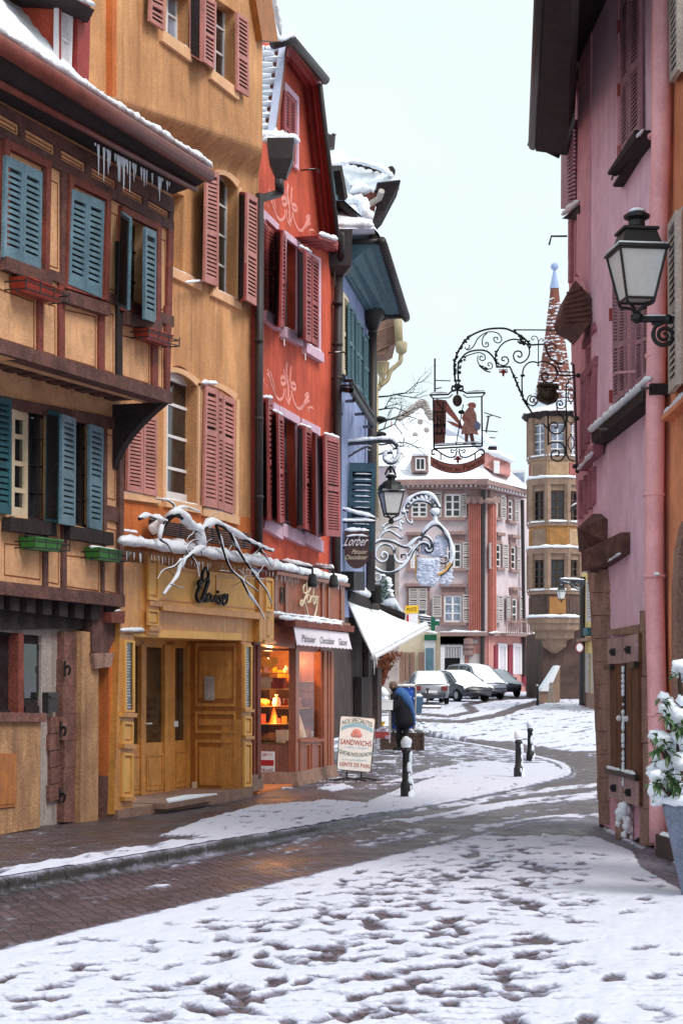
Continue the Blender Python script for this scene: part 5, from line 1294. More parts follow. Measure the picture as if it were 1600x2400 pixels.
t=MB();rl_=[at(*z6(768,735),32.9),at(*z6(990,825),37)];t.tube(rl_,.14,10);t.build('roll_case','timber_dark',wa);snowbar(wa,[p+Vector((0,0,.12))for p in rl_],.14,lump=.2,seed=9)
t=MB();t.tube([at(*z6(1000,830),37.6),at(*z6(1200,905),37.9)],.13,8);t.build('wall_hood','timber_dark',wa);snowbar(wa,[at(*z6(1075,830),37.8),at(*z6(1130,800),38),at(*z6(1195,880),38)],.09,lump=.5,seed=19)
ic=MB();a=Qa(.02,0,0);ic.tube([a,a-Vector((0,0,.35))],[.014,.003],5);ic.build('icicle','ice',wa)
#  PINK HOUSE
K_=ground(1404,1937);PK=Pl((K_.x,K_.y),radians(-3.6),-1)
ph=thing('pink_house','pink plastered house on the right with plum shutters, timbered side and a stone corner pier','house',(K_.x+.6,K_.y-1,0))
w=MB();wall(w,PK,[zD(560,-400),zD(1420,-400),zG(1330,1950),zG(715,1700),zF(790,1290),zF(665,800),zE(640,800),zD(525,2100)],(),0,.1,.3);w.build('wall','pink_plaster',ph)
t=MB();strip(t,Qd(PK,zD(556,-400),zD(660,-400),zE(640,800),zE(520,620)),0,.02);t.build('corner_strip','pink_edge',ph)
t=MB();t.prism([PK.hit(*zE(x,y),.02)for x,y in((512,630),(640,800),(678,880),(672,1050),(640,1060),(520,740))],PK.n*.3);t.prism([PK.hit(*zE(x,y),.0)for x,y in((505,660),(670,860),(660,1110),(600,1160),(545,1100),(470,760))],PK.n*.14)
tm=MB()
q=[at(*zE(x,y),20.6)for x,y in((500,690),(560,760),(630,830),(676,900),(672,1050),(598,1130),(550,1205),(490,1150),(390,1100),(358,1020),(420,820))]
tm.prism(q,Vector((.06,1.1,.1)))
for i in range(7):
 f=i/6;a=q[10].lerp(q[8],f*.9);b=q[1].lerp(q[4],f)
 tm.tube([a+Vector((0,-.015,0)),b+Vector((0,-.015,0))],.02,5)
tm.build('corbel','timber',ph)
PS=Pl((K_.x,K_.y+.05),radians(1.2),-1)
def side(x0,y0,x1,y1,y2,y3):return None
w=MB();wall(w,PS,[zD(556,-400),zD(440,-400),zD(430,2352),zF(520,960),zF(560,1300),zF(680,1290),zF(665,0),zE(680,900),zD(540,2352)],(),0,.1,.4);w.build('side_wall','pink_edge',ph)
t=MB()
def bs(a,b,c,d,w1=.05):x=MB();strip(x,Qd(PS,a,b,c,d,w1),-w1,0);x.build('side_beam','pink_timber',ph)
for(x,y),(x2,y2),th_ in(((430,900),(560,640),60),((440,180),(560,-60),60),((432,1680),(530,1480),30)):
 bs(zD(x,y-th_/2),zD(x2,y2-th_/2),zD(x2,y2+th_/2),zD(x,y+th_/2))
bs(zD(480,200),zD(500,180),zD(500,700),zD(480,720));bs(zD(520,0),zD(545,-30),zD(550,640),zD(530,660))
bs(zE(435,100),zE(455,90),zE(450,700),zE(430,720));bs(zE(500,150),zE(520,130),zE(510,640),zE(490,660));bs(zE(425,180),zE(440,170),zE(520,60),zE(505,60))
bs(zE(540,1570),zE(675,1390),zE(675,1470),zE(540,1660));bs(zE(560,1260),zE(660,1080),zE(670,1150),zE(556,1330));bs(zE(590,1330),zE(600,1310),zE(600,1540),zE(592,1560))
bs(zE(650,1480),zE(672,1450),zE(665,2060),zE(640,2100));bs(zE(545,1660),zE(560,1640),zE(550,2300),zE(530,2340));bs(zE(595,1590),zE(606,1570),zE(600,2180),zE(588,2200));bs(zE(575,1600),zE(582,1590),zE(575,2250),zE(566,2260))
bs(zF(520,330),zF(665,160),zF(660,250),zF(522,410),.12)
for a,b in((525,540),(570,582),(610,622),(650,665)):bs(zF(a,500-(a-525)),zF(b,490-(a-525)),zF(b,830-(a-525)),zF(a,850-(a-525)))
snowbar(ph,[PS.hit(*zF(525,400),.14),PS.hit(*zF(660,240),.14)],.02,seed=4)
t=MB();strip(t,Qd(PS,zD(435,1240),zD(525,1100),zD(525,1900),zD(432,1920)),0,.1)
for i in range(18):strip(t,Qd(PS,zD(440,1280+i*34),zD(500,1190+i*38),zD(500,1205+i*38),zD(440,1296+i*34),.1),0,.03)
t.build('shutter','plum_shutter',ph)
t=MB();q=[at(*zD(x,y),dd)for x,y,dd in((375,2010,22.4),(530,1880,21.2),(530,1960,21.2),(430,2010,22.4))];t.prism(q,Vector((.25,.1,0)));t.build('window_hood','timber_dark',ph);snowbar(ph,[q[0]+Vector((0,0,.03)),q[1]+Vector((0,0,.03))],.04,seed=3)
for p in(zD(425,2170),):h=MB();c=PS.hit(*p);h.tube([c,c+PS.n*.22,c+PS.n*.25-Vector((0,0,.12))],.014,6);h.build('iron_hook','iron',ph)
t=MB()
for q,o in(((zF(515,930),zF(660,800),zF(750,850),zF(750,1040),zF(640,1110),zF(530,1150)),.06),((zF(555,1145),zF(920,970),zF(920,1165),zF(800,1250),zF(640,1330),zF(555,1340)),.1)):
 t.prism([PK.hit(*p,o)if p[0]>1389 else at(p[0],p[1],20.1)for p in q],PK.n*-.6)
t.build('jetty_beam','timber',ph);snowbar(ph,[PK.hit(*zF(800,1245),.12),PK.hit(*zF(915,1168),.12)],.018,seed=1);snowbar(ph,[at(*zF(560,1345),20.0),at(*zF(640,1330),20.0)],.02,seed=1)
t=MB();strip(t,Qd(PK,zF(668,1120),zF(712,1115),zF(705,1280),zF(665,1290),.1),0,.02);t.build('painted_mark','orange_plaster',ph)
t=MB()
e0,e1,e2,e3=at(*zD(232,-300),15.5),at(*zD(135,1390),22.5),at(*zD(430,1430),22.5),at(*zD(470,-300),15.5)
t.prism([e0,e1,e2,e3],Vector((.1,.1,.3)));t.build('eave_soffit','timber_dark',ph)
t=MB();t.tube([e0+Vector((-.03,0,.08)),e1+Vector((-.03,0,.08))],.07,8);t.tube([e1+Vector((-.1,0,.1)),e1+Vector((.1,.05,.05)),e2+Vector((-.1,.05,.0))],.03,6);t.build('gutter','zinc',ph,True)
e4=e1+Vector((2.4,.2,2.6));t=MB();t.prism([e0+Vector((0,0,.3)),e1+Vector((0,0,.3)),e4,e0+Vector((2.4,0,2.8))],Vector((0,0,.15)));t.build('roof','timber_dark',ph)
S=lambda*q,**k:shutter(ph,Qd(PK,*q),k.pop('m','plum_shutter'),k.pop('ns',34),k.pop('rails',(.48,)),**k)
S(zD(924,0,.04),zD(992,-130,.05),zD(988,1340,.05),zD(928,1440,.04),rails=(.44,));S(zD(1004,-60,.05),zD(1098,-200,.05),zD(1102,1195,.05),zD(1000,1325,.05),rails=(.47,))
t=MB();Q=Qd(PK,zD(920,-100),zD(1125,-300),zD(1128,1180),zD(922,1450));t.box(Q,.9,1,0,1,0,.05);t.box(Q,-.03,.02,0,1,0,.04);t.box(Q,.36,.4,0,1,0,.04);t.build('window_surround','pink_edge',ph)
t=MB();strip(t,Qd(PK,zD(880,1580),zD(1130,1195),zD(1130,1290),zD(880,1610),.12),-.12,.1);strip(t,Qd(PK,zD(890,1700),zD(1128,1330),zD(1128,1350),zD(900,1720),.05),-.05,.06);t.build('sill','timber_dark',ph)
snowbar(ph,[PK.hit(*zD(1060,1270),.22),PK.hit(*zD(1128,1190),.22)],.018,seed=2)
for p in(zD(905,250),zD(905,830),zD(905,1400),zE(830,1010),zE(830,1760)):
 h=MB();c=PK.hit(*p,.02);h.cbox(c,.05,.05,.14);h.build('hinge','red_trim',ph)
h=MB();c=PK.hit(*zD(880,1610),.1);h.tube([c,PK.hit(*zD(845,1610),.2),PK.hit(*zD(835,1650),.2)],.012,6);h.build('shutter_hook','iron',ph)
S(zE(850,690,.04),zE(905,720,.05),zE(905,1790,.05),zE(855,1840,.04),rails=(.47,));S(zE(908,800,.05),zE(965,800,.05),zE(965,1740,.05),zE(908,1786,.05),rails=(.5,));S(zE(968,800,.05),zE(1024,800,.05),zE(1024,1690,.05),zE(968,1738,.05),rails=(.5,))
S(zE(1060,800,.05),zE(1120,800,.05),zE(1120,1610,.05),zE(1060,1660,.05),rails=(.45,));S(zE(1124,800,.05),zE(1200,800,.05),zE(1200,1545,.05),zE(1124,1608,.05),rails=(.45,))
t=MB();Q=Qd(PK,zE(1024,600),zE(1062,600),zE(1062,1670),zE(1024,1700));t.box(Q,0,1,0,1,0,.06);t.build('mullion','pink_edge',ph)
h=MB();h.tube([PK.hit(*zE(855,1560),.1),PK.hit(*zE(880,1545),.14),PK.hit(*zE(1050,1532),.14)],.014,6);h.build('shutter_bar','pink_edge',ph)
t=MB();strip(t,Qd(PK,zE(640,2100),zE(1190,1640),zE(1190,1740),zE(650,2190),.2),-.2,.0);strip(t,Qd(PK,zE(660,2200),zE(1190,1770),zE(1190,1820),zE(660,2260),.08),-.08,.0);t.build('ledge','timber_dark',ph)
snowbar(ph,[PK.hit(*zE(640,2095),.2),PK.hit(*zE(900,1870),.2),PK.hit(*zE(1190,1610),.2)],.05,seed=21,lump=.4)
for x,y in((740,2060),(1125,1680)):h=MB();h.tube([PK.hit(*zE(x-20,y),.25),PK.hit(*zE(x+60,y+5),.25),PK.hit(*zE(x,y+10),.25),PK.hit(*zE(x,y+130),.2)],.012,5);h.build('iron_hook','iron',ph)
t=MB();strip(t,Qd(PK,zE(1180,1660),zE(1183,1660),zE(1183,2300),zE(1180,2300)),0,.02);t.build('cable','zinc',ph)
t=MB();strip(t,Qd(PK,zF(622,1310),zF(776,1305),zG(796,1690),zG(719,1700),.0),-.3,0);rs=random.Random(8);n=11
for i in range(n):
 f0,f1=i/n,(i+1)/n
 xl0,xl1=615+(715-615)*f0**.7,615+(715-615)*f1**.7
 ya,yb=1310+(3650-1310)*f0,1310+(3650-1310)*f1-5
 wd=165-78*f0+rs.uniform(-4,6)
 strip(t,Qd(PK,zF(xl0,ya+6),zF(xl0+wd,ya),zF(xl1+wd,yb+4),zF(xl1,yb),.03),-.3,.0+.012*rs.random())
t.build('corner_pier','sandstone',ph)
t=MB();strip(t,Qd(PK,zF(800,1870),zF(1085,1815),zF(1080,1900),zF(800,1920),.05),-.05,0)
for i in range(4):
 ya,yb=1690+i*610,1690+(i+1)*610-8
 if ya<3850:strip(t,Qd(PK,zF(1090+i*3,ya),zF(1180+i*6,ya),zF(1178+(i+1)*6,min(yb,3850)),zF(1088+i*3,min(yb,3850)),.05),-.1,.01*(i%2))
strip(t,Qd(PK,zG(785,200),zG(812,195),zG(830,1300),zG(800,1330),.04),-.05,0)
t.build('stone_jamb','sandstone',ph)
t=MB();t.prism([PK.hit(*zF(x,y),.055)for x,y in((1095,1770),(1130,1730),(1190,1690),(1195,1830),(1160,1870),(1120,1880),(1090,1900))],PK.n*-.1);t.build('arch_stone','sandstone',ph)
t=MB();strip(t,Qd(PK,zF(1120,1880),zF(1200,1840),zG(1208,1560),zG(1180,1560),.01),-.1,0);t.build('dark_doorway','black',ph)
D('old_plank',(112,74,56),.75,.3,6,.4,50,stain=(70,44,36),samt=.7,sscale=(14,14,1.2),sthr=.5);D('worn_metal',(172,142,142),.6,.25,6,.3,60,stain=(110,84,82),samt=.6)
for a,b,c,d in((812,940,1945,1925),(955,1078,1922,1895)):
 Q=Qd(PK,zF(a,c),zF(b,d),zG(b+8 if a>900 else 946,1480 if a<900 else 1530),zG(a+10 if a<900 else 952,1440 if a<900 else 1482),off=.09)
 t=MB();n=4
 for i in range(n):t.box(Q,i/n+.006,(i+1)/n-.006,0,1,-.05,.0+.006*(i%2))
 sh__=t.build('plank_shutter','old_plank',ph)
 t=MB();t.box(Q,.0,1,.835,.995,0,.02);t.box(Q,0,1,.0,.145,0,.02);t.build('metal_plate','worn_metal',sh__)
 t=MB();t.box(Q,-.05 if a<900 else .6,.4 if a<900 else 1.05,.80,.835,.01,.06);t.box(Q,-.06,1.06,.15,.178,.01,.06)
 for v in(.91,.07):t.box(Q,.5,.56,v-.025,v+.02,.02,.07);t.ball(Q(.53,v,.06),.03,6,4)
 t.build('strap_hinge','iron',sh__)
 t=MB();t.ball(Q(.8 if a<900 else .25,.5,.02),.035,6,4);t.build('knob','white_paint',sh__)
 snowbar(sh__,[Q(0,.18,.04),Q(1,.18,.04)],.025,seed=a,lump=.6)
Q=Qd(PK,zF(940,1925),zF(955,1922),zG(952,1482),zG(946,1480),off=.1)
t=MB();t.box(Q,0,1,0,1,-.06,.0);t.build('astragal','timber_dark',ph)
t=MB();rs=random.Random(3)
for i in range(46):
 v=.1+.72*i/46
 if rs.random()<.8:t.ball(Q(.5,v,.012),.011+.014*rs.random(),6,4,(1,.6,1.3))
t.build('snow_dots','snow',ph,True)['kind']='stuff'
t=MB();strip(t,Qd(PK,zG(715,1450),zG(1330,1500),zG(1330,2010),zG(715,1720),.02),-.2,.0);t.build('plinth','pink_edge',ph)
t=MB();t.prism([PK.hit(*zG(x,y),.035)for x,y in((720,1690),(800,1730),(860,1790),(1010,1860),(1100,1800),(1210,1860),(1215,1960),(1000,1880),(720,1760))],PK.n*-.1);t.build('dark_foot_patch','charcoal',ph)  # near-black ragged patch along the foot of the wall
gs_=thing('guard_stone','small upright guard stone plastered with snow at the foot of the pink house','guard stone',PK.hit(*zG(945,1840),.15))
t=MB();c=PK.hit(*zG(940,1835),.12);c.z=0;H_=.36
t.lathe(c,[(.085,0),(.09,.1),(.075,.25),(.07,.33),(.04,H_)],10);t.build('stone','sandstone',gs_,True)
t=MB();rs=random.Random(2)
for i in range(34):a=rs.uniform(-2.6,.3);z=rs.uniform(.02,.36);t.ball(c+Vector((cos(a)*.08,sin(a)*.08,z)),rs.uniform(.025,.05),8,5,(1,.8,1.2),.4,i)
t.ball(c+Vector((0,-.02,.37)),.07,8,5,(1,1,.7),.3,2);t.build('snow_cap','snow',gs_,True)
t=MB();off=.12;q=lambda z,x,y:PK.hit(*z(x,y),off);rr=.095
pts=[q(zD,1290,-300),q(zD,1285,1240),q(zE,1245,900),q(zF,1225,620),q(zF,1222,1380),q(zG,1250,500),q(zG,1265,1500),q(zG,1268,1860)]
t.tube(pts,rr,14,True)
for p,k in((q(zD,1262,1250),1.13),(q(zE,1236,1390),1.13),(q(zF,1222,625),1.16),(q(zF,1224,1375),1.2),(q(zG,1252,690),1.08)):t.tube([p-Vector((0,0,.015)),p+Vector((0,0,.015))],rr*k,14)
t.build('downpipe','pink_pipe',ph,True)
t=MB();t.tube([PK.hit(*zD(1325,-300),.03),PK.hit(*zF(1285,600),.03),PK.hit(*zG(1320,1860),.03)],.035,8);t.build('side_pipe','pink_edge',ph,True)
snowbar(ph,[q(zF,1175,1372),q(zF,1270,1365)],.03,seed=2)
#  ORANGE HOUSE
PO=Pl((PK.hit(*zG(1330,1900)).x,PK.hit(*zG(1330,1900)).y),radians(-3.6),-1)
orh=thing('orange_house','orange plastered house at the right edge with weathered shutters and a stone arched doorway','house',PO.hit(1590,2000))
hA=[zF(1400,2900),zF(1400,1500),zF(1420,1150),zF(1470,920),zF(1560,780),zF(1900,700),zF(1900,3800),zF(1420,3700)]
w=MB();wall(w,PO,[zD(1290,-500),zD(2400,-900),zG(2400,2900),zG(1295,1900)],[hA],0,.3,.5);w.build('wall','orange_plaster',orh)
t=MB();ins=[zF(1455,2900),zF(1450,1500),zF(1465,1180),zF(1510,980),zF(1590,850),zF(1900,780)]
for(a,b),(c,d)in zip(zip(hA[:6],hA[1:6]),zip(ins,ins[1:])):strip(t,Qd(PO,a,b,d,c,.0),-.28,.02)
strip(t,Qd(PO,zF(1400,2900),zF(1455,2900),zF(1460,3720),zF(1415,3700)),-.28,.02);t.build('door_arch','sandstone',orh)
t=MB();Q=Qd(PO,zF(1440,700),zF(2000,600),zF(2000,3800),zF(1440,3700),off=-.3);t.box(Q,0,1,0,1,-.05,0);t.build('door','timber_dark',orh)
S=lambda*q,**k:shutter(orh,Qd(PO,*q),k.pop('m','grey_shutter'),k.pop('ns',16),k.pop('rails',()),**k)
S(zD(1375,-100,.05),zD(1450,-300,.38),zD(1460,640,.38),zD(1385,760,.05),ns=14,th=.05);S(zD(1470,-300,.36),zD(1620,-500,.05),zD(1620,600,.05),zD(1480,660,.36),ns=14)
S(zE(1365,190,.05),zE(1440,50,.38),zE(1450,1650,.38),zE(1375,1740,.05),ns=24,th=.05,rails=(.46,));S(zE(1458,50,.36),zE(1640,-100,.05),zE(1640,1500,.05),zE(1468,1640,.36),ns=24,rails=(.46,))
t=MB();Q=Qd(PO,zE(1300,1950),zE(1560,1700),zE(1560,1760),zE(1300,1990),off=.1);t.box(Q,0,1,0,1,-.1,.02);t.build('sill','orange_plaster',orh);snowbar(orh,[Q(0,1,0),Q(.3,.9,0),Q(1,1,0)],.03,seed=4)
t=MB();a=PO.hit(*zG(1235,1880),.2);b=PO.hit(*zG(1700,2200),.2);a.z=0;b.z=0
t.hexa([v+Vector((0,0,z))for z in(0,.22)for v in(a,b,b-PO.n*.6,a-PO.n*.6)]);t.build('doorstep','dark_stone',orh);snowbar(orh,[a+Vector((.05,0,.21)),b+Vector((.05,0,.21))],.03,seed=2)
#  LANTERNS
def lantern(name,label,c,s,arm=None,wallp=None,yaw=0.0,snow=True,hang=False):
 """square tapered street lantern, c = middle of its bottom frame, s = height of the glass"""
 o=thing(name,label,'street lamp',c,None)
 def ring(h,r):return[c+Vector((r*cos(yaw+pi/4+i*pi/2),r*sin(yaw+pi/4+i*pi/2),h))for i in range(4)]
 k=s;t=MB();lo,hi=ring(0,.42*k),ring(k,.70*k)
 for i in range(4):
  t.tube([lo[i],hi[i]],.03*k,5);t.tube([lo[i],lo[(i+1)%4]],.03*k,5);t.tube([hi[i],hi[(i+1)%4]],.045*k,5)
 t.build('frame','iron',o)
 g=MB();a,b=ring(.03*k,.40*k),ring(.97*k,.675*k);g.hexa(a+b);g.build('glass_pane','lamp_glass',o)
 t=MB()
 r0,r1,r2,r3=ring(1.0*k,.80*k),ring(1.09*k,.72*k),ring(1.10*k,.60*k),ring(1.42*k,.46*k)
 for A,B in((r0,r1),(r1,r2),(r2,r3)):
  for i in range(4):t.quad(A[i],A[(i+1)%4],B[(i+1)%4],B[i])
 t.poly(r0);r4=ring(1.42*k,.53*k);r5=ring(1.47*k,.53*k);t.hexa(r4+r5)
 t.lathe(c+Vector((0,0,1.47*k)),[(.26*k,0),(.18*k,.08*k),(.17*k,.2*k),(.27*k,.25*k),(.28*k,.3*k),(.16*k,.38*k),(.02*k,.4*k)],14);t.build('cap','iron',o)
 t=MB();t.lathe(c-Vector((0,0,.32*k)),[(.04*k,-.16*k),(.13*k,-.08*k),(.13*k,.02*k),(.06*k,.08*k)],10)
 for i in range(4):p=lo[i];t.tube(sub([p,p.lerp(c,.15)-Vector((0,0,.1*k)),p.lerp(c,.7)-Vector((0,0,.16*k)),c-Vector((0,0,.3*k))],4),.035*k,5)
 t.build('base_claw','iron',o)
 if snow:
  t=MB();t.ball(c+Vector((0,0,1.86*k)),.18*k,8,5,(1,1,.4),.3)
  for i in range(4):t.tube([r1[i],r1[(i+1)%4]],.02*k,5)
  t.build('snow_cap','snow',o,True)
 return o
dl=15.6
c=at(*zE(1062,880),dl);s_=(880-440)/3.921*dl/4000
lo_=lantern('street_lamp','large black street lantern with frosted panes on a scrolled bracket at the right edge',c,s_,yaw=.12)
t=MB();p=lambda x,y:at(*zE(x,y),dl)
t.tube([p(1040,1050),p(1080,1050),p(1750,1050)],.032,8);t.ball(p(1350,1050),.045,8,5)
P_=[p(x,y)for x,y in((1195,1095),(1225,1120),(1330,1075),(1440,1090),(1600,1130))];t.tube([p(1200,1095),p(1290,1085),p(1400,1080),p(1500,1120),p(1700,1150)],.014,6)
sp_=spiral(zE(1315,1200),105/3.921,radians(200),-1.9,44,.1);t.tube([at(x,y,dl)for x,y in sp_],[.022-.008*i/44 for i in range(45)],7)
t.tube(sub([at(*sp_[0],dl),p(1235,1120),p(1300,1085)],4),.02,6);t.tube(sub([p(1390,1240),p(1440,1170),p(1490,1140),p(1600,1120)],4),.016,6)
t.build('bracket','iron',lo_);snowbar(lo_,[p(1090,1032),p(1490,1028),p(1700,1030)],.016,lump=.3,seed=1)
dl2=33.0
c=at(*z6(1118,140),dl2);s2=165/3.136*dl2/4000
l2=lantern('street_lamp','domed black street lantern hanging from a snowy scrolled arm beside the blue house',c,s2*.95,yaw=.2)
t=MB();p=lambda x,y:at(*z5(x,y),dl2)
t.tube([p(1390,2000),p(1388,1930)],.03,6);t.tube(sub([p(1340,2010),p(1390,1930),p(1440,2010)],4),.02,6);t.lathe(c+Vector((0,0,s2*.95*1.1)),[(s2*.62,0),(s2*.55,s2*.2),(s2*.3,s2*.42),(.03,s2*.5)],12)
t.build('hanger','iron',l2)
t=MB();arm=sub([p(930,1730),p(1150,1712),p(1330,1700),p(1420,1715),p(1470,1790),p(1440,1880),p(1380,1900),p(1335,1860),p(1350,1810),p(1410,1800)],6);t.tube(arm,.04,8);t.tube(sub([p(935,1885),p(1070,1800),p(1170,1750),p(1215,1760),p(1205,1790),p(1180,1785)],5),.025,6);t.build('bracket','iron_snowy',l2)
snowbar(l2,[v+Vector((0,-.02,.03))for v in arm[:22]],.045,lump=.3,seed=1);snowbar(l2,[v+Vector((0,-.05,.0))for v in arm[22:]],.04,lump=.3,seed=2)
#  PILGRIM SIGN
ds=21.5
ps=thing('pilgrim_sign','wrought-iron hanging inn sign with a pilgrim figure on a great scrolled arm','sign',at(*zC(1380,1500),ds))
C_p=lambda x,y,dd=0:at(*zC(x,y),ds+dd)
t=MB();px=ds/4000/3.733
def rod(pts,r,k=6,mb=None):(mb or t).tube(sub([C_p(*p)for p in pts],k),r*px,6)
def rod0(pts,r):t.tube([C_p(*p)for p in pts],r*px,6)
def spr(cx,cy,r0,a0,turns,r=6,k=26):
 P=[]
 for i in range(k+1):
  f=i/k;rr=r0*(1-f*.85);a=radians(a0)+turns*2*pi*f;P.append(C_p(cx+rr*cos(a),cy+rr*sin(a)))
 t.tube(P,r*px,6);t.ball(P[-1],r*1.8*px,6,4)
rod([(320,1230),(312,1100),(340,1000),(400,900),(470,840),(580,795),(690,782),(780,790),(880,840),(940,885),(975,928)],9);rod0([(975,928),(1105,920),(1118,975)],8);rod([(1118,975),(1150,1040),(1210,1085),(1260,1090),(1275,1070)],8)
rod([(350,1230),(345,1130),(365,1060),(420,1000),(500,975),(590,980),(650,1030),(680,1090)],8);rod0([(680,1090),(680,1120),(800,1120),(830,1190),(930,1430),(985,1510)],9);rod([(985,1510),(1010,1550),(1060,1572),(1075,1550)],7)
rod([(410,960),(440,970),(480,940),(520,870),(580,825),(640,812),(700,830),(728,880),(700,910),(665,895),(660,865),(690,862),(690,885)],5)
rod([(600,825),(565,860),(558,920),(580,945),(610,935),(608,910),(588,908),(590,925)],5);rod([(440,925),(448,945),(420,965),(405,945)],4)
rod([(340,1090),(370,1050),(430,1020),(520,995),(570,1010),(585,1045),(560,1065),(535,1050),(545,1025),(565,1035)],5);rod([(520,1020),(518,1070),(545,1120),(600,1140),(645,1125),(640,1090),(610,1085),(608,1105),(625,1108)],5)
rod([(545,1120),(590,1155),(630,1165)],6)
rod([(680,1090),(672,1040),(700,960),(760,900),(840,878),(920,900),(965,950),(968,1010),(940,1060),(890,1085),(845,1065),(830,1020),(850,985),(890,985),(905,1015),(885,1035),(865,1020)],7)
rod([(680,1070),(710,1100),(760,1105),(788,1070),(770,1035),(735,1035),(730,1060),(755,1065)],6)
rod([(910,1180),(920,1130),(960,1085),(1010,1075),(1045,1085),(1070,1075),(1130,1080),(1190,1120),(1210,1180),(1190,1235),(1140,1260),(1090,1240),(1075,1200),(1100,1175),(1135,1190),(1125,1215),(1105,1205)],7)
rod([(905,1200),(905,1300),(915,1390),(950,1440)],7);t.ball(C_p(910,1195),22*px,8,5,(1,1,.6))
rod0([(1048,900),(1048,1100)],5);rod([(1048,900),(1035,860),(1005,850),(985,870),(1000,885),(1010,870)],4);rod([(1048,910),(1060,880),(1085,875),(1092,890),(1075,895)],4);t.ball(C_p(1048,1105),11*px,6,4)
spr(1170,960,50,180,1.3,5);spr(1000,1410,55,160,-1.5,6);spr(1240,1445,50,-20,1.5,6);rod([(945,1430),(960,1380),(990,1365)],6)
rod0([(830,795),(1150,797),(1480,788)],6)
rod0([(1210,1085),(1240,1165),(1365,1165)],7);rod0([(1195,1110),(1230,1195),(1390,1195)],7)
rod0([(1355,1095),(1362,1200),(1375,1600),(1385,2030)],10);rod([(1355,1100),(1335,1095),(1340,1080)],6);rod0([(1290,1270),(1290,1600),(1292,1900)],7);rod([(1290,1270),(1310,1265),(1312,1235),(1340,1215),(1365,1215)],6)
for cy,rx,ry in((1370,26,55),(1575,32,35),(1785,26,60)):
 t.tube([C_p(1332+rx*cos(a),cy+ry*sin(a))for a in[2*pi*i/18 for i in range(19)]],5*px,6)
 for s__ in(-1,1):t.ball(C_p(1332,cy+s__*(ry+14)),9*px,6,4);rod0([(1332+s__*rx,cy-20),(1332+s__*45,cy-20)],4);rod0([(1332+s__*rx,cy+20),(1332+s__*45,cy+20)],4)
rod0([(1132,1520),(1135,1800)],8);rod0([(1090,1620),(1132,1660)],7);rod([(1210,1440),(1215,1520),(1262,1560),(1280,1620),(1260,1680),(1200,1705),(1150,1680),(1145,1630),(1180,1605),(1215,1620),(1210,1655),(1185,1650)],7)
rod([(1130,1800),(1180,1778),(1250,1790),(1282,1840),(1270,1910),(1220,1945),(1165,1920),(1165,1870),(1200,1850),(1230,1870),(1215,1900),(1195,1890)],7);rod([(1300,1890),(1320,1930),(1370,1945)],6)
for x,y in((1395,1195),(1385,1570),(1365,1990),(1390,2030)):t.ball(C_p(x,y),22*px,8,5)
rl=random.Random(6)
for P_,n in(([(320,1180),(318,1080),(350,985),(410,890),(455,850)],26),([(350,1180),(370,1080),(420,1040)],12),([(840,815),(900,860),(960,910)],12),([(690,1100),(672,1030),(700,970)],8),([(960,900),(970,960)],6),([(840,1200),(880,1300),(920,1400),(970,1480)],18),([(880,905),(940,915)],7),([(550,1120),(600,1150)],6)):
 S_=sub([C_p(*p)for p in P_],8)
 for i in range(n):
  v=S_[int(i/n*(len(S_)-1))];t.ball(v+Vector((rl.uniform(-11,11)*px,0,rl.uniform(-11,11)*px)),rl.uniform(8,15)*px,6,4,(1,.5,.8),.6,i)
t.build('scroll_bracket','iron',ps)
t=MB()
for x,y in((742,1120),(345,1880)):
 t.lathe(C_p(x,y+75),[(4*px,60*px),(12*px,45*px),(30*px,38*px),(24*px,25*px),(8*px,15*px),(12*px,5*px),(2*px,-10*px)],8)
 for s__ in(-1,1):t.tube(sub([C_p(x,y+35),C_p(x+30*s__,y+22),C_p(x+34*s__,y+48),C_p(x+20*s__,y+50)],4),4*px,5)
t.build('pendant','red_trim',ps)
t=MB();D('bronze',(70,58,50),.45,.3,8,.4,50,metal=.5);c=C_p(1135,1360)
t.prism([C_p(x,y,-.03)for x,y in((1035,1280),(1060,1262),(1150,1255),(1225,1280),(1232,1300),(1205,1330),(1232,1370),(1210,1420),(1135,1448),(1060,1415),(1032,1370),(1055,1325))],Vector((0,.09,0)));t.ball(C_p(1135,1350,-.03),52*px,12,8,(1.3,.6,1.2));t.ball(C_p(1110,1315,-.08),14*px,8,5);t.ball(C_p(1160,1315,-.08),14*px,8,5);t.ball(C_p(1135,1375,-.12),16*px,8,5);t.tube([C_p(1060,1275,-.06),C_p(1215,1280,-.06)],16*px,8);t.tube(sub([C_p(1075,1400,-.05),C_p(1135,1432,-.06),C_p(1200,1400,-.05)],5),9*px,6)
t.build('mask_shield','bronze',ps)
t=MB()
rod0([(310,1240),(370,1240)],10);rod0([(322,1240),(332,1270)],7);rod0([(358,1240),(348,1270)],7)
rod0([(100,1365),(260,1360),(300,1325),(335,1320),(380,1325),(420,1350),(585,1345)],8);rod0([(125,1395),(265,1390),(300,1360)],5);rod0([(390,1360),(420,1385),(560,1380)],5);rod0([(100,1365),(130,1395)],6);rod0([(585,1345),(555,1380)],6)
rod0([(130,1390),(135,1830)],8);rod0([(553,1375),(557,1810)],8);rod0([(130,1835),(345,1822),(560,1812)],8);rod0([(132,1810),(558,1790)],6)
for s__ in(-1,1):
 X=lambda d:345+s__*d
 rod([(X(5),1835),(X(30),1850),(X(60),1845),(X(55),1870),(X(35),1865)],5);rod([(X(8),1850),(X(25),1900),(X(75),1910),(X(140),1880),(X(190),1845),(X(225),1850),(X(225),1885),(X(200),1880)],7);rod0([(X(150),1880),(X(150),1935)],6)
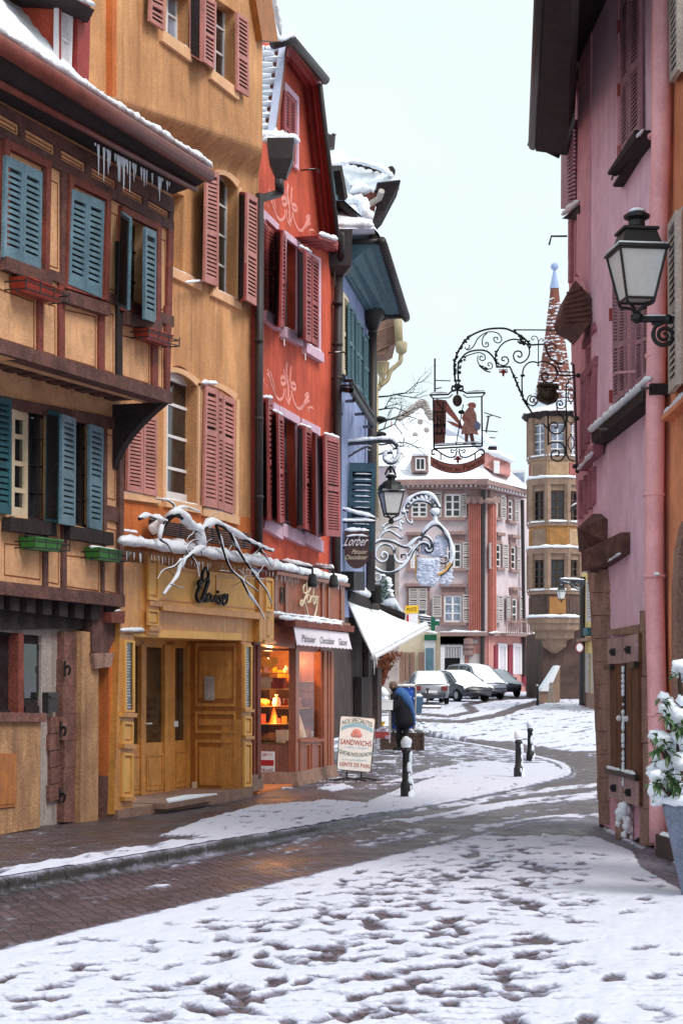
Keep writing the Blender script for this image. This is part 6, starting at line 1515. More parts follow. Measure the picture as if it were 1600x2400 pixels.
t.ball(C_p(340,1290),30*px,8,6,(1.3,.6,.8),.4);t.ball(C_p(300,1290),12*px,6,4);t.ball(C_p(382,1290),12*px,6,4);rod([(290,1300),(300,1330),(340,1320),(380,1330),(390,1300)],9)
t.build('frame','iron',ps)
t=MB();t.ball(C_p(340,1415),42*px,12,8,(1,.6,1.25));t.tube([C_p(340,1360),C_p(340,1330)],10*px,6);t.build('bell','bronze',ps)
D('sign_red',(176,104,92),.6,.2,8,.2);D('sign_brown',(112,68,62),.6,.25,8,.2);D('sign_coat',(176,126,114),.6,.25,9,.25);D('sign_blue',(130,136,168),.6,.15,8,.2);D('skin',(206,150,128),.6,.1,8,.1)
def plate(pts,m,name,dd=0,th_=.02):
 q=MB();q.prism([C_p(x,y,dd)for x,y in pts],Vector((0,th_,0)));return q.build(name,m,ps)
plate([(136,1410),(160,1400),(240,1412),(240,1460),(230,1480),(242,1520),(240,1640),(232,1790),(136,1800)],'sign_brown','house_cutout')
t=MB()
for y in(1515,1625,1700,1640):t.tube([C_p(138,y,-.008),C_p(240,y-3,-.008)],5*px,5)
for a in((165,1535,165,1620),(195,1535,195,1620),(160,1540,200,1615),(215,1420,215,1620),(165,1645,165,1720),(190,1650,215,1715),(215,1650,190,1715),(160,1420,215,1500)):t.tube([C_p(a[0],a[1],-.008),C_p(a[2],a[3],-.008)],4*px,5)
t.build('timber_lines','black',ps)
plate([(170,1405),(240,1410),(300,1500),(370,1600),(385,1650),(330,1600),(240,1510)],'sign_red','roof_cutout',.02);plate([(245,1590),(300,1600),(390,1640),(380,1665),(300,1630)],'sign_red','eave_cutout',.02)
pg=plate([(440,1470),(480,1480),(505,1530),(512,1600),(505,1640),(525,1710),(470,1700),(440,1712),(410,1700),(375,1705),(385,1640),(400,1600),(380,1570),(392,1530)],'sign_coat','pilgrim_coat',-.015,.05)
plate([(405,1700),(440,1705),(430,1790),(392,1800),(388,1785),(408,1770)],'sign_brown','pilgrim_leg',0,.03);plate([(445,1705),(478,1700),(490,1770),(500,1785),(495,1800),(465,1800),(460,1770)],'sign_brown','pilgrim_leg',.01,.03)
plate([(440,1452),(470,1450),(490,1480),(470,1500),(445,1490)],'skin','pilgrim_face',-.01,.04);plate([(425,1452),(450,1430),(490,1432),(505,1452),(500,1475),(470,1462)],'sign_red','pilgrim_hat',-.02,.05)
plate([(485,1620),(510,1590),(545,1620),(540,1660),(515,1675),(490,1655)],'sign_blue','pilgrim_bag',-.03,.07);plate([(395,1540),(440,1560),(450,1590),(400,1570),(380,1560)],'sign_red','pilgrim_arm',-.03,.03)
t=MB();t.tube([C_p(392,1448,-.02),C_p(328,1805,-.02)],5*px,6);t.ball(C_p(375,1515,-.02),24*px,8,5,(1.2,.4,.8));t.build('pilgrim_staff','black',ps)
def rib(u,v,w=0):
 x=105+(580-105)*u;top=1905+82*4*u*(1-u)-25*u;return C_p(x,top+72*(1-v),-w)
t=MB();n=28
for i in range(n):
 a,b=i/n,(i+1)/n;t.hexa([rib(a,0,-.02),rib(b,0,-.02),rib(b,1,-.02),rib(a,1,-.02),rib(a,0),rib(b,0),rib(b,1),rib(a,1)])
ro=t.build('ribbon','sign_red',ps)
t=MB();text(t,rib,'Maison au Pèlerin',.05,.95,.2,.86,.004);t.build('lettering','black',ro)
t=MB();t.tube([rib(i/20,1.02)for i in range(21)],4*px,5);t.tube([rib(i/20,-.02)for i in range(21)],4*px,5);t.build('ribbon_edge','black',ro)
snowbar(ps,[C_p(100,1350),C_p(255,1348)],.014,seed=1);snowbar(ps,[C_p(425,1338),C_p(580,1332)],.014,seed=1);snowbar(ps,[C_p(140,1800),C_p(550,1780)],.014,seed=3)
#  FAR CORNER BUILDING
DC=105.0
PCL=Pl((at(*zA(845,0),DC).x,DC),radians(90));PCR=Pl((at(*zA(845,0),DC).x,DC),radians(28.5))
cbld=thing('corner_building','pale mauve corner building with tall red fluted pilasters and a snowy mansard roof','building',(PCL.p.x,DC,zg(DC)))
D('mauve_plaster',(212,196,200),.9,.1,1.2,.2,20,stain=(160,140,146),samt=.4);D('far_stone',(150,122,118),.9,.15,2,.2,20);D('far_red',(186,116,104),.85,.12,2,.1);D('far_shutter',(186,176,174),.7,.1,2,.1);D('far_pink',(196,140,134),.9,.15,1.5,.2,20)
w=MB();wall(w,PCL,[zA(200,760),zA(845,740),zA(845,2300),zA(200,2300)],(),0,.1,8);wall(w,PCR,[zA(845,740),zA(1160,820),zA(1175,2300),zA(845,2300)],(),0,.1,4);w.build('wall','mauve_plaster',cbld)
w=MB();strip(w,Qd(PCL,zB(430,560),zB(785,560),zB(785,1000),zB(430,1000)),0,.12);strip(w,Qd(PCR,zB(785,565),zB(1060,575),zB(1065,985),zB(785,985)),0,.12);w.build('ground_floor_wall','far_pink',cbld)
t=MB()
strip(t,Qd(PCL,zA(205,735),zA(860,728),zA(860,765),zA(205,775),.9),-.9,0);strip(t,Qd(PCR,zA(850,735),zA(1165,815),zA(1150,840),zA(850,768),.7),-.7,0)
strip(t,Qd(PCL,zA(215,775),zA(850,765),zA(850,800),zA(215,805),.4),-.4,0);strip(t,Qd(PCR,zA(845,768),zA(1140,840),zA(1130,868),zA(845,800),.4),-.4,0);t.build('cornice','far_stone',cbld)
t=MB()
for i in range(17):x=250+i*34;strip(t,Qd(PCL,zA(x,768),zA(x+14,768),zA(x+14,786),zA(x,786),.6),-.3,0)
for i in range(13):x=865+i*21;y=770+(x-845)*.25;strip(t,Qd(PCR,zA(x,y),zA(x+8,y+2),zA(x+8,y+20),zA(x,y+18),.55),-.3,0)
t.build('dentil','white_paint',cbld)['kind']='stuff'
def pil(pl,x0,x1,n):
 t=MB();
 Q=Qd(pl,zA(x0,900),zA(x1,900),zB(x1-60+(2 if pl is PCL else 2),555),zB(x0-60,555));t.box(Q,0,1,0,1,0,.25)
 for i in range(n):t.box(Q,(i+.2)/n,(i+.7)/n,.01,.99,.25,.36)
 o=t.build('pilaster','far_red',cbld)
 t=MB();strip(t,Qd(pl,zA(x0-12,862),zA(x1+8,862),zA(x1+8,905),zA(x0-10,905)),0,.5);strip(t,Qd(pl,zA(x0,800),zA(x1,800),zA(x1,862),zA(x0,862)),0,.2)
 for x in(x0,(x0+x1)/2,x1):t.ball(pl.hit(*zA(x,888),.45),.2,8,5)
 t.build('capital','far_stone',o)
pil(PCL,712,802,6);pil(PCR,848,878,2)
t=MB();t.tube([PCL.hit(*zA(820,800),.3),PCL.hit(*zB(752,900),.3)],.13,8);t.tube([PCR.hit(*zA(1095,880),.3),PCR.hit(*zB(1050,860),.3)],.12,8);t.build('downpipe','zinc',cbld)
t=MB();strip(t,Qd(PCL,zB(440,552),zB(790,550),zB(790,575),zB(440,578)),0,.5);strip(t,Qd(PCR,zB(785,550),zB(1110,562),zB(1110,580),zB(785,575)),0,.5);t.build('string_course','far_stone',cbld)
snowbar(cbld,[PCL.hit(*zB(440,552),.4),PCL.hit(*zB(785,550),.4)],.09,seed=1,step=.3);snowbar(cbld,[PCR.hit(*zB(800,556),.4),PCR.hit(*zB(1105,566),.4)],.09,seed=2,step=.3)
def farwin(pl,a,b,c,d,nx=2,ny=3,head=1,zf=zA,glass='glass',sl=0):
 """window with stone surround, head moulding and sill, all proud of the wall"""
 q=[zf(a,c),zf(b,c+sl),zf(b,d+sl),zf(a,d)];Q=Qd(pl,*q);wd,ht=Q.size();u=.16/wd;v=.16/ht
 t=MB();t.box(Q,-u,0,0,1,0,.14);t.box(Q,1,1+u,0,1,0,.14);t.box(Q,-u,1+u,1,1+v*1.2,0,.16);t.box(Q,-u*1.6,1+u*1.6,-v*1.2,0,0,.3)
 if head:t.box(Q,-u*1.7,1+u*1.7,1+v*3.2,1+v*4.4,0,.34);t.box(Q,-u,1+u,1+v*1.2,1+v*3.2,0,.1)
 s_=t.build('window_surround','far_stone',cbld)
 b_=MB();f=.1/wd*1.1;g=.1/ht*1.1
 b_.box(Q,0,f,0,1,0,.09);b_.box(Q,1-f,1,0,1,0,.09);b_.box(Q,f,1-f,0,g,0,.09);b_.box(Q,f,1-f,1-g,1,0,.09)
 for i in range(1,nx):b_.box(Q,i/nx-f*.6,i/nx+f*.6,g,1-g,0,.085)
 for j in range(1,ny):b_.box(Q,f,1-f,j/ny-g*.35,j/ny+g*.35,0,.08)
 wo=b_.build('window','white_paint',cbld);m=MB();m.box(Q,0,1,0,1,.02,.05);m.build('pane',glass,wo)
 return Q
def farsh(pl,a,b,c,d,zf=zA,sl=0):shutter(cbld,Qd(pl,zf(a,c),zf(b,c+sl),zf(b,d+sl),zf(a,d),off=.22),'far_shutter',12,(.5,),th=.09)
farwin(PCL,310,425,895,1005,head=1);farwin(PCL,545,660,838,1005,head=0);farsh(PCL,470,525,830,1000);farsh(PCL,665,700,835,1005)
farwin(PCL,305,350,1190,1365);farwin(PCL,560,665,1185,1362);farsh(PCL,672,735,1178,1375);farsh(PCL,480,545,1180,1372)
farsh(PCL,235+60,300+60,1505,1660);farsh(PCL,302+60,364+60,1505,1660)
farwin(PCL,480,606,288,478,zf=zB,glass='glass_pale');farsh(PCL,400,464,288,440,zB);farsh(PCL,612,680,282,482,zB)
farwin(PCL,233,362,285,430,zf=zB)
farwin(PCR,882,910,850,1000,1,3,0,sl=8);farsh(PCR,942,978,850,1010,sl=10);farwin(PCR,986,1014,875,1025,1,3,0,sl=8);farsh(PCR,1042,1068,880,1040,sl=6)
farsh(PCR,864,895,1182,1365,sl=4);farwin(PCR,900,930,1190,1355,1,3,sl=4);farsh(PCR,955,995,1190,1375,sl=4);farwin(PCR,1005,1035,1205,1370,1,3,sl=6);farsh(PCR,1058,1078,1205,1390,sl=4)
farsh(PCR,828,860,285,480,zB);farsh(PCR,862,894,287,482,zB);farwin(PCR,950,985,310,480,1,3,zf=zB);farsh(PCR,926,948,290,470,zB);farsh(PCR,1015,1048,295,480,zB)
t=MB();strip(t,Qd(PCR,zB(920,558),zB(1105,566),zB(1105,580),zB(920,572),.9),-.9,0)
for i in range(15):f=i/14;a=PCR.hit(*zB(922+180*f,560),.85);t.tube([a,a+Vector((0,0,1.0))],.03,5)
a=PCR.hit(*zB(922,470),.85);b=PCR.hit(*zB(1104,478),.85);t.tube([a,b],.05,5);t.build('balcony','far_stone',cbld)
t=MB();Q=Qd(PCL,zB(455,625),zB(625,625),zB(618,1000),zB(455,1000));t.box(Q,0,.17,0,1,0,.3);t.box(Q,.83,1,0,1,0,.3);t.box(Q,.17,.83,.93,1,0,.3);t.build('door_surround','white_paint',cbld)
t=MB();t.box(Q,.17,.83,0,.93,0,.14);t.build('door','black',cbld)
t=MB()
for i in range(10):t.box(Q,.17+i*.066,.17+i*.066+.034,.72,.93,.14,.3+.004*(i%2))
t.build('striped_blind','curtain',cbld)
t=MB();
for i in range(14):t.cbox(PCL.hit(*zB(455+i*13,605),.3),.3,.2,.42+.12*(i%3==0))
t.build('shop_letters','black',cbld)
t=MB();strip(t,Qd(PCL,zB(670,600),zB(720,600),zB(720,628),zB(670,628)),.12,.2);strip(t,Qd(PCL,zB(660,700),zB(735,700),zB(735,780),zB(655,780)),.12,.2);t.build('notice_panel','far_shutter',cbld)
t=MB();
for y in(655,690,720):t.lathe(PCL.hit(*zB(652,y),.25),[(.05,0),(.35,.1),(.35,.5),(.05,.6)],8)
t.build('wall_plate','far_stone',cbld)
for a,b in((845,908),(950,1012)):
 Q=Qd(PCR,zB(a,625),zB(b,630),zB(b,845),zB(a,845));t=MB();t.box(Q,0,.18,0,1,0,.2);t.box(Q,.82,1,0,1,0,.2);t.box(Q,.18,.82,.9,1,0,.2);wo=t.build('shop_window','white_paint',cbld);t=MB();t.box(Q,.18,.82,0,.9,0,.13);t.build('pane','curtain',wo)
D('far_crimson',(136,56,70),.7,.15,3,.1)
for a,b in((820,842),(918,948),(1018,1062)):
 t=MB();Q=Qd(PCR,zB(a,640),zB(b,642),zB(b,850 if b<1000 else 920),zB(a,850 if b<1000 else 920));t.box(Q,0,1,0,1,.12,.22);t.build('shutter','far_crimson',cbld)
t=MB();strip(t,Qd(PCL,zB(415,600),zB(455,600),zB(455,960),zB(415,960)),.12,.2);t.build('shopfront_panel','far_crimson',cbld)
def rp(x,y,d):return at(*zA(x,y),d)
t=MB();t.quad(rp(200,745,DC-.9),rp(860,735,DC-.9),rp(800,590,DC+3),rp(200,590,DC+3));t.quad(rp(860,735,DC-.9),rp(1165,815,DC+4),rp(1000,670,DC+7),rp(800,590,DC+3));t.quad(rp(200,590,DC+3),rp(800,590,DC+3),rp(640,430,DC+9),rp(300,430,DC+9));t.quad(rp(800,590,DC+3),rp(1000,670,DC+7),rp(900,590,DC+10),rp(640,430,DC+9));t.build('roof','snow',cbld)
def dormer(x0,x1,y0,y1,d,m='far_stone',win=1):
 t=MB();P=[rp(x0,y0,d),rp(x1,y0,d),rp(x1,y1,d),rp(x0,y1,d)];t.prism(P,Vector((0,3,0)));o=t.build('dormer',m,cbld)
 if win:
  q=MB();Q=Q3(*[rp(x,y,d-.02)for x,y in((x0+22,y0+18),(x1-22,y0+18),(x1-22,y1-10),(x0+22,y1-10))],n=Vector((0,-1,0)));q.box(Q,0,.12,0,1,0,.1);q.box(Q,.88,1,0,1,0,.1);q.box(Q,.12,.88,.9,1,0,.1);q.box(Q,.46,.54,0,.9,0,.08);q.box(Q,.12,.88,0,.1,0,.1);q.build('window_frame','white_paint',o)
  q=MB();q.box(Q,.1,.9,.1,.9,0,.04);q.build('pane','glass',o)
 snowbar(cbld,[rp(x0-8,y0,d-.1),rp(x1+8,y0,d-.1)],.25,seed=x0,step=.4)
dormer(318,432,565,682,DC-.2)
t=MB();t.prism([rp(830,545,DC+1),rp(905,560,DC+1),rp(1010,605,DC+2),rp(1012,705,DC+2),rp(900,680,DC+1),rp(830,640,DC+1)],Vector((0,3,0)));t.build('brick_dormer','far_pink',cbld)
t=MB();t.prism([rp(895,600,DC+.8),rp(935,605,DC+.8),rp(935,690,DC+.8),rp(895,685,DC+.8)],Vector((0,.3,0)));t.build('dormer_window','white_paint',cbld)
snowbar(cbld,[rp(820,540,DC+1),rp(905,570,DC+1),rp(1040,625,DC+2)],.3,seed=3,step=.4)
t=MB();t.prism([rp(860,500,DC+6),rp(915,500,DC+6),rp(915,550,DC+6),rp(850,550,DC+6)],Vector((0,1,0)));t.build('chimney','timber_dark',cbld);snowbar(cbld,[rp(855,498,DC+6),rp(918,498,DC+6)],.25,seed=3,step=.3)
t=MB();t.prism([rp(560,300,DC+9),rp(700,395,DC+9),rp(900,520,DC+9),rp(870,545,DC+9),rp(560,370,DC+9)],Vector((0,3,0)));t.build('upper_roof','snow',cbld)
snowbar(cbld,[rp(555,300,DC+9),rp(720,395,DC+9),rp(900,510,DC+9)],.4,seed=5,step=.5)
#  BUILDINGS AROUND
def block(name,label,d,poly,m,cat='house',depth=6):
 t=MB();P=[at(*p,d)for p in poly];t.prism(P,Vector((0,depth,0)))
 base=min(P,key=lambda v:v.z);o=thing(name,label,cat,(sum(v.x for v in P)/len(P),d,zg(d)))
 t.build('wall',m,o);return o
sr=block('snowy_roofed_house','house with a huge snow-covered roof rising behind the pilgrim sign',128,[zA(60,1200),zA(60,620),zA(640,620),zA(640,1200)],'mauve_plaster')
t=MB();
t.poly([at(*zA(x,y),127+dd)for x,y,dd in((40,640,0),(660,640,0),(640,430,5),(470,320,8),(395,190,12),(230,300,12),(60,480,6))]);t.build('roof','snow',sr)
t=MB();rr=random.Random(5)
for i in range(14):
 f=i/13;p=at(*zA(225+165*f,305-118*f),126);t.ball(p,.4,6,4,(1,1,.5),.4,i)
 if i<7:p=at(*zA(398+60*i/6,195+110*i/6),126);t.ball(p,.35,6,4,(1,1,.5),.4,i)
for x,y in((375,328),(420,385),(340,420)):t.ball(at(*zA(x,y),125),.22,6,4)
t.build('ridge_tiles','grey_shutter',sr)
wb=block('white_building','narrow white building squeezed between the mauve corner building and the oriel tower',125,[zA(1010,670),zA(1115,665),zA(1115,790),zA(1172,830),zA(1175,2300),zA(1080,2300),zA(1080,790),zA(1010,775)],'white_paint','building')
t=MB();
for x,y0,y1 in((1135,900,1060),(1140,1220,1440),(1095,1225,1410)):t.prism([at(*zA(x,y0),124.8),at(*zA(x+30,y0+5),124.8),at(*zA(x+30,y1),124.8),at(*zA(x,y1),124.8)],Vector((0,.15,0)))
t.build('shutter','far_shutter',wb);t=MB();t.prism([at(*zA(1018,690),124.8),at(*zA(1108,685),124.8),at(*zA(1108,760),124.8),at(*zA(1080,760),124.8)],Vector((0,.1,0)));t.build('window_pane','glass_pale',wb)
t=MB();t.prism([at(*zA(1115,1085),120),at(*zA(1168,1180),120),at(*zA(1168,1210),120),at(*zA(1130,1150),120)],Vector((0,2,0)));t.build('snow_cap','snow',wb)
so_=block('coral_house','small coral arcaded house at the end of the lane beside the tower base',112,[zB(1090,560),zB(1260,560),zB(1260,970),zB(1070,975)],'far_red','house')
t=MB();t.prism([at(*zB(x,y),111.8)for x,y in((1168,960),(1168,730),(1180,705),(1195,700),(1208,715),(1212,740),(1210,960))],Vector((0,.2,0)));t.build('arch_opening','charcoal',so_)
t=MB();t.prism([at(*zB(x,y),110)for x,y in((1075,960),(1075,700),(1150,700),(1150,480),(1170,480),(1170,960))],Vector((0,1.5,0)));t.build('shopfront','white_paint',so_);t=MB();t.prism([at(*zB(x,y),109.9)for x,y in((1085,950),(1085,740),(1130,740),(1130,950))],Vector((0,.15,0)));t.build('shop_pane','glass_pale',so_)
D('sign_ochre',(200,150,90),.6,.1);D('sign_navy',(54,62,92),.6,.1);D('sign_yellow',(238,186,40),.5,.08);D('pharmacy_green',(24,92,66),.5,.1)
def hung(name,label,d,q,m,cat='sign',txt=None,tm_='white_paint',arm=None):
 Q=Q3(*[at(*p,d)for p in q],n=Vector((0,-1,0)));o=thing(name,label,cat,Q(.5,0))
 t=MB();t.box(Q,0,1,0,1,-.06,.02);t.build('board',m,o)
 if txt:t=MB();text(t,Q,txt,.12,.88,.25,.75,.03);t.build('lettering',tm_,o)
 if arm:t=MB();t.tube([at(*arm,d+.3),Q(.5,1.12,-.02),Q(.5,.98,-.02)],.04,6);t.build('bracket','iron',o)
 return o
hung('shop_sign','small ochre hanging sign beside the white shopfront at the far end of the street',104,(zB(1075,640),zB(1135,640),zB(1135,686),zB(1075,686)),'sign_ochre',arm=zB(1065,622))
hung('shop_sign','small dark blue hanging sign at the far end of the street',100,(zB(1145,622),zB(1205,628),zB(1205,668),zB(1145,664)),'sign_navy',txt='CAFE',arm=zB(1235,610))
ls=block('cream_shop_house','cream shop building with stone piers behind the bare hanging garland',92,[zB(40,560),zB(100,380),zB(160,360),zB(455,560),zB(455,985),zB(40,990)],'cream_paint','building',4)
t=MB()
for a,b in((160,205),(205,235),(240,275),(300,345)):t.prism([at(*zB(x,y),91.8)for x,y in((a+4,690),(b,690),(b,900),(a+4,900))],Vector((0,.3,0)))
t.build('stone_pier','plinth',ls)
t=MB();t.prism([at(*zB(x,y),91.7)for x,y in((345,600),(420,600),(420,960),(345,960))],Vector((0,.4,0)));fr_=t.build('shopfront','white_paint',ls);t=MB();t.prism([at(*zB(x,y),91.6)for x,y in((352,660),(408,660),(408,850),(352,850))],Vector((0,.2,0)));t.build('pane','teal',fr_);t=MB();t.prism([at(*zB(x,y),91.5)for x,y in((345,565),(430,565),(430,605),(345,605))],Vector((0,.4,0)));t.build('fascia','pharmacy_green',fr_)
yb=hung('yellow_sign','white and yellow square street sign above the awning tip',60,(zB(210,362),zB(300,358),zB(300,412),zB(210,416)),'sign_yellow',txt='POSTE',tm_='ink')
t=MB();t.prism([at(*zB(x,y),60.0)for x,y in((212,416),(298,412),(298,490),(235,490),(212,480))],Vector((0,.06,0)));t.build('lower_board','white_paint',yb);t=MB();t.prism([at(*zB(x,y),59.95)for x,y in((220,424),(233,424),(233,484),(220,480))],Vector((0,.05,0)));t.build('red_stripe','red_ink',yb)
pc=thing('pharmacy_cross','green pharmacy cross sign jutting out over the pavement behind the awning','sign',at(*zB(405,490),62))
def pcp(x,y,d=62):return at(*zB(x,y),d)
t=MB();t.prism([pcp(x,y)for x,y in((390,440),(420,440),(420,470),(450,470),(450,500),(420,500),(420,545),(390,545),(390,500),(345,500),(345,470),(390,470))],Vector((0,.12,0)));t.build('cross','pharmacy_green',pc)
t=MB();
for y in(440,455,475,495):t.tube([pcp(310,y-5),pcp(388,y+5)],.05,5)
t.build('bracket','iron_snowy',pc);snowbar(pc,[pcp(300,430),pcp(390,445)],.06,seed=2,step=.1);snowbar(pc,[pcp(420,468,61.9),pcp(452,468,61.9)],.04,seed=2);snowbar(pc,[pcp(345,545),pcp(435,560)],.07,seed=4,step=.1)
gs2=thing('grey_side_house','grey house partly hidden behind the snowy scrolled sign','house',at(890,1600,70));t=MB();t.prism([at(x,y,70)for x,y in((862,1640),(862,1180),(915,1180),(935,1290),(935,1640))],Vector((-2,6,0)));t.build('wall','grey_plaster',gs2)
t=MB();t.prism([at(x,y,69.8)for x,y in((905,1300),(925,1300),(925,1400),(905,1400))],Vector((0,.2,0)));t.build('window_pane','glass',gs2)
tn=thing('tan_gutter_house','tan house just behind the blue one, only its eaves and swan-neck rainwater pipes showing','house',at(872,1700,43))
t=MB();t.prism([at(*z5(x,y),43)for x,y in((1180,1300),(1225,700),(1265,900),(1278,1240),(1278,2400),(1180,2400))],Vector((-.2,5,0)));t.build('wall','cream_paint',tn)
t=MB();t.prism([at(*z5(x,y),41.5)for x,y in((1250,640),(1420,490),(1440,800),(1380,830),(1362,900),(1260,905))],Vector((.0,3,.2)))
for i in range(8):t.tube([at(*z5(1255,700+i*24),41.45),at(*z5(1420,640+i*22),41.45)],.03,5)
t.build('eave_soffit','plinth',tn)
D('tan_pipe',(176,160,128),.6,.15,4,.15)
t=MB();p=lambda x,y:at(*z5(x,y),41.3);t.tube([p(1455,490),p(1470,820)],.1,10);t.lathe(p(1490,905),[(.05,0),(.13,.06),(.15,.28),(.13,.3)],10);t.tube(sub([p(1485,905),p(1480,970),p(1440,1010),p(1390,1060),p(1360,1140),p(1300,1190),p(1275,1230)],5),.055,8);t.lathe(p(1315,1090),[(.05,-.25),(.07,-.05),(.16,.1),(.17,.28),(.19,.3)],6);t.tube([p(1310,1090),p(1300,1200)],.06,8);t.tube([p(1258,1180),p(1262,2400)],.06,8);t.tube([p(1462,945),p(1505,945)],.035,6);t.build('rainwater_pipe','tan_pipe',tn,True)
t=MB()
for y in(1500,1640):t.ball(p(1290,y),.11,8,6,(1.5,1,.7),.3)
t.build('beam_end','charcoal',tn)
sp=thing('orange_spire','slim orange tiled spire peeping out behind the bare branches','spire',at(916,1600,150));t=MB();t.lathe(at(*z5(1400,2200),150),[(.72,-6),(.72,0),(.62,1.6),(.34,3.8),(.02,6.6)],8);t.build('spire_roof','far_red',sp);t=MB();t.lathe(at(*z5(1390,2150),148)-Vector((.5,0,3)),[(.45,0),(.45,5.2),(.5,5.3)],6);t.build('turret','far_stone',sp)
def aerial(label,x,y0,y1,bars,d):
 o=thing('aerial',label,'aerial',at(*zA(x,y1),d));t=MB();t.tube([at(*zA(x,y0),d),at(*zA(x+(0 if x<600 else-30),y1),d)],.07,5);t.build('mast','zinc',o)
 t=MB()
 for a,b,y,yy in bars:t.tube([at(*zA(a,y),d),at(*zA(b,yy),d)],.04,5)
 t.build('arm','zinc',o)
aerial('tall thin aerial left of the hanging pilgrim sign',478,-120,115,((478,590,35,38),(478,525,95,85),(470,486,-70,-70)),118)
aerial('spreading aerial on the snowy roof right of the hanging pilgrim sign',858,285,470,((825,945,262,300),(840,880,290,285),(815,920,390,398),(835,905,435,442)),118)
#  ORIEL TOWER
DT=86.0;cx=at(1306,1600,DT).x;TC=Vector((cx,DT+1.3,0));pm=4000/DT
D('oriel_stone',(150,124,108),.9,.2,1.5,.3,25,stain=(96,76,66),samt=.6,sscale=(1.2,1.2,1));D('oriel_gold',(160,114,68),.85,.25,2.5,.2,25);D('oriel_rose',(152,92,88),.9,.2,2,.2);D('oriel_pale',(172,142,114),.9,.2,3,.2,25);D('oriel_dark',(92,72,66),.9,.3,1.2,.4,20,stain=(44,36,36),samt=.8,sscale=(.6,.6,.8));D('spire_tile',(122,74,62),.8,.25,3,.3,14,stain=(104,56,44),samt=.6,sscale=(2,2,2));D('spire_lead',(150,168,206),.5,.1,3,.1)
ot=thing('oriel_tower','brown stone octagonal oriel tower with a steep red spire dusted with snow','tower',(cx,DT+1.3,zg(DT)))
R0=59/pm/cos(pi/8)*.98
zz=lambda y:EYE+(1600-y)/4000*DT
def octr(r,z):return[TC+Vector((r*cos(a),r*sin(a),z))for a in[pi/8+i*pi/4 for i in range(8)]]
def stage(y0,y1,r0,r1,m,name):
 t=MB();t.lathe(TC,[(r0,zz(y0)),(r1,zz(y1))],8,pi/8);return t.build(name,m,ot)
for y0,y1,k in((1460,1445,1.06),(1385,1392,1.05),(1297,1282,1.09),(1225,1232,1.05),(1135,1118,1.09),(1070,1078,1.05)):stage(max(y0,y1),min(y0,y1),R0*k,R0*(k+.03),'oriel_stone','string_course')
for y0,y1,m in((1445,1392,'oriel_dark'),(1282,1232,'oriel_gold'),(1118,1078,'oriel_pale')):
 stage(y0,y1,R0,R0,m,'parapet')
 A=octr(R0*1.012,0);cl=('oriel_stone','oriel_gold','oriel_pale','oriel_gold')if m=='oriel_gold' else(('oriel_stone','oriel_pale','oriel_rose','oriel_rose')if m=='oriel_pale' else('oriel_dark','oriel_gold','oriel_dark','oriel_dark'))
 for i in range(8):
  a,b=A[i],A[(i+1)%8]
  if(a+b).y/2-TC.y>.3:continue
  t=MB();Q=Q3(a+Vector((0,0,zz(y1))),b+Vector((0,0,zz(y1))),b+Vector((0,0,zz(y0))),a+Vector((0,0,zz(y0))));t.box(Q,.1,.9,.12,.88,-.01,.02);t.build('panel',cl[i%4],ot)
for k,(y0,y1,g_)in enumerate(((1385,1297,'glass'),(1225,1135,'glass'),(1070,975,'glass_pale'))):
 A=octr(R0*.97,0)
 t=MB();t.lathe(TC,[(R0*.8,zz(y0)),(R0*.8,zz(y1))],8,pi/8);core=t.build('oriel_room','charcoal' if k<2 else 'glass_pale',ot)
 t=MB()
 for i in range(8):t.tube([A[i]+Vector((0,0,zz(y0))),A[i]+Vector((0,0,zz(y1)))],.19,6);a,b=A[i],A[(i+1)%8]
 t.lathe(TC,[(R0,zz(y1)-.3),(R0,zz(y1))],8,pi/8);t.lathe(TC,[(R0*1.02,zz(y0)),(R0*1.02,zz(y0)+.18)],8,pi/8);t.build('column','oriel_stone',ot)
 for i in range(8):
  a,b=A[i]*.97+TC*.03,A[(i+1)%8]*.97+TC*.03;a.z=b.z=0
  if(a+b).y/2-TC.y>.3:continue
  Q=Q3(a+Vector((0,0,zz(y1))),b+Vector((0,0,zz(y1))),b+Vector((0,0,zz(y0))),a+Vector((0,0,zz(y0))))
  window(ot,Q,2,5,'oriel_dark' if k<2 else 'white_paint',g_,fw=.1,bw=.05,th=.12)
 snowbar(ot,[octr(R0*1.06,zz(y0)+.05)[i%8]for i in(3,4,5,6,7)],.06,seed=k,step=.2,lump=.3)
for y in(1283,1119,1446):snowbar(ot,[octr(R0*1.1,zz(y))[i%8]for i in(3,4,5,6,7)],.09,seed=y,step=.2,lump=.3)
t=MB();t.lathe(TC,[(R0*.1,zz(1530)),(R0*.45,zz(1515)),(R0*.5,zz(1500)),(R0*.75,zz(1495)),(R0*.78,zz(1480)),(R0*.95,zz(1475)),(R0*1.0,zz(1460))],8,pi/8);t.build('corbel','oriel_stone',ot)
t=MB();P=[at(x,y,DT+1.4)for x,y in((1272,1645),(1272,1480),(1420,1480),(1420,1645))];t.prism(P,Vector((0,8,0)));P=[at(x,y,DT+1.6)for x,y in((1340,1490),(1340,960),(1480,960),(1480,1490))];t.prism(P,Vector((0,8,0)));t.build('wall','oriel_dark',ot)
stage(975,966,R0*1.15,R0*1.3,'timber_dark','eave')
t=MB();prof=[(R0*1.3,zz(966)),(R0*.86,zz(955)),(R0*.74,zz(908)),(R0*.58,zz(855)),(R0*.37,zz(771)),(R0*.23,zz(700)),(R0*.16,zz(662))];t.lathe(TC,prof,8,pi/8);spo=t.build('spire','spire_tile',ot)
t=MB();t.lathe(TC,[(R0*.19,zz(663)),(R0*.045,zz(620))],8);t.ball(TC+Vector((0,0,zz(610))),.2,10,8);t.build('finial','spire_lead',ot)
t=MB();rr=random.Random(9)
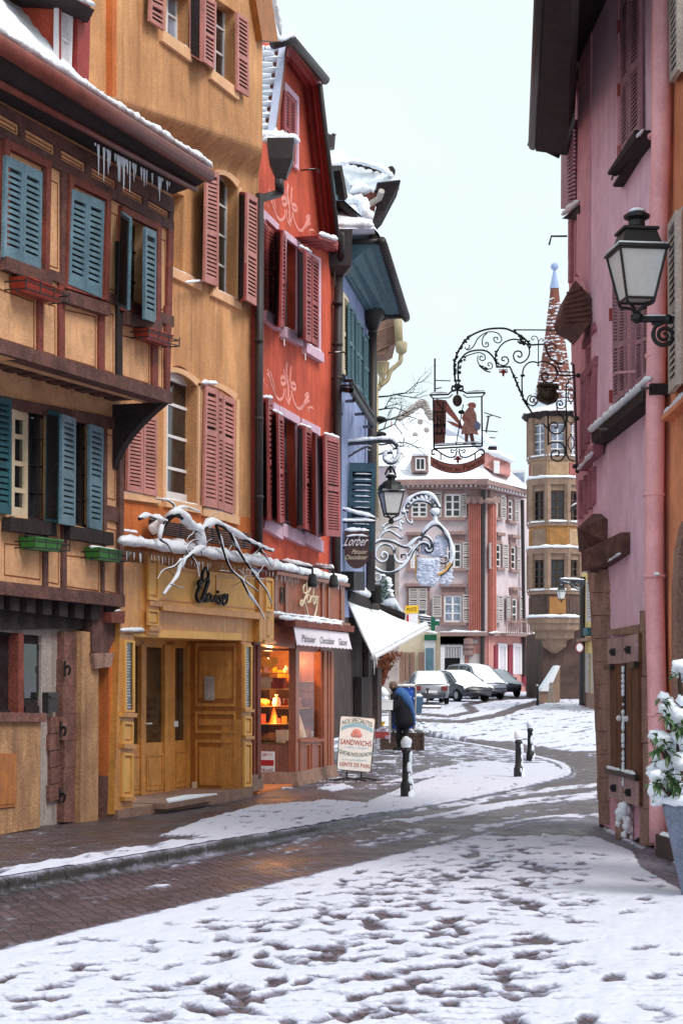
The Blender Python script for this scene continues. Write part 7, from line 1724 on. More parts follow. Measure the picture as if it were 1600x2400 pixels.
for i in range(620):
 y=958-270*rr.random()**1.8;y=960-9*int((960-y)/9)+rr.gauss(0,1.6);a=rr.uniform(pi,2*pi);rad=interp(-y,[(-z_,0)for z_ in(966,)])if 0 else None
 z=zz(y)
 for(r0,z0),(r1,z1_)in zip(prof,prof[1:]):
  if z0<=z<=z1_:rad=r0+(r1-r0)*(z-z0)/(z1_-z0)
 if rad is None:continue
 k=cos(pi/8)/cos(((a-pi/8)%(pi/4))-pi/8);c=TC+Vector((rad*k*cos(a),rad*k*sin(a),z));s_=rr.uniform(.02,.07)*(1.9 if y>890 else 1)
 t.ball(c,s_,6,4,(1.9,1.5,.5),.3,i)
t.build('snow_flecks','snow',ot,True)['kind']='stuff'
t=MB();t.lathe(TC,[(R0*1.32,zz(964)),(R0*1.22,zz(957)),(R0*.9,zz(949)),(R0*.83,zz(940))],8,pi/8);t.build('snow_cap','snow',ot)
sp2=thing('stair_parapet','slanting snow-topped stone stair parapet at the foot of the tower','stairs',at(*zB(1180,1050),80));t=MB();t.prism([at(*zB(x,y),80)for x,y in((1150,1065),(1160,960),(1280,790),(1300,790),(1300,1040),(1200,1065))],Vector((.0,1.2,0)));t.build('parapet','oriel_stone',sp2);t=MB();t.prism([at(*zB(x,y),79.9)for x,y in((1160,965),(1275,788),(1302,786),(1225,965))],Vector((0,1.3,.03)));t.build('snow_cap','snow',sp2)
pst=thing('dark_post','short dark post at the foot of the stair parapet','post',at(*zB(1142,1065),76));t=MB();b_=at(*zB(1142,1070),76);t.lathe(b_,[(.07,0),(.07,.25),(.055,.28),(.055,.88),(.04,.92)],8);t.build('shaft','iron',pst);t=MB();t.ball(b_+Vector((0,0,.92)),.06,6,4);t.build('snow_cap','snow',pst)
tr_=thing('trestle','thin light trestle frame leaning beside the stair parapet','trestle',at(*zB(1240,1050),78));t=MB();p=lambda x,y:at(*zB(x,y),78);t.tube([p(1228,910),p(1252,910)],.05,5);t.tube([p(1230,910),p(1222,1050)],.04,5);t.tube([p(1240,910),p(1255,1050)],.04,5);t.build('frame','grey_shutter',tr_)
DY=72.0;yh=thing('yellow_house','narrow strip of pale yellow house between the tower and the pink house','house',at(1385,1655,DY));PYL=Pl((at(1363,0,76).x,76),radians(0.6),-1)
D('pale_yellow',(220,192,130),.9,.1,1.5,.2,20)
t=MB();wall(t,PYL,[zF(560,1340),zF(760,1240),zG(760,660),zG(560,602)],(),0,.1,3);t.build('wall','pale_yellow',yh)
t=MB();strip(t,Qd(PYL,zF(575,1950),zF(680,1935),zF(680,1965),zF(575,1980)),0,.3);strip(t,Qd(PYL,zG(570,480),zG(710,500),zG(710,660),zG(565,605)),0,.06);t.build('string_course','plinth',yh)
t=MB();
for a,b in((602,640),(668,700)):strip(t,Qd(PYL,zG(a,130),zG(b,120),zG(b,490),zG(a,480)),0,.1)
t.build('window_panel','grey_shutter',yh)
shutter(yh,Qd(PYL,zF(600,1420),zF(650,1400),zF(662,1780),zF(605,1800),off=.2),'far_shutter',14,());snowbar(yh,[PYL.hit(*zF(575,1345),.2),PYL.hit(*zF(640,1320),.2)],.15,seed=2,step=.3)
t=MB();t.tube([PYL.hit(*zF(566,1380),.2),PYL.hit(*zG(560,600),.2)],.13,8);t.build('downpipe','zinc',yh)
t=MB();strip(t,Qd(PYL,zF(635,1850),zF(675,1845),zF(675,1915),zF(635,1925)),.1,.3);tag(t.build('turquoise_plaque','teal_dark'),'small turquoise sign on the yellow house front','sign')
rs_=thing('round_sign','small round white sign with a red rim on the yellow house pipe','road sign',at(*zF(535,2065),70));c=at(*zF(538,2030),70)
t=MB();P=[c+Vector((.17*cos(a),0,.21*sin(a)))for a in[2*pi*i/24 for i in range(24)]];t.prism(P,Vector((0,.06,0)));t.build('rim','red_trim',rs_);t=MB();P=[c+Vector((.13*cos(a),-.02,.165*sin(a)))for a in[2*pi*i/24 for i in range(24)]];t.prism(P,Vector((0,.02,0)));t.build('disc','white_paint',rs_);t=MB();t.tube([c+Vector((.0,.1,.0)),c+Vector((.2,.1,.05)),c+Vector((.2,.1,-2.3))],.04,6);t.build('pole','zinc',rs_)
c=at(*zF(370,1583),70);fl_=lantern('street_lamp','small far lantern hanging under a snowy filigree bracket in front of the tower',c,.31,yaw=.3)
t=MB();p=lambda x,y:at(*zF(x,y),70);t.tube([p(365,1405),p(580,1412)],.045,6);t.tube(sub([p(370,1420),p(440,1440),p(500,1480),p(540,1490),p(570,1450),p(575,1420)],4),.05,5);t.tube([p(368,1410),p(368,1475)],.05,5)
for x in(410,460,510,545):t.tube(sub([p(x-15,1425),p(x,1445),p(x+15,1425),p(x,1412)],4),.035,5)
t.build('bracket','iron_snowy',fl_);snowbar(fl_,[p(360,1400),p(575,1406)],.045,seed=1,step=.1)
al=thing('camera_box','small snow-topped grey box lamp on the pink house corner, before the tower','lamp',at(*zF(480,750),24));t=MB();t.hexa([at(*zF(x,y),dd)for dd in(24,24.2)for x,y in((450,790),(515,750),(520,700),(455,745))]);t.build('housing','zinc',al);snowbar(al,[at(*zF(448,745),24),at(*zF(518,700),24)],.02,seed=1)
#  SNOWY SCROLLED SIGN
dn=37.0;pxn=dn/4000/3.136
ss=thing('snowy_scroll_sign','ornate snow-plastered iron sign with a crescent hoop and shield plaque','sign',at(*z6(1000,480),dn))
N=lambda x,y,d=0:at(*z6(x,y),dn+d)
t=MB();sw=MB();rn=random.Random(4)
def arm6(pts,r=9,s=1.0,k=6):
 P=sub([N(*p)for p in pts],k);t.tube(P,r*pxn,7)
 if s:
  Q=[];R_=[]
  for p in P:Q.append(p+Vector((0,-.5*r*pxn,.7*r*pxn)));R_.append(r*pxn*s*(.75+.9*max(-.5,noise.noise(p*4.3))))
  sw.tube(Q,R_,7)
arm6([(975,370),(1040,335),(1130,345),(1190,375),(1240,380),(1300,330),(1370,305),(1420,350),(1415,410),(1385,420),(1370,395)],11)
arm6([(960,500),(1000,540),(1060,570),(1130,570),(1200,530),(1250,470),(1290,400),(1340,355),(1390,365),(1400,395)],11)
arm6([(1140,430),(1120,380),(1060,365),(1010,400),(1005,460),(1045,495),(1085,480),(1090,440),(1060,425),(1045,450),(1060,465)],8)
arm6([(1150,380),(1140,440),(1160,490),(1200,500),(1235,480),(1225,440),(1195,440),(1195,465)],8);arm6([(1240,380),(1265,400),(1240,440),(1225,425)],7)
arm6([(1030,335),(1050,290),(1100,265),(1150,290),(1190,320),(1195,300)],8);arm6([(1060,260),(1110,235),(1170,240),(1190,260),(1180,200),(1210,210)],7);arm6([(1050,240),(1090,210),(1150,190),(1200,160),(1215,110)],7)
arm6([(970,620),(990,590),(1030,585),(1040,620),(1010,640),(1000,615)],6);arm6([(980,440),(970,520)],6)
arm6([(1205,140),(1220,80),(1260,30),(1320,0),(1390,0),(1440,40),(1475,100)],15,1.2);arm6([(1250,95),(1280,55),(1330,40),(1390,55),(1430,100),(1450,130)],10)
for i in range(11):a=pi*1.02+i/10*pi*.95;arm6([(1345+125*cos(a)-8,130+125*sin(a)),(1345+100*cos(a),130+95*sin(a))],10,1.3)
arm6([(1445,130),(1440,180),(1440,215)],14,1.3);t.ball(N(1440,130),28*pxn,8,6,(1.4,.8,1),.4);sw.ball(N(1440,120,-.05),30*pxn,8,6,(1.3,.8,.9),.4)
arm6([(1330,330),(1370,260),(1430,215),(1480,235),(1530,300),(1560,380),(1565,460),(1540,530),(1490,575),(1450,590)],16,1.1);arm6([(1330,330),(1310,400),(1310,450)],9)
arm6([(1450,470),(1490,500),(1530,490),(1525,455),(1505,460)],8);arm6([(1225,120),(1225,160),(1245,200),(1270,210),(1265,180)],7)
t.build('scroll_arm','iron_snowy',ss,True);sw.build('snow_cap','snow',ss,True)
D('relief_snow',(206,212,232),.8,.12,7,.5,30)
def plaque(pts,name,seed,m='relief_snow',d=-.05):
 b=MB();b.prism([N(x,y,d)for x,y in pts],Vector((0,.1,0)))
 xs=[p[0]for p in pts];ys=[p[1]for p in pts]
 for i in range(110):
  x,y=rn.uniform(min(xs),max(xs)),rn.uniform(min(ys),max(ys))
  if inpoly(x,y,[((min(xs)+max(xs))/2+(a-(min(xs)+max(xs))/2)*.9,(min(ys)+max(ys))/2+(c-(min(ys)+max(ys))/2)*.9)for a,c in pts]):b.ball(N(x,y,d),rn.uniform(6,15)*pxn,6,4,(1.5,.5,.7),.5,seed+i)
 return b.build(name,m,ss,True)
plaque([(1310,455),(1335,465),(1440,462),(1465,455),(1478,480),(1470,520),(1478,600),(1455,650),(1440,672),(1340,665),(1315,640),(1300,600),(1312,540)],'shield_plaque',1)
plaque([(1340,330),(1420,345),(1455,290),(1490,300),(1540,320),(1545,360),(1520,400),(1530,440),(1480,455),(1380,440),(1330,430)],'eagle_relief',2,d=.05);plaque([(1470,560),(1550,520),(1568,560),(1560,640),(1540,670),(1500,660),(1475,640)],'leaf_relief',3,d=.03)
t=MB();t.tube([N(1300,450,.08),N(1297,600,.08),N(1312,640,.08)],6*pxn,5);t.tube(sub([N(1460,585,-.06),N(1510,560,-.06),N(1555,500,-.06)],4),9*pxn,6);t.build('gilt_edge','oak_pale',ss)
#  CHOCOLATE SHOP SIGN
D('choc_sign',(66,38,38),.35,.12,5,.05,spec=.5)
os_=thing('oval_shop_sign','dark brown round-bottomed pastry shop sign capped with snow','sign',at(*z6(865,250),32.2))
def OV(u,v,w=0):return at(*z6(775+180*u,540-275*v),32.2)+Vector((0,-w,0))
pts=[OV(0,1),OV(1,1),OV(1,.42)]+[OV(.5+.5*cos(a),.42-.42*sin(a))for a in[pi*i/14 for i in range(1,14)]]+[OV(0,.42)]
t=MB();t.prism(pts,Vector((0,.08,0)));bo_=t.build('board','choc_sign',os_)
t=MB();text(t,OV,'Pâtissier',.32,.93,.39,.5,.005,.1);text(t,OV,'Chocolatier',.03,.93,.24,.36,.005,.08);t.build('lettering','cream_paint',bo_)
t=MB();text(t,OV,'Lorber',.06,.96,.6,.86,.02,.2);a=MB();vs_,fs_=textmesh('Lorber');t.add([OV(.06+(x+.2*(y-.5))*.9,.6+y*.26,.004)for x,y in vs_],fs_);t.build('raised_name','awning_cream',bo_);snowbar(os_,[OV(.06,.84,.02),OV(.5,.87,.02),OV(.95,.84,.02)],.03,seed=3,lump=.6)
snowbar(os_,[OV(0,.99,-.04),OV(1,.99,-.04)],.055,seed=4)
t=MB();p=lambda x,y:at(*z6(x,y),32.25);t.tube([p(735,100),p(1000,175)],.022,6);t.tube([p(735,200),p(1000,200)],.022,6);t.tube([p(800,200),p(800,255)],.012,5);t.tube([p(930,200),p(930,255)],.012,5);t.tube([p(700,385),p(785,390)],.02,6);t.build('bracket','iron',os_)
snowbar(os_,[p(740,98),p(870,140),p(1002,172)],.045,seed=2,lump=.3);snowbar(os_,[p(740,193),p(1002,195)],.04,seed=5,lump=.3);snowbar(os_,[p(715,382),p(785,380)],.05,seed=5)
#  SANDWICH BOARD
db=28.9
sbd=thing('sandwich_board','white pavement sign with curved lettering on thin metal legs beside the bakery','sign',at(*z6(865,2130),db))
Qs=Q3(at(*z6(745,1620),db+.15),at(*z6(1003,1640),db+.12),at(*z6(968,2040),db-.05),at(*z6(718,2018),db))
D('board_white',(236,234,230),.55,.08,5,.08,stain=(190,170,150),samt=.3)
def rr_(Q,r=.07,w=0):
 P=[]
 for cu,cv,a0 in((1-r,1-r*.66,0),(r,1-r*.66,90),(r,r*.66,180),(1-r,r*.66,270)):
  for k in range(5):a=radians(a0+k*22.5);P.append(Q(cu+r*cos(a),cv+r*.66*sin(a),w))
 return P
t=MB();t.prism(rr_(Qs),Qs.n*-.03);bd=t.build('panel','board_white',sbd)
t=MB();P=rr_(Qs,.07,.004);t.tube(P+[P[0]],.007,6);t.build('edge','zinc',bd)
def arcQ(v0,bulge,h):
 return lambda u,v,w=0:Qs(u,v0+bulge*4*u*(1-u)+h*v,w)
t=MB();text(t,arcQ(.80,.085,.085),'NOS SPECIALITES',.07,.93,0,1,.004);text(t,arcQ(.305,-.055,.085),'QUICHE-PATE-OIGNON',.03,.97,0,1,.004);t.build('lettering','green_ink',bd)
t=MB();text(t,arcQ(.47,.0,.10),'SANDWICHS',.05,.95,0,1,.004);text(t,arcQ(.065,.01,.075),'VENTE DE PAIN',.07,.95,0,1,.004);t.build('red_lettering','red_ink',bd)
t=MB();text(t,arcQ(.41,.0,.04),'jambon fromage',.18,.85,0,1,.004,.25);text(t,arcQ(.185,.0,.045),'et tarte flambée',.2,.85,0,1,.004,.25);t.build('script','pale_blue',bd)
t=MB();n=16;f=arcQ(.70,.11,.07)
for i in range(n):a,b=i/n,(i+1)/n;t.quad(f(.05+.9*a,0,.002),f(.05+.9*b,0,.002),f(.05+.9*b,1,.002),f(.05+.9*a,1,.002))
t.build('blue_band','pale_blue',bd)
t=MB();t.ball(Qs(.5,.69,.0),.07,10,6,(1.1,.25,1.2));t.ball(Qs(.42,.66,0),.05,8,5,(1,.25,1));t.ball(Qs(.58,.66,0),.05,8,5,(1,.25,1));t.build('pretzel_print','stencil',bd)
t=MB();g=[Qs(.3,0),Qs(.72,0)]
for v in g:t.tube([v,Vector((v.x,v.y,.07))],.016,6);t.tube([Vector((v.x-.3,v.y-.1,.05)),Vector((v.x,v.y,.09)),Vector((v.x+.32,v.y-.12,.05))],.016,6)
t.build('stand','zinc',sbd)
#  BOLLARDS
def bollard(px,py,hpx,label):
 d0=ground(px,py,hsw if px<1100 else zg);d=d0.y;b=d0.copy();b.z-=.03;h=hpx/4000*d
 o=thing('bollard',label,'bollard',b,'snow-capped bollards along the kerb')
 t=MB();k=h/.95;t.lathe(b,[(.085,0),(.085,.24*k),(.075,.27*k),(.062,.30*k),(.054,.72*k),(.07,.74*k),(.07,.765*k),(.05,.78*k),(.06,.82*k)],12);t.build('post','iron',o,True)
 t=MB();t.ball(b+Vector((0,0,.88*k)),.08,12,8,(1,1,1.1),.12,px);t.lathe(b,[(.062,.8*k),(.075,.83*k)],12);t.build('snow_cap','snow',o,True)
 t=MB();rr=random.Random(px)
 for i in range(26):z=rr.uniform(.03,.72)*k;a=rr.uniform(-.5,1.2)-pi/2+.8;r=.06 if z>.29*k else .085;t.ball(b+Vector((r*cos(a),r*sin(a),z)),rr.uniform(.016,.035),6,4,(1,.5,2.2),.4,i)
 t.build('stuck_snow','snow',o,True)
bollard(*zB(216,1720),146,'snow-streaked black bollard standing in front of the dark-coated person');bollard(*zB(1008,1590),116,'black bollard with a tall snow knob, nearer of the two at the pavement corner');bollard(*zB(1090,1470),100,'white-crusted bollard, farther of the two at the pavement corner')
#  PERSON
dp=40.5;pe=thing('person','person in a long dark coat with a blue hood bending over the goods rack','person',ground(935,1762))
g0=ground(940,1762);Hh=1.66
def pp(x,y,dd=0):return at(*zB(x,y),g0.y+dd)
D('coat',(26,25,32),.9,.3,6,.3);D('hood_blue',(62,98,150),.85,.2,6,.3);D('skin_p',(196,140,116),.6,.1);D('hair',(110,88,78),.8,.3,20,.3);D('shoe',(20,18,20),.6,.2)
def skin(name,chains,m,parent,root=0,lv=1):
 vs=[];es=[];rs=[]
 for ch in chains:
  prev=None
  for it in ch:
   if isinstance(it,int):idx_=it
   else:
    p,r=it;vs.append(tuple(p));rs.append(r);idx_=len(vs)-1
   if prev is not None:es.append((prev,idx_))
   prev=idx_
 L0=parent.location;me=bpy.data.meshes.new(name);me.from_pydata([tuple(Vector(v)-L0)for v in vs],es,[])
 o=bpy.data.objects.new(name,me);COL.objects.link(o);md=o.modifiers.new('s','SKIN');md.use_smooth_shade=True
 for i,r in enumerate(rs):me.skin_vertices[0].data[i].radius=(r,r);me.skin_vertices[0].data[i].use_root=(i==root)
 s=o.modifiers.new('u','SUBSURF');s.levels=lv;s.render_levels=lv
 dg=bpy.context.evaluated_depsgraph_get();m2=bpy.data.meshes.new_from_object(o.evaluated_get(dg));o.modifiers.clear();o.data=m2
 for q in m2.polygons:q.use_smooth=True
 m2.materials.clear();m2.materials.append(M[m]);o.parent=parent
 return o
def gp(x,y,z):return Vector((g0.x+x,g0.y+y,g0.z+z))
body=skin('body',[[(gp(.06,.0,.86),.16),(gp(.03,.02,1.05),.165),(gp(-.03,.04,1.25),.17),(gp(-.09,.05,1.4),.13),(gp(-.15,.05,1.5),.06),(gp(-.2,.05,1.58),.095),(gp(-.21,.05,1.66),.08)],[0,(gp(.1,-.02,.76),.1),(gp(.1,-.05,.44),.07),(gp(.1,.0,.1),.05),(gp(.08,-.06,.05),.045)],[0,(gp(-.02,.04,.76),.1),(gp(-.06,.03,.44),.07),(gp(-.06,.08,.1),.05),(gp(-.12,.03,.05),.045)],[3,(gp(-.02,-.14,1.38),.075),(gp(-.12,-.18,1.12),.06),(gp(-.34,-.14,1.02),.045),(gp(-.42,-.12,1.0),.035)],[3,(gp(-.16,.2,1.38),.075),(gp(-.26,.22,1.12),.06),(gp(-.44,.16,1.04),.045),(gp(-.5,.12,1.02),.035)]],'coat',pe)
co=skin('coat',[[(gp(.08,-.01,.56),.3),(gp(.07,-.01,.78),.285),(gp(.05,.0,1.0),.265),(gp(.0,.02,1.22),.25),(gp(-.06,.03,1.38),.2)],[3,(gp(-.03,-.15,1.33),.1),(gp(-.13,-.2,1.1),.085),(gp(-.32,-.16,1.02),.065)],[3,(gp(-.16,.2,1.33),.1),(gp(-.27,.24,1.1),.085),(gp(-.42,.17,1.04),.065)]],'coat',pe,0)
skin('hood',[[(gp(.33,-.06,.66),.03),(gp(.28,-.1,.95),.06),(gp(.2,-.14,1.18),.1),(gp(.1,-.14,1.34),.14),(gp(-.02,-.04,1.45),.16),(gp(-.13,.0,1.53),.12)]],'hood_blue',pe)
t=MB();t.ball(gp(-.2,.06,1.63),.108,12,8,(1,1,1.05),.08);t.build('hair','hair',pe,True)
t=MB();t.ball(gp(-.285,.03,1.6),.03,6,4);t.ball(gp(-.2,-.05,1.6),.028,6,4,(.6,.4,1));t.build('face','skin_p',pe,True)
for sx,y in((-.43,-.12),(-.51,.12)):
 hnd=MB();b=gp(sx,y,1.0);hnd.ball(b+Vector((-.03,0,0)),.045,8,6,(1.1,.8,.6))
 for k in range(4):q=b+Vector((-.06,-.035+k*.022,0));hnd.tube([q,q+Vector((-.05,0,-.01)),q+Vector((-.075+.008*abs(k-1.5),0,-.035))],[.012,.011,.008],6)
 hnd.tube([b+Vector((-.02,-.04,.01)),b+Vector((-.05,-.06,.0)),b+Vector((-.08,-.06,-.02))],[.013,.012,.009],6);hnd.build('hand','skin_p',pe,True)
for x,y in((.07,-.1),(-.12,.02)):t=MB();t.ball(gp(x,y,.05),.1,10,6,(.75,1.3,.55));t.build('shoe','shoe',pe,True)
D('bright_blue',(36,84,190),.4,.15,4,.05,spec=.5)
bb=thing('blue_display_board','bright blue rounded board sprinkled with snow standing behind the person','board',ground(945,1745)+Vector((0,1.2,0)));d_=42.2
Qb=Q3(at(*zB(112,930),d_),at(*zB(282,930),d_),at(*zB(274,1240),d_),at(*zB(108,1240),d_))
t=MB();t.prism(rr_(Qb,.1),Vector((0,.1,0)));t.build('panel','bright_blue',bb);t=MB();P=rr_(Qb,.1,.01);t.tube(P+[P[0]],.028,6);t.build('rim','grey_shutter',bb);snowbar(bb,[Qb(.05,1,-.05),Qb(.95,1,-.05)],.04,seed=3)
t=MB();rr=random.Random(7)
for i in range(60):t.ball(Qb(rr.uniform(.3,.95),rr.random()**2*.98,.02),rr.uniform(.006,.02),5,4)
t.build('snow_flecks','snow',bb,True)['kind']='stuff'
t=MB();t.tube([Qb(.1,.02,-.05),Qb(.1,-.3,-.05)],.03,6);t.tube([Qb(.9,.02,-.05),Qb(.9,-.3,-.05)],.03,6);t.build('leg','zinc',bb)
rk2=thing('display_rack','low snow-covered goods rack in front of the person, against the dark shop wall','rack',ground(895,1770));R_=lambda x,y,d=40.6:at(*zB(x,y),d)
t=MB()
for y in(1040,1130,1210,1290):t.hexa([R_(x,yy,d)for d in(40.3,40.9)for x,yy in((0,y+10),(98,y+8),(98,y),(0,y))])
for x in(2,98):t.tube([R_(x,990),R_(x,1330)],.02,5)
t.build('frame','grey_shutter',rk2)
for y,s in((1000,.1),(1030,.09),(1125,.07),(1235,.08)):snowbar(rk2,[R_(5,y,40.4),R_(50,y-8,40.4),R_(92,y,40.4)],s*1.1,seed=y,lump=.7)
for nm,lb,x,y,m,s in(('yellow_bowl','yellow bowl on the middle shelf of the snowy goods rack',30,1195,'sign_yellow',.13),('pink_tub','pink tub at the bottom end of the snowy goods rack',78,1290,'pink_plaster',.1),('red_parcel','reddish parcel on the lower shelf of the snowy goods rack',40,1285,'red_trim',.1),('white_crate','white crate on the shelf under the snow of the goods rack',45,1080,'white_paint',.16)):
 t=MB();c=R_(x,y,40.35)
 if 'crate' in nm or 'parcel' in nm:t.cbox(c+Vector((0,0,s*.3)),s*3,s*1.6,s*1.3,.1);t.cbox(c+Vector((0,0,s*1.0)),s*3.1,s*1.7,s*.2,.1)
 else:t.lathe(c,[(s*.6,-s*.4),(s,s*.3),(s*1.1,s*.4),(s*.9,s*.4)],10)
 tag(t.build(nm,m),lb,nm.split('_')[1],'goods on the snowy rack')
plt=thing('wooden_planter','square wooden planter with a snowy shrub at the feet of the dark-coated person','planter',ground(945,1770));t=MB();c=ground(942,1762)+Vector((0,.35,0));w_=.62
for i in range(5):t.cbox(c+Vector((0,0,.05+i*.092)),w_*1.7,w_,.085)
for s1 in(-1,1):t.cbox(c+Vector((s1*w_*.83,-w_*.5,.23)),.06,.06,.48)
t.build('box','oriel_dark',plt)
t=MB();lf=MB();rr=random.Random(12)
for i in range(160):
 v=c+Vector((.42+rr.gauss(0,.22),rr.gauss(0,.15),.42+abs(rr.gauss(0,.16))));a=rr.uniform(0,6.3);u=Vector((cos(a),sin(a),rr.uniform(-.3,.5)))*.06;n_=u.cross(Vector((0,0,1))).normalized()*.022;(lf).add([v-u,v+n_,v+u,v-n_],[(0,1,2,3)])
D('leaf',(52,68,44),.6,.4,8,.1);lf.build('shrub','leaf',plt)
for i in range(14):t.ball(c+Vector((.42+rr.gauss(0,.18),rr.gauss(0,.14)-.05,.55+rr.gauss(0,.07))),rr.uniform(.05,.1),8,5,(1.3,1,.6),.5,i)
t.build('snow_cap','snow',plt,True)
gd=thing('dry_garland','dry rust-brown hanging plant under the tip of the white awning','plant',at(*zB(60,740),41));t=MB();rr=random.Random(21);st=MB()
st.tube([at(*zB(20,690),41),at(*zB(60,800),41),at(*zB(30,1000),41)],.05,6)
for i in range(1500):
 k=rr.random();x=20+150*(1-k)**1.6*rr.random()+rr.gauss(8,14);y=690+260*k+rr.gauss(0,14);v=at(*zB(x,y),41+rr.gauss(0,.3));a=rr.uniform(0,6.3);u=Vector((cos(a)*.5,sin(a)*.5,rr.uniform(-1,.3)))*.07;n_=Vector((rr.gauss(0,1),rr.gauss(0,1),0)).normalized()*.022;t.add([v-u,v+n_,v+u,v-n_],[(0,1,2,3)])
D('dry_leaf',(122,70,50),.9,.4,6,.1);st.build('stem','charcoal',gd);t.build('foliage','dry_leaf',gd)
D('fir',(44,74,62),.8,.4,6,.1)
ft=thing('snowy_fir_branch','snow-laden green fir branches behind the black motor case of the awning','plant',at(*zB(60,330),41));t=MB();s=MB();st=MB();st.tube([at(*zB(40,340),41),at(*zB(60,160),41)],.04,5);st.build('stem','charcoal',ft)
for i in range(700):x=20+rr.random()*95;y=150+rr.random()*180;x=40+(x-40)*(.35+.65*(y-150)/180);v=at(*zB(x,y),41+rr.gauss(0,.3));u=Vector((rr.uniform(-1,1),rr.uniform(-1,1),rr.uniform(-.9,.2)))*.08;n_=u.orthogonal().normalized()*.014;t.add([v-u,v+n_,v+u,v-n_],[(0,1,2,3)])
for i in range(26):x=45+rr.random()*70;y=150+rr.random()*165;x=40+(x-40)*(.4+.6*(y-150)/180);s.ball(at(*zB(x,y),40.8),rr.uniform(.05,.13),8,5,(1.2,1,.7),.5,i)
t.build('needles','fir',ft);s.build('snow_cap','snow',ft,True)
def twig(mb,p,d,l,r,lv,rr):
 n=4;P=[p];q=p;dd=d.normalized()
 for i in range(n):dd=(dd+Vector((rr.gauss(0,.16),rr.gauss(0,.1),rr.gauss(0,.16)))).normalized();q=q+dd*l/n;P.append(q)
 mb.tube(P,[r*(1-.6*i/n)for i in range(n+1)],5)
 if lv:
  for k in range(rr.choice((2,3,3))):
   b=P[rr.choice((2,3,4))];twig(mb,b,dd+Vector((rr.gauss(0,.7),rr.gauss(0,.3),rr.gauss(.1,.6))),l*rr.uniform(.55,.8),r*.55,lv-1,rr)
bt=thing('bare_tree','leafless tree whose thin branches reach out from behind the blue house','tree',at(868,1640,60));rr=random.Random(31);t=MB();b0=at(868,1640,60);b1=at(876,1010,60);t.tube([b0,b0.lerp(b1,.5)+Vector((-.1,0,0)),b1],[.22,.16,.1],8);t.build('trunk','charcoal',bt)
t=MB()
for x,y in((872,960),(874,1000),(876,1040),(874,930),(876,1070),(872,1015)):twig(t,at(x,y,60),Vector((1.0,0,rr.uniform(-.1,.7))),rr.uniform(.8,1.2),.04,3,rr)
t.build('crown','charcoal',bt)
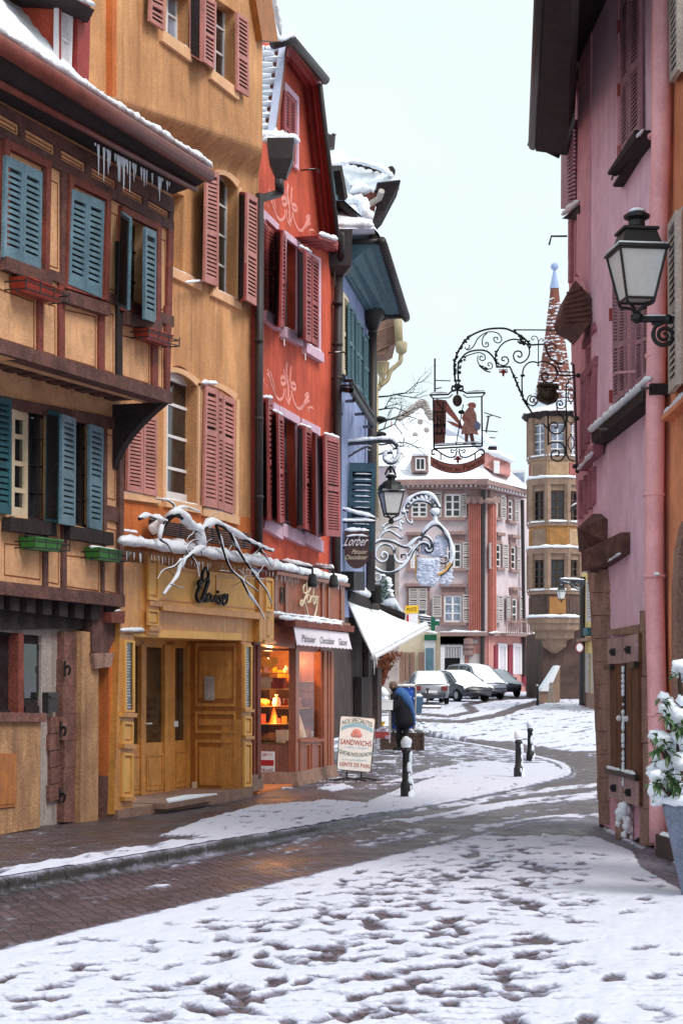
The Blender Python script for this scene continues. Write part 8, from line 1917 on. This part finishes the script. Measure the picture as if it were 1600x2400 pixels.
#  CARS
D('silver_paint',(150,152,160),.3,.08,3,.02,metal=.4,spec=.5);D('black_paint',(56,58,68),.3,.15,3,.02,spec=.5);D('grey_paint',(118,122,134),.3,.1,3,.02,metal=.3);D('tyre',(16,16,17),.9,.2,8,.2);D('tail_red',(120,44,44),.3,.1);D('lamp_clear',(210,214,220),.2,.05);D('blue_bin',(70,96,120),.5,.1);D('rim',(130,132,138),.35,.1,metal=.6)
def car(name,label,pos,yaw,paint,hs=1.0,kind='hatch',snow=.1,L_=4.1,Wd=1.72):
 """car heading along +x in its own frame; lofted body, glasshouse, wheels, lamps, coat of snow"""
 o=thing(name,label,'car',pos,'snow-covered parked cars');ca,sa=cos(yaw),sin(yaw)
 T=lambda x,y,z:Vector(pos)+Vector((x*ca-y*sa,x*sa+y*ca,z))
 h=1.45*hs;hw=Wd/2
 if kind=='van':prof=[(-2.05,.35,.95,1.0),(-2.0,.3,1.05,1.0),(-1.2,.28,1.05,1.0),(.7,.28,1.02,1.0),(1.3,.28,.98,.98),(1.95,.32,.85,.9),(2.05,.4,.7,.82)];roof=[(-1.95,1.06),(-1.8,h-.06),(-1.2,h),(.1,h-.02),(.6,h-.12),(1.45,.98)]
 else:prof=[(-2.0,.4,.85,.86),(-1.9,.3,.95,.96),(-1.2,.26,.95,1.0),(.6,.26,.93,1.0),(1.2,.26,.9,.98),(1.85,.3,.78,.9),(2.02,.38,.62,.8)];roof=[(-1.95,.95),(-1.55,h-.12),(-1.0,h),(-.1,h-.01),(.4,h-.1),(1.15,.92)]
 def loft(S,closed=True):
  b=MB();k=len(S[0])
  for r in S:b.v+=r
  for i in range(len(S)-1):
   for j in range(k if closed else k-1):a=i*k+j;c=i*k+(j+1)%k;b.f.append((a,c,c+k,a+k))
  b.f.append(tuple(reversed(range(k))));b.f.append(tuple((len(S)-1)*k+j for j in range(k)));return b
 S=[[T(x,-hw*w_*.92,z0),T(x,-hw*w_,z0+.18),T(x,-hw*w_*.99,z1_*.75),T(x,-hw*w_*.93,z1_),T(x,hw*w_*.93,z1_),T(x,hw*w_*.99,z1_*.75),T(x,hw*w_,z0+.18),T(x,hw*w_*.92,z0)]for x,z0,z1_,w_ in prof]
 loft(S).build('body',paint,o,True)
 zb=.93 if kind!='van' else 1.03
 S=[[T(x,-hw*.9,zb-.05),T(x,-hw*(.9-.2*max(0,(z-zb))/.5),max(zb-.02,z)),T(x,hw*(.9-.2*max(0,(z-zb))/.5),max(zb-.02,z)),T(x,hw*.9,zb-.05)]for x,z in roof]
 g=loft(S).build('windows','glass',o)
 b=MB()
 for s_ in(-1,1):
  P=[T(x,s_*hw*(.9-.2*max(0,(z-zb))/.5),max(zb-.02,z))for x,z in roof];b.tube(P,.05,6)
  for x0 in(-.55,.35):
   if kind=='van' or x0<.3:b.tube([T(x0,s_*hw*.905,zb),T(x0*.95,s_*hw*.72,h-.04)],.035,5)
 b.build('pillar',paint,o)
 for x in(-1.28,1.28):
  for s_ in(-1,1):
   b=MB();c=T(x,s_*(hw-.1),.31);ax=(T(0,1,0)-T(0,0,0))*.1
   b.tube([c-ax,c-ax*.8,c+ax*.8,c+ax],[.26,.31,.31,.26],16);w_=b.build('wheel','tyre',o,True);b=MB();b.tube([c+ax*(s_*.9),c+ax*(s_*1.04)],[.19,.17],12);b.build('rim','rim',w_)
 for s_ in(-1,1):
  b=MB();Q=Q3(T(-2.03,s_*hw*.55,.82),T(-2.0,s_*hw*.85,.82),T(-2.0,s_*hw*.85,.62),T(-2.03,s_*hw*.55,.62));b.box(Q,0,1,0,1,-.03,.03);b.build('taillight','tail_red',o)
  b=MB();Q=Q3(T(1.93,s_*hw*.5,.72),T(1.87,s_*hw*.8,.74),T(1.87,s_*hw*.8,.58),T(1.95,s_*hw*.5,.56));b.box(Q,0,1,0,1,-.03,.05);b.build('headlight','lamp_clear',o)
  b=MB();b.ball(T(.75,s_*(hw+.08),1.0),.11,8,5,(.7,1,.7));b.build('mirror',paint,o)
 for x in(-2.0,1.98):b=MB();b.tube([T(x,-hw*.75,.42),T(x+(.05 if x>0 else-.05),0,.42),T(x,hw*.75,.42)],.11,8);b.build('bumper','black_paint',o,True)
 b=MB();Q=Q3(T(-2.06,-.26,.62),T(-2.06,.26,.62),T(-2.06,.26,.5),T(-2.06,-.26,.5));b.box(Q,0,1,0,1,-.03,.03);b.build('number_plate','white_paint',o)
 sm=MB();xs=[-2.0+4.0*i/26 for i in range(27)];ys=[-1+2*j/12 for j in range(13)]
 for x in xs:
  zr=interp(x,[(a,max(b_,zb))for a,b_ in roof])if roof[0][0]<=x<=roof[-1][0]else interp(x,[(p[0],p[2])for p in prof])
  zp=interp(x,[(p[0],p[2])for p in prof]);z=max(zr,zp)
  for yy in ys:
   wv=hw*(.95-.2*max(0,z-zb)/.5)*1.02;e_=1-abs(yy)**6;sm.v.append(T(x,yy*wv,z+snow*e_*(1+.5*noise.noise(Vector((x*2,yy*2,pos[0]))))-.03))
 for i in range(26):
  for j in range(12):
   a=i*13+j;sm.f.append((a,a+1,a+14,a+13))
 sm.build('snow_cap','snow',o,True)
 return o
gz=lambda p:ground(*p)
def cp(x,y,d):v=at(x,y,d);return(v.x,d,zg(d))
car('parked_car','pale hatchback blanketed in snow, nearest of the parked cars, behind the bin',cp(*zB(365,1040),79),radians(92),'silver_paint',1.0)
car('parked_car','dark car with a snow-covered bonnet parked between the pale hatchback and the van',cp(*zB(575,1010),83),radians(-62),'black_paint',1.0)
car('parked_car','tall grey people carrier with a snow-covered roof in the row of parked cars',cp(*zB(700,1000),88),radians(-66),'grey_paint',1.22,'van')
car('parked_car','small snow-covered car at the far right end of the parked row',cp(*zB(835,1000),94),radians(-70),'grey_paint',1.0)
bn=thing('wheelie_bin','blue-grey wheelie bin with a snowy lid beside the pale hatchback','bin',(at(*zB(270,1040),66).x,66,zg(66)));B0=Vector(bn.location);t=MB();t.hexa([B0+Vector((x*k,y*k,z))for z,k in((.05,.23),(.62,.29))for x,y in((-1.2,-1),(1.2,-1),(1.2,1),(-1.2,1))]);t.build('tub','blue_bin',bn);t=MB();t.cbox(B0+Vector((0,0,.65)),.74,.6,.06);t.build('lid','blue_bin',bn);snowbar(bn,[B0+Vector((-.34,0,.68)),B0+Vector((.34,0,.68))],.09,lump=.2)
po_=thing('short_sign_post','thin dark post standing in a round snowy base in front of the parked cars','post',ground(*zB(365,1085)));b=Vector(po_.location);t=MB();t.tube([b,b+Vector((0,0,.84))],.045,8);t.tube([b+Vector((-.08,0,.82)),b+Vector((.08,0,.82))],.04,6);t.build('shaft','zinc',po_)
t=MB();t.lathe(b+Vector((0,-.3,0)),[(.6,0),(.56,.05),(.1,.07)],20);t.build('base_slab','dark_stone',po_)
t=MB();t.lathe(b+Vector((0,-.3,.06)),[(.56,.0),(.5,.05),(.05,.08)],20);t.build('snow_cap','snow',po_,True)
#  BIG PLANTER AT THE RIGHT EDGE
D('planter_grey',(118,126,146),.6,.25,4,.2,40,stain=(84,92,112),samt=.4);D('laurel',(56,84,44),.45,.35,5,.1,spec=.4);D('bark',(70,54,46),.9,.3,8,.4)
dq=13.4;bp_=thing('tall_planter','tall blue-grey planter with an evergreen shrub buried in snow at the right edge','planter',at(*zG(1600,2300),dq));G_=lambda x,y,d=0:at(*zG(x,y),dq+d)
cxp=G_(1680,1500);zt_,zb_=G_(0,1500).z,G_(0,2330).z;rt=(1680-1305)/3.921/4000*dq;rb=(1680-1480)/3.921/4000*dq
t=MB();c=Vector((cxp.x,dq,0));t.lathe(c,[(rb,max(0,zb_-.12)),(rb*1.02,zb_),(rt*.97,zt_-.08),(rt*.985,zt_-.075),(rt*1.0,zt_),(rt*.9,zt_)],28);t.build('pot','planter_grey',bp_,True)
snowbar(bp_,[c+Vector((rt*cos(a)*.97,rt*sin(a)*.97,zt_))for a in[pi*(.8+i/16*1.4)for i in range(17)]],.055,seed=4,lump=.5)
wd_=MB();lf=MB();sn_=MB();rr=random.Random(44)
def leaf(p,d,l,w_,droop=.3):
 d=d.normalized();sd=d.cross(Vector((0,0,1)));sd=sd.normalized()if sd.length>.01 else Vector((1,0,0));up_=sd.cross(d).normalized()
 m=p+d*l*.5;e_=p+d*l-Vector((0,0,droop*l));cr=up_*w_*.12
 lf.add([p,m-sd*w_*.5+cr,m-cr,m+sd*w_*.5+cr,e_],[(0,2,1),(0,3,2),(1,2,4),(2,3,4)])
blobs=[(1300,520,34,1),(1345,640,55,1.2),(1420,690,55,1.3),(1400,800,40,1),(1450,240,48,1),(1440,300,42,1),(1490,560,50,1),(1230,880,42,.8),(1290,920,55,1.2),(1380,960,70,1.3),(1460,940,80,1.3),(1440,1020,60,1.1),(1240,1080,30,.7),(1240,1190,52,1),(1235,1250,45,1),(1320,1160,50,.9),(1330,1290,55,1),(1290,1340,50,1),(1470,1120,60,1),(1480,1230,65,1),(1240,1390,55,1),(1270,1460,50,1.1),(1225,1330,36,1),(1420,1400,60,1),(1490,1380,60,1),(1540,900,90,1),(1560,1100,90,1),(1560,640,80,1),(1580,300,70,1),(1350,560,30,1)]
root=c+Vector((-.1,0,zt_-.05))
for i,(x,y,r,k)in enumerate(blobs):
 dd=rr.uniform(-.18,.22);p=G_(x,y,dd);R_2=r/3.921/4000*dq*1.45
 sn_.ball(p+Vector((0,-.03,R_2*.1)),R_2*.98,12,8,(1.15,1.1,.85),.45,i);sn_.ball(p+Vector((rr.uniform(-.6,.6)*R_2,-.3*R_2,-R_2*.5)),R_2*.6,10,6,(1.2,1,.8),.4,i+50)
 mid=root.lerp(p,.5)+Vector((rr.uniform(-.03,.03),0,-.04));wd_.tube(sub([root,mid,p-Vector((0,0,R_2*.4))],4),[.012]*8+[.006],5)
 for q in range(3):leaf(p+Vector((rr.uniform(-1,1)*R_2,rr.uniform(-1.2,.2)*R_2,-R_2*rr.uniform(.3,1.0))),Vector((rr.uniform(-1,1),rr.uniform(-1,.2),rr.uniform(-.8,.3))),rr.uniform(.07,.11),rr.uniform(.03,.045))
for i in range(110):
 x=rr.uniform(1225,1560);y=rr.uniform(850,1480);leaf(G_(x,y,rr.uniform(-.05,.3)),Vector((rr.uniform(-1,1),rr.uniform(-1,.4),rr.uniform(-.8,.4))),rr.uniform(.06,.1),rr.uniform(.028,.042))
for x,y in((1250,890),(1270,920),(1320,950),(1240,1000),(1330,1010),(1360,1060),(1240,1320),(1210,1325),(1370,1240),(1420,1250),(1400,1290),(1350,690),(1340,720),(1300,555),(1440,810),(1470,790),(1425,1330),(1460,1310),(1500,1330)):
 for q in range(4):leaf(G_(x+rr.uniform(-14,14),y+rr.uniform(-14,14),-.2),Vector((rr.uniform(-1,1),-.5,rr.uniform(-.9,.6))),.1,.042)
wd_.build('stem','bark',bp_,True);lf.build('foliage','laurel',bp_);sn_.build('snow_cap','snow',bp_,True)
